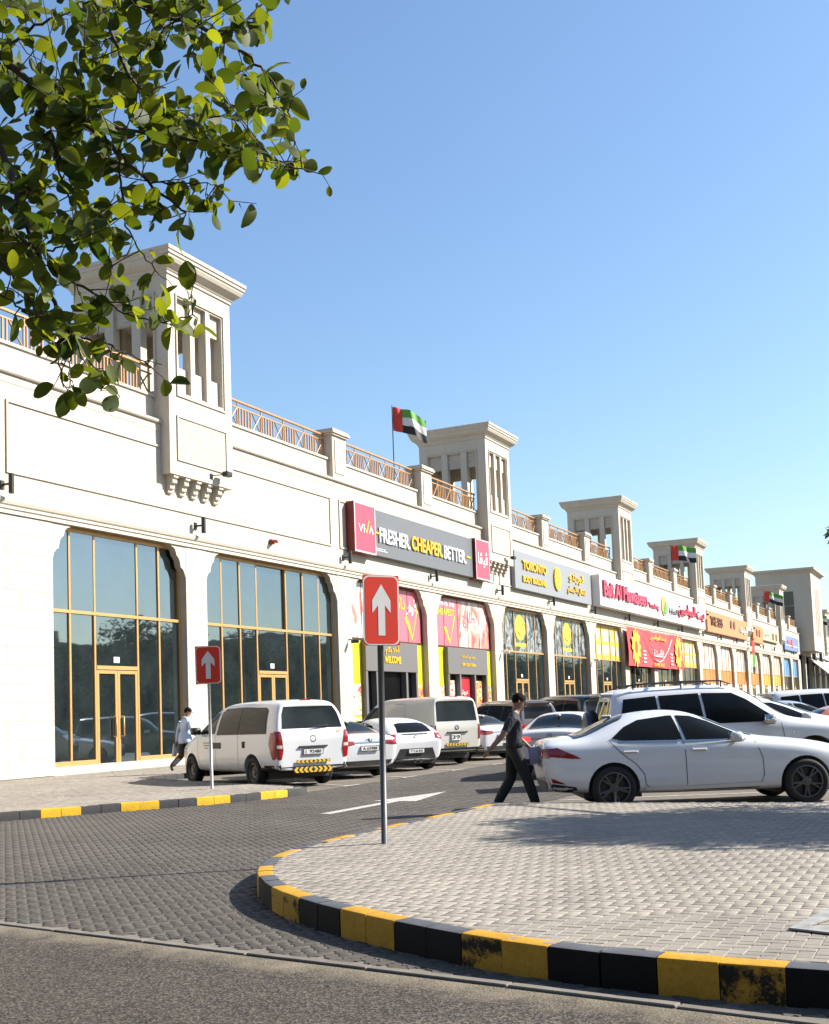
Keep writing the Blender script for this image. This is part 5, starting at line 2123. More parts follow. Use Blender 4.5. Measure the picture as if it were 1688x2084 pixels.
# ---------------------------------------------------------------- large off-roader
def make_suv(paint, label, spare=False, rack=True, glass=None, plated='52713', rimm=None):
    t = thing('suv_car', label, 'car')
    S = [(-.90, -.95, -.80, .52, 1.00, 1.60, .55, .60, .48),
         (-.92, -.98, -.84, .46, 1.04, 1.74, .82, .86, .66),
         (-.84, -.90, -.76, .42, 1.06, 1.80, .90, .94, .70),
         (-.55, -.58, -.50, .38, 1.08, 1.835, .94, .965, .72),
         (.0, .0, .05, .36, 1.08, 1.85, .95, .97, .73),
         (.7, .7, .7, .35, 1.08, 1.86, .95, .97, .735),
         (1.3, 1.3, 1.25, .35, 1.07, 1.855, .95, .97, .73),
         (1.75, 1.75, 1.62, .35, 1.07, 1.80, .95, .97, .71),
         (2.10, 2.10, 1.98, .35, 1.07, 1.56, .95, .965, .70),
         (2.42, 2.42, 2.36, .36, 1.06, 1.26, .95, .96, .74),
         (2.75, 2.75, 2.75, .38, 1.03, 1.17, .95, .955, .78),
         (3.30, 3.30, 3.30, .40, .98, 1.11, .93, .945, .76),
         (3.65, 3.68, 3.66, .42, .90, 1.02, .88, .89, .70),
         (3.82, 3.86, 3.82, .46, .78, .90, .74, .76, .60)]
    vs, fs = loft_body(S)
    R = .385
    me, bvh = subsurf_mesh(vs, fs, 2, [(0, R, .46), (2.85, R, .46)])
    me.materials.clear()
    me.materials.append(paint)
    sharp_smooth(me, 50)
    body = link('body', me, t)
    gl = glass or CGLASS
    liners(t, 2.85, R, .76)
    add_wheels(t, 2.85, 1.66, R, .235, .26, 'alloy', rimm or ALLOY)
    for pl in ('left', 'right'):
        patch(bvh, [(-.72, 1.16), (-.62, 1.62), (-.02, 1.665), (.02, 1.13)], pl, gl, body, 'side_window', .011)
        patch(bvh, [(.07, 1.13), (.03, 1.665), (.78, 1.69), (.84, 1.12)], pl, gl, body, 'side_window', .011)
        patch(bvh, [(.89, 1.12), (.83, 1.69), (1.40, 1.675), (1.66, 1.55), (2.10, 1.24), (2.18, 1.13)], pl, gl, body, 'side_window', .011)
        strip(bvh, [(.05, 1.10), (.05, .85), (.30, .62), (.42, .42), (.86, .40), (.865, 1.10)], pl, .010, SEAM, body, 'door_gap')
        strip(bvh, [(.86, .40), (2.25, .40), (2.32, .7), (2.26, 1.10)], pl, .010, SEAM, body, 'door_gap')
        strip(bvh, [(.5, .62), (2.2, .62)], pl, .06, paint, body, 'side_moulding', .012)
        strip(bvh, [(.5, .38), (2.3, .38)], pl, .09, PLAST, body, 'side_step', .02)
        sg = -1 if pl == 'right' else 1
        for hx in (.28, 1.10):
            h = bvh.ray_cast(Vector((hx, sg * 3, .98)), Vector((0, -sg, 0)))[0]
            MB().cbox(-.12, .12, -.02, .02, -.02, .02, .012).build('door_handle', CHROME, body, False, (hx, h.y + sg * .018, .98))
        patch(bvh, [(-.95, 1.02), (-.74, 1.02), (-.74, .78), (-.95, .78)], pl, TAILR, body, 'tail_lamp', .006, .05)
        patch(bvh, [(3.40, .98), (3.70, .92), (3.74, .80), (3.45, .82)], pl, TAILC, body, 'head_lamp', .005, .05)
        patch(bvh, [(2.45, .95), (2.53, .95), (2.53, .89), (2.45, .89)], pl, CHROME, body, 'wing_badge', .005, .05)
    patch(bvh, [(-.66, 1.20), (.66, 1.20), (.60, 1.60), (-.60, 1.60)], 'rear', gl, body, 'rear_window', .006, .07)
    patch(bvh, [(1.70, -.62), (1.64, 0), (1.70, .62), (2.36, .70), (2.44, 0), (2.36, -.70)], 'top', gl, body, 'windscreen', .011, .09)
    MB().cbox(-1.02, -.76, -.60, .60, 1.70, 1.76, .025).build('roof_spoiler', paint, body)
    for s in (1, -1):
        patch(bvh, [(s * .84, 1.04), (s * .62, 1.04), (s * .62, .76), (s * .84, .76)], 'rear', TAILR, body, 'tail_lamp', .009, .05)
    patch(bvh, [(-.82, .64), (.82, .64), (.80, .48), (-.80, .48)], 'rear', PLAST, body, 'lower_bumper', .01, .08)
    patch(bvh, [(-.55, .98), (.55, .98), (.5, .66), (-.5, .66)], 'front', CHROME, body, 'grille', .006, .06)
    hx = bvh.ray_cast(Vector((-9, 0, .86)), Vector((1, 0, 0)))[0]
    plate(body, hx.x - .02, .0 if not spare else .35, .84, .48, .15, plated)
    if spare:
        MB().lathe([(.001, -.13), (.26, -.13), (.345, -.10), (.365, -.04), (.365, .10), (.33, .13)], 28, 'x', 0, (-1.12, .05, 1.06)).build('spare_wheel_cover', mat('navy_wheel_cover', (.03, .045, .09), .3), body, True)
        MB().lathe([(.365, -.02), (.385, -.02), (.385, .08), (.365, .08)], 28, 'x', 0, (-1.12, .05, 1.06)).build('spare_tyre', RUBBER, body, True)
    if rack:
        b = MB()
        for s in (-1, 1):
            b.tube([(-.55, s * .66, 1.84), (-.40, s * .66, 1.90), (.5, s * .66, 1.925), (1.25, s * .66, 1.915), (1.42, s * .66, 1.85)], .015, 8)
            for x in (-.40, .5, 1.25):
                b.tube([(x, s * .66, 1.80), (x, s * .66, 1.91)], .014, 6)
        for x in (0.0, .95):
            b.cbox(x - .03, x + .03, -.66, .66, 1.895, 1.925, .01)
        b.build('roof_rack', PLAST, body)
    mirror_part(body, 2.02, .95, 1.16, CHROME, True)
    return t


# ---------------------------------------------------------------- vans
def make_minibus(paint, label):
    t = thing('minibus', label, 'van')
    S = [(-1.02, -1.08, -.86, .42, 1.10, 1.70, .60, .66, .52),
         (-1.04, -1.11, -.90, .38, 1.14, 1.83, .86, .88, .66),
         (-.96, -1.02, -.82, .36, 1.16, 1.895, .92, .945, .70),
         (-.6, -.62, -.5, .34, 1.17, 1.92, .94, .96, .72),
         (.3, .3, .3, .30, 1.17, 1.93, .95, .96, .73),
         (1.3, 1.3, 1.25, .30, 1.16, 1.925, .95, .96, .73),
         (2.0, 2.0, 1.85, .30, 1.15, 1.88, .95, .96, .72),
         (2.55, 2.55, 2.30, .30, 1.13, 1.70, .95, .955, .70),
         (3.00, 3.00, 2.85, .31, 1.10, 1.36, .94, .94, .74),
         (3.35, 3.35, 3.30, .32, 1.02, 1.16, .92, .92, .74),
         (3.75, 3.76, 3.74, .33, .90, 1.03, .88, .885, .68),
         (3.97, 4.00, 3.97, .36, .74, .86, .74, .76, .56),
         (4.05, 4.09, 4.05, .40, .64, .74, .55, .58, .42)]
    vs, fs = loft_body(S)
    R = .34
    me, bvh = subsurf_mesh(vs, fs, 2, [(0, R, .41), (3.2, R, .41)])
    me.materials.clear()
    me.materials.append(paint)
    sharp_smooth(me, 50)
    body = link('body', me, t)
    liners(t, 3.2, R, .76)
    add_wheels(t, 3.2, 1.68, R, .205, .215, 'steel', STEELR)
    for pl in ('left', 'right'):
        patch(bvh, [(-.67, 1.18), (-.56, 1.69), (-.42, 1.755), (.62, 1.785), (1.54, 1.77), (1.70, 1.69), (1.76, 1.17)], pl, PLAST, body, 'window_surround', .006)
        patch(bvh, [(-.62, 1.22), (-.52, 1.66), (-.40, 1.72), (.62, 1.755), (.64, 1.20)], pl, CGLASS, body, 'side_window', .011)
        patch(bvh, [(.68, 1.20), (.66, 1.755), (1.50, 1.74), (1.66, 1.66), (1.72, 1.21)], pl, CGLASS, body, 'side_window', .011)
        patch(bvh, [(1.88, 1.20), (1.84, 1.70), (2.05, 1.66), (2.42, 1.42), (2.78, 1.20)], pl, CGLASS, body, 'side_window', .011)
        strip(bvh, [(.66, 1.16), (.66, .36), (1.80, .34), (1.80, 1.70)], pl, .010, SEAM, body, 'door_gap')
        strip(bvh, [(1.80, .34), (2.62, .36), (2.78, .7), (2.80, 1.12)], pl, .010, SEAM, body, 'door_gap')
        patch(bvh, [(1.52, 1.00), (1.93, 1.00), (1.93, .86), (1.52, .86)], pl, PLAST, body, 'door_handle_plate', .012, .08)
        patch(bvh, [(-1.06, 1.22), (-.84, 1.20), (-.80, .95), (-.92, .62), (-1.06, .66)], pl, TAILR, body, 'tail_lamp', .006, .05)
        patch(bvh, [(-1.10, .50), (-.55, .50), (-.46, .30), (-1.10, .30)], pl, PLAST, body, 'bumper_wrap', .006, .08)
        strip(bvh, [(.30, .88), (.44, .88), (.44, 1.02), (.30, 1.02), (.30, .88)], pl, .006, SEAM, body, 'filler_flap')
        patch(bvh, [(3.45, .96), (3.80, .88), (3.95, .72), (3.6, .78)], pl, TAILC, body, 'head_lamp', .005, .05)
    patch(bvh, [(-.76, 1.28), (.76, 1.28), (.70, 1.60), (.62, 1.76), (-.62, 1.76), (-.70, 1.60)], 'rear', CGLASS2, body, 'rear_window', .006, .07)
    for s in (1, -1):
        patch(bvh, [(s * .90, 1.24), (s * .80, 1.22), (s * .74, .80), (s * .78, .62), (s * .92, .62)], 'rear', TAILR, body, 'tail_lamp', .009, .05)
        patch(bvh, [(s * .89, .93), (s * .77, .93), (s * .77, .86), (s * .89, .86)], 'rear', TAILC, body, 'reversing_lamp', .012, .05)
    patch(bvh, [(-.93, .46), (.93, .46), (.92, .24), (-.92, .24)], 'rear', PLAST, body, 'rear_bumper', .02, .08)
    hx = bvh.ray_cast(Vector((-9, 0, .78)), Vector((1, 0, 0)))[0].x
    MB().cbox(hx - .05, hx + .02, -.36, .36, .86, .90, .012).build('tailgate_handle', PLAST, body)
    plate(body, hx - .012, 0, .77, .50, .13, '1  92480')
    chevrons(body, hx - .008, -.42, .42, .56, .065, 8)
    hb = bvh.ray_cast(Vector((-9, 0, .38)), Vector((1, 0, 0)))[0].x
    chevrons(body, hb - .026, -.48, .48, .38, .12, 8)
    MB().lathe([(.07, 0), (.08, -.008), (.06, -.012), (.055, 0)], 18, 'x', 0, (hx - .012, 0, 1.05)).build('round_badge', CHROME, body)
    MB().box(hx - .014, hx - .006, -.82, -.60, 1.13, 1.20).build('yellow_sticker', mat('ochre_sticker', (.62, .38, .03), .5), body)
    MB().cbox(-.80, -.72, -.13, .13, 1.875, 1.915, .01).build('high_brake_lamp', TAILR, body)
    MB().tube([(-1.06, .0, 1.30), (-1.05, -.42, 1.33)], .012, 6).build('wiper', PLAST, body)
    h = bvh.ray_cast(Vector((2.3, 3, .95)), Vector((0, -1, 0)))[0].y
    b = MB()
    for k, w in enumerate((.34, .30, .20)):
        b.box(2.28 - w / 2, 2.28 + w / 2, h + .002, h + .006, .98 - k * .06, 1.005 - k * .06)
    b.build('door_lettering', mat('grey_lettering', (.25, .25, .26), .5), body)
    patch(bvh, [(2.10, -.62), (2.04, 0), (2.10, .62), (3.10, .76), (3.22, 0), (3.10, -.76)], 'top', CGLASS2, body, 'windscreen', .011, .1)
    patch(bvh, [(-.5, .80), (.5, .80), (.4, .55), (-.4, .55)], 'front', PLAST, body, 'grille', .005, .06)
    mirror_part(body, 2.72, .94, 1.27, PLAST, True)
    interior(body, .4, 1.9, .9, .8, 1.45)
    return t


def make_panel_van(paint, label):
    t = thing('panel_van', label, 'van')
    S = [(-.90, -.93, -.82, .46, 1.10, 1.80, .56, .60, .52),
         (-.92, -.96, -.85, .42, 1.12, 1.92, .80, .80, .70),
         (-.86, -.90, -.80, .38, 1.14, 1.965, .83, .845, .74),
         (-.5, -.5, -.45, .34, 1.15, 1.98, .84, .85, .75),
         (.6, .6, .6, .32, 1.15, 1.985, .845, .85, .755),
         (1.7, 1.7, 1.68, .32, 1.15, 1.98, .845, .85, .75),
         (2.35, 2.35, 2.20, .32, 1.14, 1.94, .845, .85, .74),
         (2.95, 2.95, 2.60, .33, 1.12, 1.76, .84, .845, .71),
         (3.42, 3.45, 3.10, .34, 1.08, 1.40, .83, .83, .72),
         (3.62, 3.64, 3.50, .36, .98, 1.14, .80, .80, .70),
         (3.70, 3.73, 3.70, .40, .80, .92, .70, .70, .58)]
    vs, fs = loft_body(S)
    R = .335
    me, bvh = subsurf_mesh(vs, fs, 2, [(0, R, .40), (2.57, R, .40)])
    me.materials.clear()
    me.materials.append(paint)
    sharp_smooth(me, 50)
    body = link('body', me, t)
    liners(t, 2.57, R, .66)
    add_wheels(t, 2.57, 1.46, R, .20, .20, 'steel', STEELR)
    for pl in ('left', 'right'):
        patch(bvh, [(2.02, 1.20), (2.02, 1.72), (2.40, 1.72), (2.70, 1.58), (3.05, 1.22)], pl, CGLASS2, body, 'side_window', .011)
        strip(bvh, [(1.85, 1.86), (1.85, .40)], pl, .010, SEAM, body, 'door_gap')
        strip(bvh, [(.55, 1.80), (.55, .40), (1.85, .40)], pl, .010, SEAM, body, 'door_gap')
        strip(bvh, [(-.8, 1.12), (1.8, 1.12)], pl, .012, SEAM, body, 'body_crease')
        strip(bvh, [(.6, 1.80), (1.1, 1.80)], pl, .012, SEAM, body, 'door_rail')
        patch(bvh, [(-.94, .52), (-.48, .52), (-.44, .34), (-.94, .34)], pl, PLAST, body, 'bumper_wrap', .02, .08)
    patch(bvh, [(-.70, 1.26), (.70, 1.26), (.66, 1.80), (.60, 1.84), (-.60, 1.84), (-.66, 1.80)], 'rear', CGLASS2, body, 'rear_window', .006, .07)
    for s in (1, -1):
        patch(bvh, [(s * .83, 1.16), (s * .74, 1.16), (s * .74, .72), (s * .83, .72)], 'rear', TAILR, body, 'tail_lamp', .010, .05)
    patch(bvh, [(-.82, .50), (.82, .50), (.82, .34), (-.82, .34)], 'rear', PLAST, body, 'rear_bumper', .04, .08)
    hx = bvh.ray_cast(Vector((-9, 0, .85)), Vector((1, 0, 0)))[0].x
    MB().cbox(hx - .05, hx + .02, -.36, .36, .92, .96, .012).build('tailgate_handle', PLAST, body)
    plate(body, hx - .012, .05, .80, .34, .20, '39')
    chevrons(body, hx - .01, -.40, .40, .59, .08, 8)
    MB().lathe([(.06, 0), (.07, -.008), (.05, -.012), (.045, 0)], 18, 'x', 0, (hx - .012, 0, 1.08)).build('round_badge', CHROME, body)
    MB().cbox(-.82, -.75, -.12, .12, 1.93, 1.965, .01).build('high_brake_lamp', TAILR, body)
    patch(bvh, [(2.50, -.60), (2.44, 0), (2.50, .60), (3.36, .68), (3.42, 0), (3.36, -.68)], 'top', CGLASS2, body, 'windscreen', .011, .1)
    patch(bvh, [(-.5, .80), (.5, .80), (.4, .60), (-.4, .60)], 'front', PLAST, body, 'grille', .005, .06)
    mirror_part(body, 2.95, .84, 1.25, PLAST, True)
    return t


def put(t, x, y, deg, z=0.0, sc=1.0):
    t.location = (x, y, z)
    t.rotation_euler = (0, 0, radians(deg))
    t.scale = (sc, sc, sc)
    return t


def clone(src, label, x, y, deg, paint=None, sc=1.0, old=None):
    c = copy_tree(src)
    c['label'] = label
    put(c, x, y, deg, 0.0, sc)
    if paint:
        cache = {}
        stack = [c]
        while stack:
            o = stack.pop()
            stack += list(o.children)
            if o.data and any(m is old for m in o.data.materials):
                k = o.data.name
                if k not in cache:
                    me = o.data.copy()
                    for i, m in enumerate(me.materials):
                        if m is old:
                            me.materials[i] = paint
                    cache[k] = me
                o.data = cache[k]
    return c


# right row, noses away from the aisle
lexus = put(make_sedan(W_PAINT, 'white saloon with black tinted windows parked broadside beside the island'), -5.21, 17.36, 26.5)
suv = put(make_suv(W_PAINT, 'white off-roader with roof rack and spare wheel parked behind the nearest white saloon', True, True), -5.75, 22.3, 26.5)
hatch = make_hatch(W_PAINT, 'small white hatchback with rounded tail between the white saloon and the panel van')
bus = put(make_minibus(W_PAINT, 'white minibus with hazard chevrons on its rear bumper nose in to the pavement'), -14.1, 22.7, 151)
van = put(make_panel_van(W_PAINT2, 'tall cream panel van with windowless sides and black rear bumper'), -14.3, 31.3, 149)
put(hatch, -14.0, 28.25, 150)
saloon_w = make_sedan(W_PAINT, 'white saloon squeezed between the minibus and the small hatchback', True, 'A 63988', 'steel', False, ALLOY, CGLASS2)
put(saloon_w, -14.1, 25.45, 150)
clone(saloon_w, 'white saloon just right of the cream panel van', -14.1, 34.3, 150)
brk = make_sedan(W_PAINT, 'white saloon driving off down the aisle with a red brake lamp lit', True, 'D 52146', 'alloy', True, ALLOY)
put(brk, -8.55, 25.2, 97)
suv_g = make_suv(GR_PAINT, 'dark grey off-roader parked two bays right of the panel van', False, False)
put(suv_g, -14.3, 38.3, 150)
suv_b = clone(suv_g, 'large black off-roader behind the walking man in the dark shirt', -13.6, 43.0, 150, BK_PAINT, 1.08, GR_PAINT)
clone(hatch, 'white crossover with chromed mirror behind the white off-roader', -5.6, 27.0, 26.5, None, 1.13)
clone(hatch, 'hatchback in orange standing in for an orange reflection at the right edge of the picture', -3.7, 34.0, 26.5, OR_PAINT, .96, W_PAINT)  # stands in for an orange reflection on a windscreen pillar
clone(lexus, 'silver saloon partly hidden beyond the orange hatchback', -6.2, 36.5, 26.5, SI_PAINT, 1.05, W_PAINT)
clone(suv_g, 'white off-roader far down the right row past the silver saloon', -5.8, 42.0, 26.5, W_PAINT, 1.0, GR_PAINT)
clone(saloon_w, 'white saloon in the left row past the black off-roader', -14.0, 46.2, 150)
clone(suv_g, 'first beige off-roader far along the left row', -14.1, 55.0, 150, BG_PAINT, 1.0, GR_PAINT)
clone(van, 'second cream panel van far along the left row', -14.1, 64.0, 150)
clone(suv_g, 'beige off-roader beyond the far panel van', -14.1, 70.5, 150, BG_PAINT, 1.05, GR_PAINT)
clone(lexus, 'silver saloon far along the left row before the far panel van', -14.1, 60.0, 150, SI_PAINT, 1.0, W_PAINT)
clone(van, 'third cream panel van near the end of the left row', -14.1, 78.0, 150)
clone(suv_g, 'white off-roader near the end of the left row', -14.1, 86.0, 150, W_PAINT, 1.0, GR_PAINT)
clone(hatch, 'white hatchback in the left row next to the far silver saloon', -14.1, 51.0, 150)
clone(suv_g, 'white off-roader in the right row far beyond the others', -5.8, 52.0, 26.5, W_PAINT, 1.0, GR_PAINT)
clone(van, 'cream panel van in the right row far away', -5.8, 62.0, 26.5)
# ================================================================== people
SKIN = mat('brown_skin', (.30, .155, .095), .55, var=.08)
HAIR = mat('black_hair', (.010, .008, .007), .85, var=.3, vscale=40, bump=.8, bscale=120, spec=.1)


def cloth(name, col, scale=9, strength=.5):
    g = NG(name)
    co = g.coord('Object')
    mp = g.n('ShaderNodeMapping')
    mp.inputs['Scale'].default_value = (1, 1, .55)
    mp.inputs['Rotation'].default_value = (.3, .5, 0)
    g.l(co, mp.inputs['Vector'])
    n = g.noise(mp.outputs[0], scale, 4, .55)
    n.inputs['Distortion'].default_value = .8
    cc = g.ramp(n.outputs[0], [(.3, tuple(c * .85 for c in col)), (.7, tuple(c * 1.08 for c in col))])
    g.l(cc, g.bsdf.inputs['Base Color'])
    g.set(Roughness=.85)
    g.bump(n.outputs[0], strength, .05)
    return g.mat


def skin_body(V, E, R, root, regions, name='body', parent=None, mats=()):
    """joints -> Skin + Subdivision surface; regions: list of material index per joint"""
    me = bpy.data.meshes.new(name)
    me.from_pydata(V, E, [])
    o = bpy.data.objects.new('tmp_skin', me)
    COL.objects.link(o)
    bpy.context.view_layer.objects.active = o
    m = o.modifiers.new('skin', 'SKIN')
    m.use_smooth_shade = True
    m.branch_smoothing = .6
    sv = me.skin_vertices[0].data
    for i, r in enumerate(R):
        sv[i].radius = r if hasattr(r, '__len__') else (r, r)
        sv[i].use_root = i == root
    s = o.modifiers.new('sub', 'SUBSURF')
    s.levels = s.render_levels = 2
    bpy.context.view_layer.update()
    dg = bpy.context.evaluated_depsgraph_get()
    out = bpy.data.meshes.new_from_object(o.evaluated_get(dg))
    bpy.data.objects.remove(o)
    for mm in mats:
        out.materials.append(mm)
    segs = [(Vector(V[a]), Vector(V[b]), regions[a], regions[b]) for a, b in E]
    for p in out.polygons:
        c = p.center
        best = None
        for a, b, ra, rb in segs:
            ab = b - a
            t = max(0, min(1, (c - a).dot(ab) / max(1e-9, ab.dot(ab))))
            d = (c - a - ab * t).length
            if best is None or d < best[0]:
                best = (d, ra if t < .5 else rb)
        p.material_index = best[1]
        p.use_smooth = True
    return link(name, out, parent)


def hand(V, E, R, G, wrist_i, pos, fdir, side, curl, g):
    """palm and five fingers branching off joint wrist_i"""
    f = Vector(fdir).normalized()
    sd = Vector(side).normalized()
    cu = Vector(curl).normalized()
    pw = Vector(pos)
    V.append(tuple(pw)); R.append((.036, .022)); G.append(g)
    palm = len(V) - 1
    E.append((wrist_i, palm))
    for k, (off, L) in enumerate(((-.027, .062), (-.009, .075), (.009, .072), (.027, .055))):
        a = pw + f * .042 + sd * off
        b = a + f * L * .55 + cu * L * .22
        c = b + f * L * .22 + cu * L * .40
        i0 = len(V)
        V.extend([tuple(a), tuple(b), tuple(c)])
        R.extend([.0105, .0095, .0085])
        G.extend([g] * 3)
        E.extend([(palm, i0), (i0, i0 + 1), (i0 + 1, i0 + 2)])
    a = pw + sd * -.036 + f * .008
    b = a + f * .035 - sd * .012 + cu * .02
    i0 = len(V)
    V.extend([tuple(a), tuple(b)])
    R.extend([.012, .009])
    G.extend([g] * 2)
    E.extend([(palm, i0), (i0, i0 + 1)])


def person(name, label, loc, az, J, shirt, trousers, shoe, short_sleeve, hairfn, extra=None):
    t = thing(name, label, 'person', loc, az)
    V, R, G, E = [], [], [], []
    def v(p, r, g):
        V.append(p); R.append(r); G.append(g)
        return len(V) - 1
    S, T, K, F = 0, 1, 2, 3
    pel = v(J['pelvis'], (.172, .165), T)
    wai = v(J['waist'], (.178, .178), S)
    che = v(J['chest'], (.188, .182), S)
    upc = v(J['upper'], (.155, .140), S)
    nek = v(J['neck'], .062, K)
    jaw = v(J['jaw'], (.066, .086), K)
    hed = v(J['head'], (.084, .103), K)
    crn = v(J['crown'], (.062, .075), K)
    E += [(pel, wai), (wai, che), (che, upc), (upc, nek), (nek, jaw), (jaw, hed), (hed, crn)]
    for sd in ('r', 'l'):
        hip = v(J[sd + 'hip'], .112, T)
        mid = v(tuple((Vector(J[sd + 'hip']) * .5 + Vector(J[sd + 'knee']) * .5)), .104, T)
        kne = v(J[sd + 'knee'], .086, T)
        cal = v(tuple((Vector(J[sd + 'knee']) * .55 + Vector(J[sd + 'ankle']) * .45)), .084, T)
        ank = v(J[sd + 'ankle'], .074, T)
        hel = v(J[sd + 'heel'], .042, F)
        toe = v(J[sd + 'toe'], (.046, .032), F)
        E += [(pel, hip), (hip, mid), (mid, kne), (kne, cal), (cal, ank), (ank, hel), (hel, toe)]
        sh = v(J[sd + 'sho'], .082, S)
        up = v(tuple(Vector(J[sd + 'sho']) * .45 + Vector(J[sd + 'elb']) * .55), .070, S)
        el = v(J[sd + 'elb'], .046, K if short_sleeve else S)
        fo = v(tuple(Vector(J[sd + 'elb']) * .6 + Vector(J[sd + 'wri']) * .4), .044 if short_sleeve else .050, K if short_sleeve else S)
        wr = v(J[sd + 'wri'], .030 if short_sleeve else .036, K if short_sleeve else S)
        E += [(upc, sh), (sh, up), (up, el), (el, fo), (fo, wr)]
        fd = (Vector(J[sd + 'wri']) - Vector(J[sd + 'elb'])).normalized()
        hand(V, E, R, G, wr, Vector(J[sd + 'wri']) + fd * .055, fd, (1, 0, 0) if abs(fd.x) < .7 else (0, 0, 1), (0, 1 if sd == 'r' else -1, 0), K)
    bd = skin_body(V, E, R, 0, G, 'body', t, (shirt, trousers, SKIN, shoe))
    # head details
    hd, fw = Vector(J['head']), Vector(J['face']).normalized()
    rt = fw.cross(Vector((0, 0, 1))).normalized()
    up = rt.cross(fw).normalized()
    b = MB()
    b.tube([hd + fw * .085 + up * .025, hd + fw * .112 - up * .012, hd + fw * .092 - up * .028], [.008, .016, .010], 6)
    b.build('nose', SKIN, bd, True)
    for s in (-1, 1):
        b = MB()
        c = hd + rt * s * .082 - fw * .005
        b.tube([c + up * .028, c + up * .01 + rt * s * .012, c - up * .03], [.010, .015, .008], 6)
        b.build('ear', SKIN, bd, True)
        e = hd + fw * .085 + rt * s * .032 + up * .015
        MB().tube([e - rt * .012, e + rt * .012], [.007, .007], 6).build('eye', mat('dark_eye', (.01, .008, .007), .2), bd)
        MB().tube([e + up * .018 - rt * .016, e + up * .020 + rt * .016], [.005, .005], 5).build('eyebrow', HAIR, bd)
    m = hd + fw * .082 - up * .052
    MB().tube([m - rt * .022, m + fw * .004, m + rt * .022], [.004, .007, .004], 6).build('mouth', mat('dark_lips', (.16, .06, .045), .5), bd)
    # hair: cap following the skull with an uneven edge
    N, M_ = 20, 8
    vs, fs = [], []
    rr = random.Random(len(label))
    for j in range(M_ + 1):
        for i in range(N):
            a = 2 * pi * i / N
            front = cos(a)          # towards the face
            low = -.18 + hairfn * (1.15 - 1.15 * front)
            ph = (pi / 2) * (1 - j / M_ * (1.0 + low * .55))
            rad = Vector((cos(ph) * cos(a) * .098, cos(ph) * sin(a) * .085, sin(ph) * .092))
            rad *= 1.08 + rr.uniform(-.05, .05)
            vs.append(hd + up * .022 + fw * (rad.x - .014) + rt * rad.y + up * rad.z)
    for j in range(M_):
        for i in range(N):
            i2 = (i + 1) % N
            fs.append((j * N + i, (j + 1) * N + i, (j + 1) * N + i2, j * N + i2))
    fs.append(tuple(range(N)))
    MB().add(vs, fs).build('hair', HAIR, bd, True)
    if extra:
        extra(t, bd)
    return t


POLO = cloth('slate_polo_cotton', (.013, .014, .024), 7, .8)
BLKT = cloth('black_trouser_cloth', (.010, .010, .011), 7, .4)
BLUES = cloth('pale_blue_shirt_cotton', (.46, .53, .66), 7, .55)
DKT = cloth('dark_brown_trouser_cloth', (.028, .024, .020), 7, .4)
SHOE = mat('black_shoe_leather', (.012, .011, .010), .4)
SHOEB = mat('brown_boot_leather', (.055, .032, .018), .5)


def extra1(t, bd):
    b = MB()
    b.tube([(.03, -.152, .86), (.10, -.150, .70), (.17, -.155, .50), (.245, -.15, .28), (.30, -.145, .12)], .010, 6)
    b.build('blue_trouser_stripe', mat('blue_piping', (.01, .05, .16), .6), bd)
    b = MB().lathe([(.168, -.025), (.176, -.02), (.176, .02), (.168, .025)], 20, 'z', 0, (.015, 0, .995))
    o = b.build('belt', mat('black_belt', (.01, .01, .01), .4), bd)
    b = MB().tube([(.045, -.07, 1.475), (.085, 0, 1.465), (.045, .07, 1.475), (-.04, .05, 1.50), (-.05, 0, 1.505), (-.04, -.05, 1.50), (.045, -.07, 1.475)], .016, 6)
    b.build('collar', POLO, bd)


man1 = person('person', 'person in a dark polo shirt and black trousers striding past the white saloon', (-6.30, 16.45, 0), radians(25.5),
              dict(pelvis=(0, 0, .94), waist=(.02, 0, 1.06), chest=(.03, 0, 1.25), upper=(.02, 0, 1.40), neck=(.05, 0, 1.50), jaw=(.095, 0, 1.565), head=(.115, 0, 1.635), crown=(.105, 0, 1.685), face=(1, -.08, -.32),
                   rhip=(.01, -.10, .88), rknee=(.17, -.10, .50), rankle=(.29, -.09, .11), rheel=(.27, -.09, .045), rtoe=(.45, -.10, .035),
                   lhip=(-.01, .10, .88), lknee=(-.05, .09, .49), lankle=(-.27, .08, .13), lheel=(-.30, .08, .10), ltoe=(-.15, .08, .032),
                   rsho=(-.01, -.165, 1.39), relb=(-.17, -.24, 1.14), rwri=(-.36, -.25, .95), lsho=(.0, .165, 1.39), lelb=(.06, .24, 1.12), lwri=(.25, .17, .94)),
              POLO, BLKT, SHOE, True, .55, extra1)
# papers held by the man
pp_ = thing('paper_sheets', 'folded lilac white papers held by the person in the dark polo shirt', 'paper', man1.location, man1.rotation_euler.z)
b = MB()
for k in range(3):
    b.add([(.22 + k * .004, .10 - k * .006, .93), (.40 + k * .004, .09 - k * .006, .95), (.42 + k * .004, .10 - k * .006, .70), (.25 + k * .004, .12 - k * .006, .68)], [(0, 1, 2, 3)])
    b.add([(.22 + k * .004, .098 - k * .006, .93), (.25 + k * .004, .118 - k * .006, .68), (.42 + k * .004, .098 - k * .006, .70), (.40 + k * .004, .088 - k * .006, .95)], [(0, 1, 2, 3)])
b.build('sheets', mat('lilac_paper', (.50, .48, .68), .7), pp_)


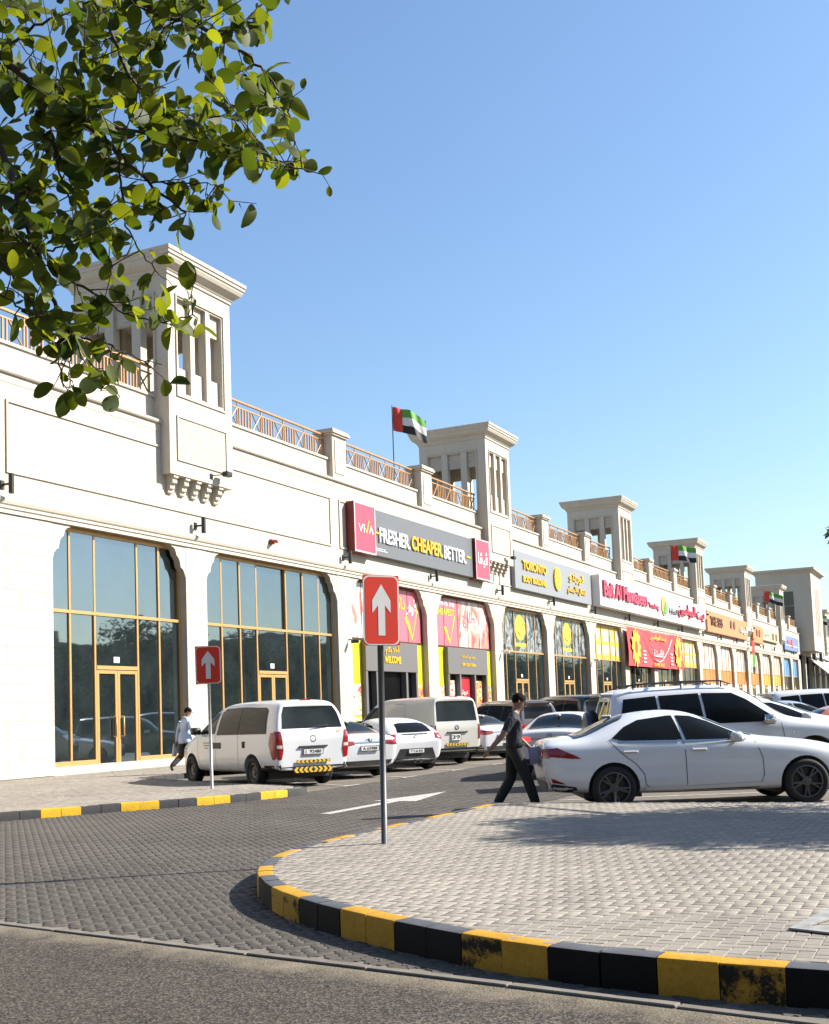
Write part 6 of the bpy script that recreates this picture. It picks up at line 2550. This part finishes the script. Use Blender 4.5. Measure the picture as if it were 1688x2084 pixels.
def extra2(t, bd):
    b = MB().lathe([(.150, 1.10), (.182, 1.03), (.192, .93), (.196, .85), (.192, .80), (.17, .80)], 22, 'z')
    v = [(x * 1.0 * .96, y, z + .012 * sin(5 * math.atan2(y, x))) for x, y, z in b.v]
    b.v = v
    b.build('shirt_tail', BLUES, bd, True)
    b = MB().tube([(.03, -.07, 1.475), (.07, 0, 1.462), (.03, .07, 1.475), (-.05, .05, 1.50), (-.06, 0, 1.505), (-.05, -.05, 1.50), (.03, -.07, 1.475)], .017, 6)
    b.build('collar', BLUES, bd)


man2 = person('person', 'person in a pale blue shirt and dark trousers walking along the shop front', (-19.25, 25.75, ZS), radians(72),
              dict(pelvis=(0, 0, .94), waist=(.01, 0, 1.06), chest=(.03, 0, 1.25), upper=(.03, 0, 1.40), neck=(.05, 0, 1.50), jaw=(.085, -.01, 1.57), head=(.10, -.015, 1.64), crown=(.09, -.01, 1.69), face=(.75, -.75, -.15),
                   rhip=(.01, -.10, .88), rknee=(.20, -.10, .51), rankle=(.26, -.09, .10), rheel=(.24, -.09, .045), rtoe=(.42, -.10, .035),
                   lhip=(-.01, .10, .88), lknee=(-.06, .10, .48), lankle=(-.36, .09, .24), lheel=(-.42, .09, .22), ltoe=(-.36, .09, .08),
                   rsho=(.01, -.165, 1.385), relb=(.02, -.25, 1.13), rwri=(.20, -.25, .98), lsho=(.01, .165, 1.385), lelb=(-.08, .235, 1.13), lwri=(-.10, .26, .88)),
              BLUES, DKT, SHOEB, False, .8, extra2)
pb = thing('paper_bag', 'crumpled white plastic bag carried by the person in the pale blue shirt', 'bag', man2.location, man2.rotation_euler.z)
b = MB().lathe([(.012, .80), (.03, .74), (.06, .64), (.075, .54), (.06, .47), (.01, .45)], 12, 'z', 0, (-.16, .30, 0))
b.v = [(x + .012 * sin(z * 60 + y * 40), y + .01 * sin(z * 45), z) for x, y, z in b.v]
b.build('bag', mat('white_plastic_bag', (.62, .62, .63), .5), pb, True)

# ================================================================== trees
def leaf_mesh(name, L, W, m, cup=.18, curl=.12):
    rows, v, f = 6, [], []
    prof = [.10, .66, .93, 1.0, .95, .74, .18]
    n = len(prof)
    for i in range(n):
        x = L * i / (n - 1)
        w = W / 2 * prof[i]
        z = -curl * L * (i / (n - 1)) ** 2
        v += [(x, -w, z + cup * w), (x, 0, z), (x, w, z + cup * w)]
    for i in range(n - 1):
        a = i * 3
        f += [(a, a + 3, a + 4, a + 1), (a + 1, a + 4, a + 5, a + 2)]
    return v, f


def leaf_mat(name, c0, c1, trans, gloss=.25):
    g = NG(name)
    oi = g.n('ShaderNodeObjectInfo')
    at_ = g.n('ShaderNodeAttribute', attribute_name='tint')
    fac = g.math('ADD', oi.outputs['Random'], at_.outputs['Fac'])
    fac = g.math('FRACT', fac)
    cc = g.ramp(fac, [(.0, c0), (.55, tuple(.5 * (a + b_) for a, b_ in zip(c0, c1))), (1.0, c1)])
    g.l(cc, g.bsdf.inputs['Base Color'])
    g.set(Roughness=.55)
    g.bsdf.inputs['Specular IOR Level'].default_value = .25
    tr = g.n('ShaderNodeBsdfTranslucent')
    tc = g.mix(1.0, cc, (2.2, 1.95, .5), 'MULTIPLY')
    g.l(tc, tr.inputs[0])
    mx = g.n('ShaderNodeMixShader')
    mx.inputs[0].default_value = trans
    g.l(g.bsdf.outputs[0], mx.inputs[1])
    g.l(tr.outputs[0], mx.inputs[2])
    g.l(mx.outputs[0], g.out.inputs[0])
    return g.mat


LEAF = leaf_mat('jujube_leaf', (.018, .038, .010), (.125, .155, .020), .5)
LEAF2 = leaf_mat('dark_tree_leaf', (.018, .034, .012), (.05, .075, .02), .25)
LEAF3 = leaf_mat('dull_tree_leaf', (.016, .026, .014), (.030, .044, .020), .12)
LEAF3.node_tree.nodes['Principled BSDF'].inputs['Roughness'].default_value = .9
LEAF3.node_tree.nodes['Principled BSDF'].inputs['Specular IOR Level'].default_value = .1
BARK = mat('grey_brown_bark', (.085, .062, .048), .9, var=.3, vscale=14, bump=.6, bscale=30)


def leaves_stuff(name, items, tmpl, m, parent):
    """items: list of (Vector pos, 3x3 matrix, scale); joined to one mesh"""
    v0, f0 = tmpl
    V = np.array(v0, float)
    n = len(items)
    if n == 0:
        return None
    Rm = np.array([[list(r) for r in it[1]] for it in items])
    P = np.array([list(it[0]) for it in items])
    S = np.array([it[2] for it in items])
    W = np.einsum('nij,vj->nvi', Rm, V) * S[:, None, None] + P[:, None, :]
    F = np.array(f0)
    FF = (F[None] + (np.arange(n) * len(V))[:, None, None]).reshape(-1, F.shape[1])
    me = bpy.data.meshes.new(name)
    me.vertices.add(n * len(V))
    me.vertices.foreach_set('co', W.reshape(-1))
    me.loops.add(FF.size)
    me.loops.foreach_set('vertex_index', FF.reshape(-1))
    me.polygons.add(len(FF))
    me.polygons.foreach_set('loop_start', np.arange(len(FF)) * F.shape[1])
    me.polygons.foreach_set('loop_total', np.full(len(FF), F.shape[1]))
    me.polygons.foreach_set('use_smooth', [True] * len(FF))
    me.materials.append(m)
    a = me.attributes.new('tint', 'FLOAT', 'FACE')
    rs = np.random.RandomState(n)
    a.data.foreach_set('value', np.repeat(rs.uniform(0, 1, n), len(F)))
    me.update(calc_edges=True)
    return link(name, me, parent)


# ---- the jujube tree whose branches hang in at the upper left
tree = thing('jujube_tree', 'leafy tree with rounded glossy leaves hanging in from the upper left', 'tree', (-6.2, .6, 0))
rt_ = random.Random(21)
DEP = 4.2
BR = [  # (pixel path, depth, r0, r1)
    ([(-160, -60), (0, 115), (100, 195), (175, 250), (240, 310), (300, 372), (380, 432)], 4.2, .016, .004),
    ([(-120, 120), (0, 300), (38, 410), (75, 500), (98, 585), (130, 660), (152, 688)], 4.0, .014, .005),
    ([(60, -120), (200, -40), (300, 18), (380, 45), (440, 72), (500, 110), (556, 168), (590, 232), (602, 290)], 4.3, .012, .002),
    ([(175, 250), (280, 268), (380, 282), (480, 300), (560, 328), (622, 346)], 4.2, .007, .002),
    ([(150, -60), (200, 0), (232, 78), (262, 150), (330, 210), (420, 240), (520, 225), (600, 215)], 4.5, .008, .002),
    ([(-60, 380), (0, 442), (60, 500), (96, 512), (142, 495)], 3.9, .007, .003),
    ([(-60, 440), (0, 528), (52, 598), (95, 670), (120, 740), (136, 800)], 3.9, .007, .002),
    ([(98, 520), (150, 570), (212, 612), (272, 645), (340, 655), (392, 640)], 4.0, .006, .002),
    ([(152, 688), (180, 730), (232, 792)], 4.0, .004, .0015),
    ([(152, 688), (215, 700), (280, 730), (330, 742)], 4.0, .004, .0015),
    ([(152, 688), (140, 740), (150, 790)], 4.0, .003, .0015),
    ([(240, 310), (250, 400), (262, 470), (300, 530), (350, 580)], 4.1, .005, .0015),
    ([(100, 195), (110, 300), (140, 400), (190, 480), (230, 540)], 4.4, .006, .002),
    ([(0, 115), (60, 60), (150, 20), (260, -30)], 4.6, .008, .002),
    ([(300, 372), (370, 372), (440, 376)], 4.2, .004, .0015),
    ([(440, 72), (500, 40), (540, 0), (580, -40)], 4.3, .004, .0015),
    ([(-80, 560), (0, 600), (60, 640), (120, 670)], 3.8, .005, .002),
    ([(262, 150), (300, 90), (380, 20), (440, -40)], 4.6, .005, .0015)]
crown_pts = []
bmb = MB()
paths = []
for px, dep, r0, r1 in BR:
    pts = []
    for k, (x, y) in enumerate(px):
        pts.append(at(x, y, dep + .12 * sin(x * .013 + y * .009)))
    # refine
    fine = []
    for i in range(len(pts) - 1):
        p0, p1, p2, p3 = pts[max(i - 1, 0)], pts[i], pts[i + 1], pts[min(i + 2, len(pts) - 1)]
        for q in range(6):
            t = q / 6
            c = .5 * ((2 * p1) + (p2 - p0) * t + (2 * p0 - 5 * p1 + 4 * p2 - p3) * t * t + (3 * p1 - p0 - 3 * p2 + p3) * t ** 3)
            fine.append(c + Vector((rt_.uniform(-1, 1), rt_.uniform(-1, 1), rt_.uniform(-1, 1))) * .006)
    fine.append(pts[-1])
    n = len(fine)
    bmb.tube(fine, [r0 + (r1 - r0) * i / (n - 1) for i in range(n)], 6)
    paths.append(fine)
# trunk and limbs that carry those branches (outside the frame)
tb = tree.location
tr = MB()
fork = Vector((-5.6, 1.2, 3.1))
tr.tube([Vector((-6.2, .6, -.1)), Vector((-6.15, .65, 1.2)), Vector((-5.95, .85, 2.3)), fork], [.20, .17, .15, .13], 12)
o = tr.build('trunk', BARK, tree, True, loc=(-tb.x, -tb.y, 0))
for p in (0, 1, 2, 4, 5, 6, 13, 16):
    s = paths[p][0]
    mid = (fork + s) / 2 + Vector((0, 0, .25))
    bmb.tube([fork, fork.lerp(mid, .5) + Vector((0, 0, .1)), mid, s], [.06, .045, .03, BR[p][2]], 8)
bmb.build('limbs', BARK, tree, True, loc=(-tb.x, -tb.y, 0))

HULL = [(0, 0), (575, 0), (560, 50), (545, 70), (590, 120), (600, 170), (618, 235), (600, 300), (628, 345), (560, 335), (480, 322), (450, 335), (446, 400), (444, 455), (395, 440), (340, 470), (300, 490), (320, 540), (352, 575), (398, 596), (402, 645), (370, 660), (330, 612), (262, 568), (214, 552),
        (165, 580), (120, 640), (165, 690), (200, 715), (265, 720), (330, 715), (322, 755), (270, 760), (175, 735), (160, 800), (130, 806), (112, 760), (82, 752), (70, 690), (30, 640), (0, 650)]


def place_leaf(p, d, up, s):
    x = d.normalized()
    z = (up - x * up.dot(x))
    if z.length < 1e-3:
        z = Vector((0, 0, 1)) - x * x.z
    z.normalize()
    y = z.cross(x)
    return (p, Matrix((x, y, z)).transposed(), s)


items = []
twigs = MB()
def twig(p0, p1, nl, sc=1.0):
    sag = Vector((0, 0, -.02))
    mid = (p0 + p1) / 2 + sag * rt_.uniform(-.5, 1) + Vector((rt_.uniform(-.02, .02),) * 3)
    twigs.tube([p0, mid, p1], [.0026, .002, .0012], 4)
    for k in range(nl):
        t = (k + .7) / nl
        q = p0.lerp(mid, t * 2) if t < .5 else mid.lerp(p1, t * 2 - 1)
        d = (p1 - p0).normalized()
        side = d.cross(Vector((rt_.uniform(-1, 1), rt_.uniform(-1, 1), rt_.uniform(-.3, 1)))).normalized()
        if k % 2:
            side = -side
        dd = (d * rt_.uniform(.2, .9) + side * rt_.uniform(.5, 1) + Vector((0, 0, rt_.uniform(-.6, .2)))).normalized()
        up = Vector((rt_.uniform(-1, 1), rt_.uniform(-1, 1), rt_.uniform(-.2, 1.2)))
        items.append(place_leaf(q + dd * .006, dd, up, sc * rt_.choice((.45, .7, .85, 1.0, 1.0, 1.12)) * rt_.uniform(.88, 1.08)))


allp = [(p, i) for i, path in enumerate(paths) for p in path]
# twigs along the branches
for path in paths:
    for i in range(2, len(path)):
        for _ in range(2):
            if rt_.random() < (.36 if path[0].z > 3.4 else .16):
                a = path[i]
                d = Vector((rt_.uniform(-1, 1), rt_.uniform(-1, 1), rt_.uniform(-1, .6))).normalized()
                L = rt_.uniform(.05, .17)
                twig(a, a + d * L, rt_.randint(2, 4))
# fill of the dense part
cnt = 0
while cnt < 185:
    x, y = rt_.uniform(-60, 640), rt_.uniform(-60, 800)
    if not (inside((max(x, 1), max(y, 1)), HULL)):
        continue
    dens = 1.0 if (x < 430 and y < 430 and x + y < 760) else (.45 if y < 480 else .07)
    if rt_.random() > dens:
        continue
    p = at(x, y, rt_.uniform(3.75, 4.95))
    a = min(allp, key=lambda q: (q[0] - p).length)[0]
    v_ = p - a
    if v_.length > .42:
        a = p - v_.normalized() * .42
    twig(a, p, rt_.randint(3, 6))
    cnt += 1
tag(twigs.build('twigs', BARK, tree, loc=(-tb.x, -tb.y, 0)), kind='stuff')
tl = leaf_mesh('leaf', .078, .052, LEAF)
# the 300 leaves that show largest are single parts
def inframe(it):
    d = it[0] - EYE
    dep = d.dot(_fwd)
    x = 844 + FPX * d.dot(CR) / dep
    y = 1266 - FPX * d.dot(CU) / dep
    vis = 0 < x < 1688 and 0 < y < 2084
    return (0 if vis else 1, dep / it[2])
items.sort(key=inframe)
lme = MB().add(*tl).mesh('leaf', LEAF, True)
lme2 = MB().add(*leaf_mesh('leaf', .080, .046, LEAF, .35, .55)).mesh('leaf', LEAF, True)
for k, (p, R_, s) in enumerate(items[:300]):
    o = link('leaf', lme if k % 3 else lme2, tree)
    M4 = R_.to_4x4()
    M4.translation = p - Vector((tb.x, tb.y, 0))
    o.matrix_local = M4 @ Matrix.Scale(s, 4)
# unseen crown clumps added above and behind the camera to shade the near kerb
rest = []
for cx, cy, cz, rr in ((-6.0, .4, 5.2, 1.6), (-4.6, -1.4, 5.4, 1.7), (-7.6, -.8, 4.9, 1.5), (-3.0, -2.6, 5.2, 1.5), (-6.2, -2.8, 5.0, 1.7), (-1.4, -1.6, 5.8, 1.5), (-.2, -3.2, 5.4, 1.6), (-3.4, -.2, 6.2, 1.3), (-8.6, 1.0, 4.4, 1.3)):
    for _ in range(620):
        dv = Vector((rt_.gauss(0, 1), rt_.gauss(0, 1), rt_.gauss(0, 1))).normalized() * rr * rt_.random() ** .4
        dv.z *= .7
        rest.append(place_leaf(Vector((cx, cy, cz)) + dv, Vector((rt_.uniform(-1, 1), rt_.uniform(-1, 1), rt_.uniform(-1, .3))), Vector((rt_.uniform(-1, 1), rt_.uniform(-1, 1), rt_.uniform(0, 1))), rt_.uniform(1.4, 2.4)))
    tr = MB().tube([fork, (fork + Vector((cx, cy, cz))) / 2 + Vector((0, 0, .3)), Vector((cx, cy, cz))], [.07, .04, .012], 7)
    tr.build('limb', BARK, tree, True, loc=(-tb.x, -tb.y, 0))
items += rest
fo = leaves_stuff('foliage', [(p - Vector((tb.x, tb.y, 0)), R_, s) for p, R_, s in items[300:]], tl, LEAF, tree)
tag(fo, kind='stuff')


# ---- whole trees outside the frame: one shades the island, others stand across the lot and show in the windows
def full_tree(name, label, loc, h, crown, nleaf, leafL, seed, m=LEAF2, group=None, branch=True):
    t = thing(name, label, 'tree', loc, 0, group)
    r_ = random.Random(seed)
    b = MB()
    th = crown[0][2] - crown[0][3] * .3
    b.tube([(0, 0, -.1), (.04, .02, th * .5), (0, 0, th)], [h * .03, h * .024, h * .018], 10)
    its = []
    for (cx, cy, cz, rr) in crown:
        b.tube([(0, 0, th * .8), (cx * .5, cy * .5, th * .6 + cz * .4), (cx, cy, cz)], [h * .014, h * .009, h * .003], 6)
        for _ in range(int(nleaf * rr ** 2 / sum(q[3] ** 2 for q in crown))):
            d = Vector((r_.gauss(0, 1), r_.gauss(0, 1), r_.gauss(0, 1))).normalized() * rr * (r_.random() ** .45)
            d.z *= .75
            p = Vector((cx, cy, cz)) + d
            its.append(place_leaf(p, Vector((r_.uniform(-1, 1), r_.uniform(-1, 1), r_.uniform(-1, .4))), Vector((r_.uniform(-1, 1), r_.uniform(-1, 1), r_.uniform(0, 1))), r_.uniform(.7, 1.3)))
    b.build('trunk', BARK, t, True)
    leaves_stuff('crown', its, ([(0, -.3 * leafL, 0), (leafL * .5, -.02 * leafL, .05 * leafL), (leafL, 0, -.1 * leafL), (leafL * .5, .34 * leafL, 0)], [(0, 1, 2, 3)]), m, t)
    return t


full_tree('shade_tree', 'tree at the right whose shade falls across the island pavers', (3.5, 16.9, 0), 7,
          [(0, 0, 5.6, 1.6), (-1.3, .3, 5.2, 1.1), (1.2, .4, 5.4, 1.3), (.2, -1.2, 5.1, 1.1), (-.4, 1.3, 5.3, 1.2), (-1.7, -.8, 4.7, .8), (.3, .2, 6.6, 1.1), (1.6, -.8, 5.0, .9), (-2.6, .2, 5.0, .75), (-2.7, -.7, 4.6, .6)] + [(*(at(1708, 1085, 17.5) - Vector((3.5, 16.9, 0))), .2)], 17000, .17, 3)
# ================================================================== across the lot, seen as reflections; behind the camera, unseen blockers added for shade
rr_ = random.Random(5)
labs = ['nearest', 'second', 'third', 'fourth', 'fifth', 'sixth', 'seventh', 'eighth', 'ninth', 'tenth', 'eleventh', 'twelfth', 'thirteenth', 'fourteenth', 'fifteenth', 'sixteenth', 'seventeenth', 'eighteenth', 'nineteenth', 'twentieth', 'twenty first', 'twenty second', 'twenty third', 'twenty fourth', 'twenty fifth', 'farthest']
for k in range(26):
    y = 62 + k * 8
    cr = [(rr_.uniform(-2, 2), rr_.uniform(-2.5, 2.5), rr_.uniform(3.5, 9.6), rr_.uniform(2.3, 3.3)) for _ in range(9)]
    full_tree('offscreen_tree', 'the %s dark tree in the row across the car park' % labs[k], (25 + rr_.uniform(-2, 2), y + rr_.uniform(-2, 2), 0), 11, cr, 4200, .62, 40 + k, LEAF3, 'trees across the car park')


def block(label, x0, x1, y0, y1, h, col, seed):
    t = thing('offscreen_block', label, 'building', ((x0 + x1) / 2, (y0 + y1) / 2, 0))
    dx, dy = (x1 - x0) / 2, (y1 - y0) / 2
    m = mat('render_' + label.split()[0], col, .85)
    MB().box(-dx, dx, -dy, dy, 0, h).build('wall', m, t)
    MB().box(-dx - .2, dx + .2, -dy - .2, dy + .2, h, h + .5).box(-dx * .3, dx * .1, -dy * .3, dy * .3, h + .5, h + 3).build('roof', m, t)
    gm = mat('block_window_glass', (.03, .035, .04), .1)
    z = 1.6
    while z < h - 1.5:
        w = MB()
        q = -dy + 1.5
        while q < dy - 1.5:
            w.box(-dx - .04, -dx + .02, q, q + 1.4, z, z + 1.5)
            q += 3.2
        q = -dx + 1.5
        while q < dx - 1.5:
            w.box(q, q + 1.4, dy - .02, dy + .04, z, z + 1.5)
            q += 3.2
        o = w.build('window_row', gm, t)
        tag(o, kind='stuff')
        z += 3.2
    return t


block('tan apartment block far across the car park behind the tree row', 70, 92, 110, 150, 13, (.26, .21, .16), 1)
block('grey apartment block far across the car park behind the tree row', 72, 98, 180, 240, 16, (.22, .21, .20), 2)
block('brown unseen block added behind the camera to darken shaded faces', -34, 2, -34, -20, 17, (.16, .12, .09), 3)  # unseen, added to darken surfaces that face the camera
block('ochre unseen block added behind the camera to the right to darken shaded faces', 8, 40, -36, -20, 15, (.16, .125, .09), 4)  # unseen, added to cut sky light coming from behind
for k, (x, y) in enumerate(((-13, -6), (-4, -8.5), (5, -8), (13, -5), (17, 5))):  # unseen trees, added to block sky light behind the camera
    cr = [(rr_.uniform(-1.6, 1.6), rr_.uniform(-1.6, 1.6), rr_.uniform(4.2, 7.0), rr_.uniform(1.7, 2.5)) for _ in range(7)]
    full_tree('offscreen_tree', 'the %s unseen tree added behind the camera to block sky light' % labs[k], (x, y, 0), 7.5, cr, 2400, .34, 70 + k, LEAF2, 'unseen trees added behind the camera')
# street lamps across the car park (their arms show in the tall windows)
for k, y in enumerate((60, 88)):
    t = thing('street_lamp', ['nearer tall double street lamp in the car park', 'farther tall double street lamp in the car park'][k], 'street lamp', (12, y, 0), 0, 'lamps in the car park')
    MB().tube([(0, 0, 0), (0, 0, 9.0)], [.09, .06], 10).build('post', GALV, t, True)
    MB().tube([(-1.6, 0, 9.1), (0, 0, 8.9), (1.6, 0, 9.1)], .04, 8).build('arm', GALV, t, True)
    for s in (-1, 1):
        MB().cbox(s * 1.6 - .35, s * 1.6 + .35, -.14, .14, 9.02, 9.16, .04).build('lamp_head', GALV, t)

# unseen wall added behind the trees to close bright gaps in window reflections
bw = thing('gap_blocking_wall', 'long plain unseen wall added behind the tree row to block bright gaps in reflections', 'wall', (31, 160, 0))
MB().box(-.15, .15, -110, 110, 0, 3.2).build('wall_face', mat('grey_block_wall', (.20, .18, .15), .9), bw)
MB().box(-.22, .22, -110, 110, 3.2, 3.35).build('coping', mat('grey_block_wall', (.20, .18, .15), .9), bw)
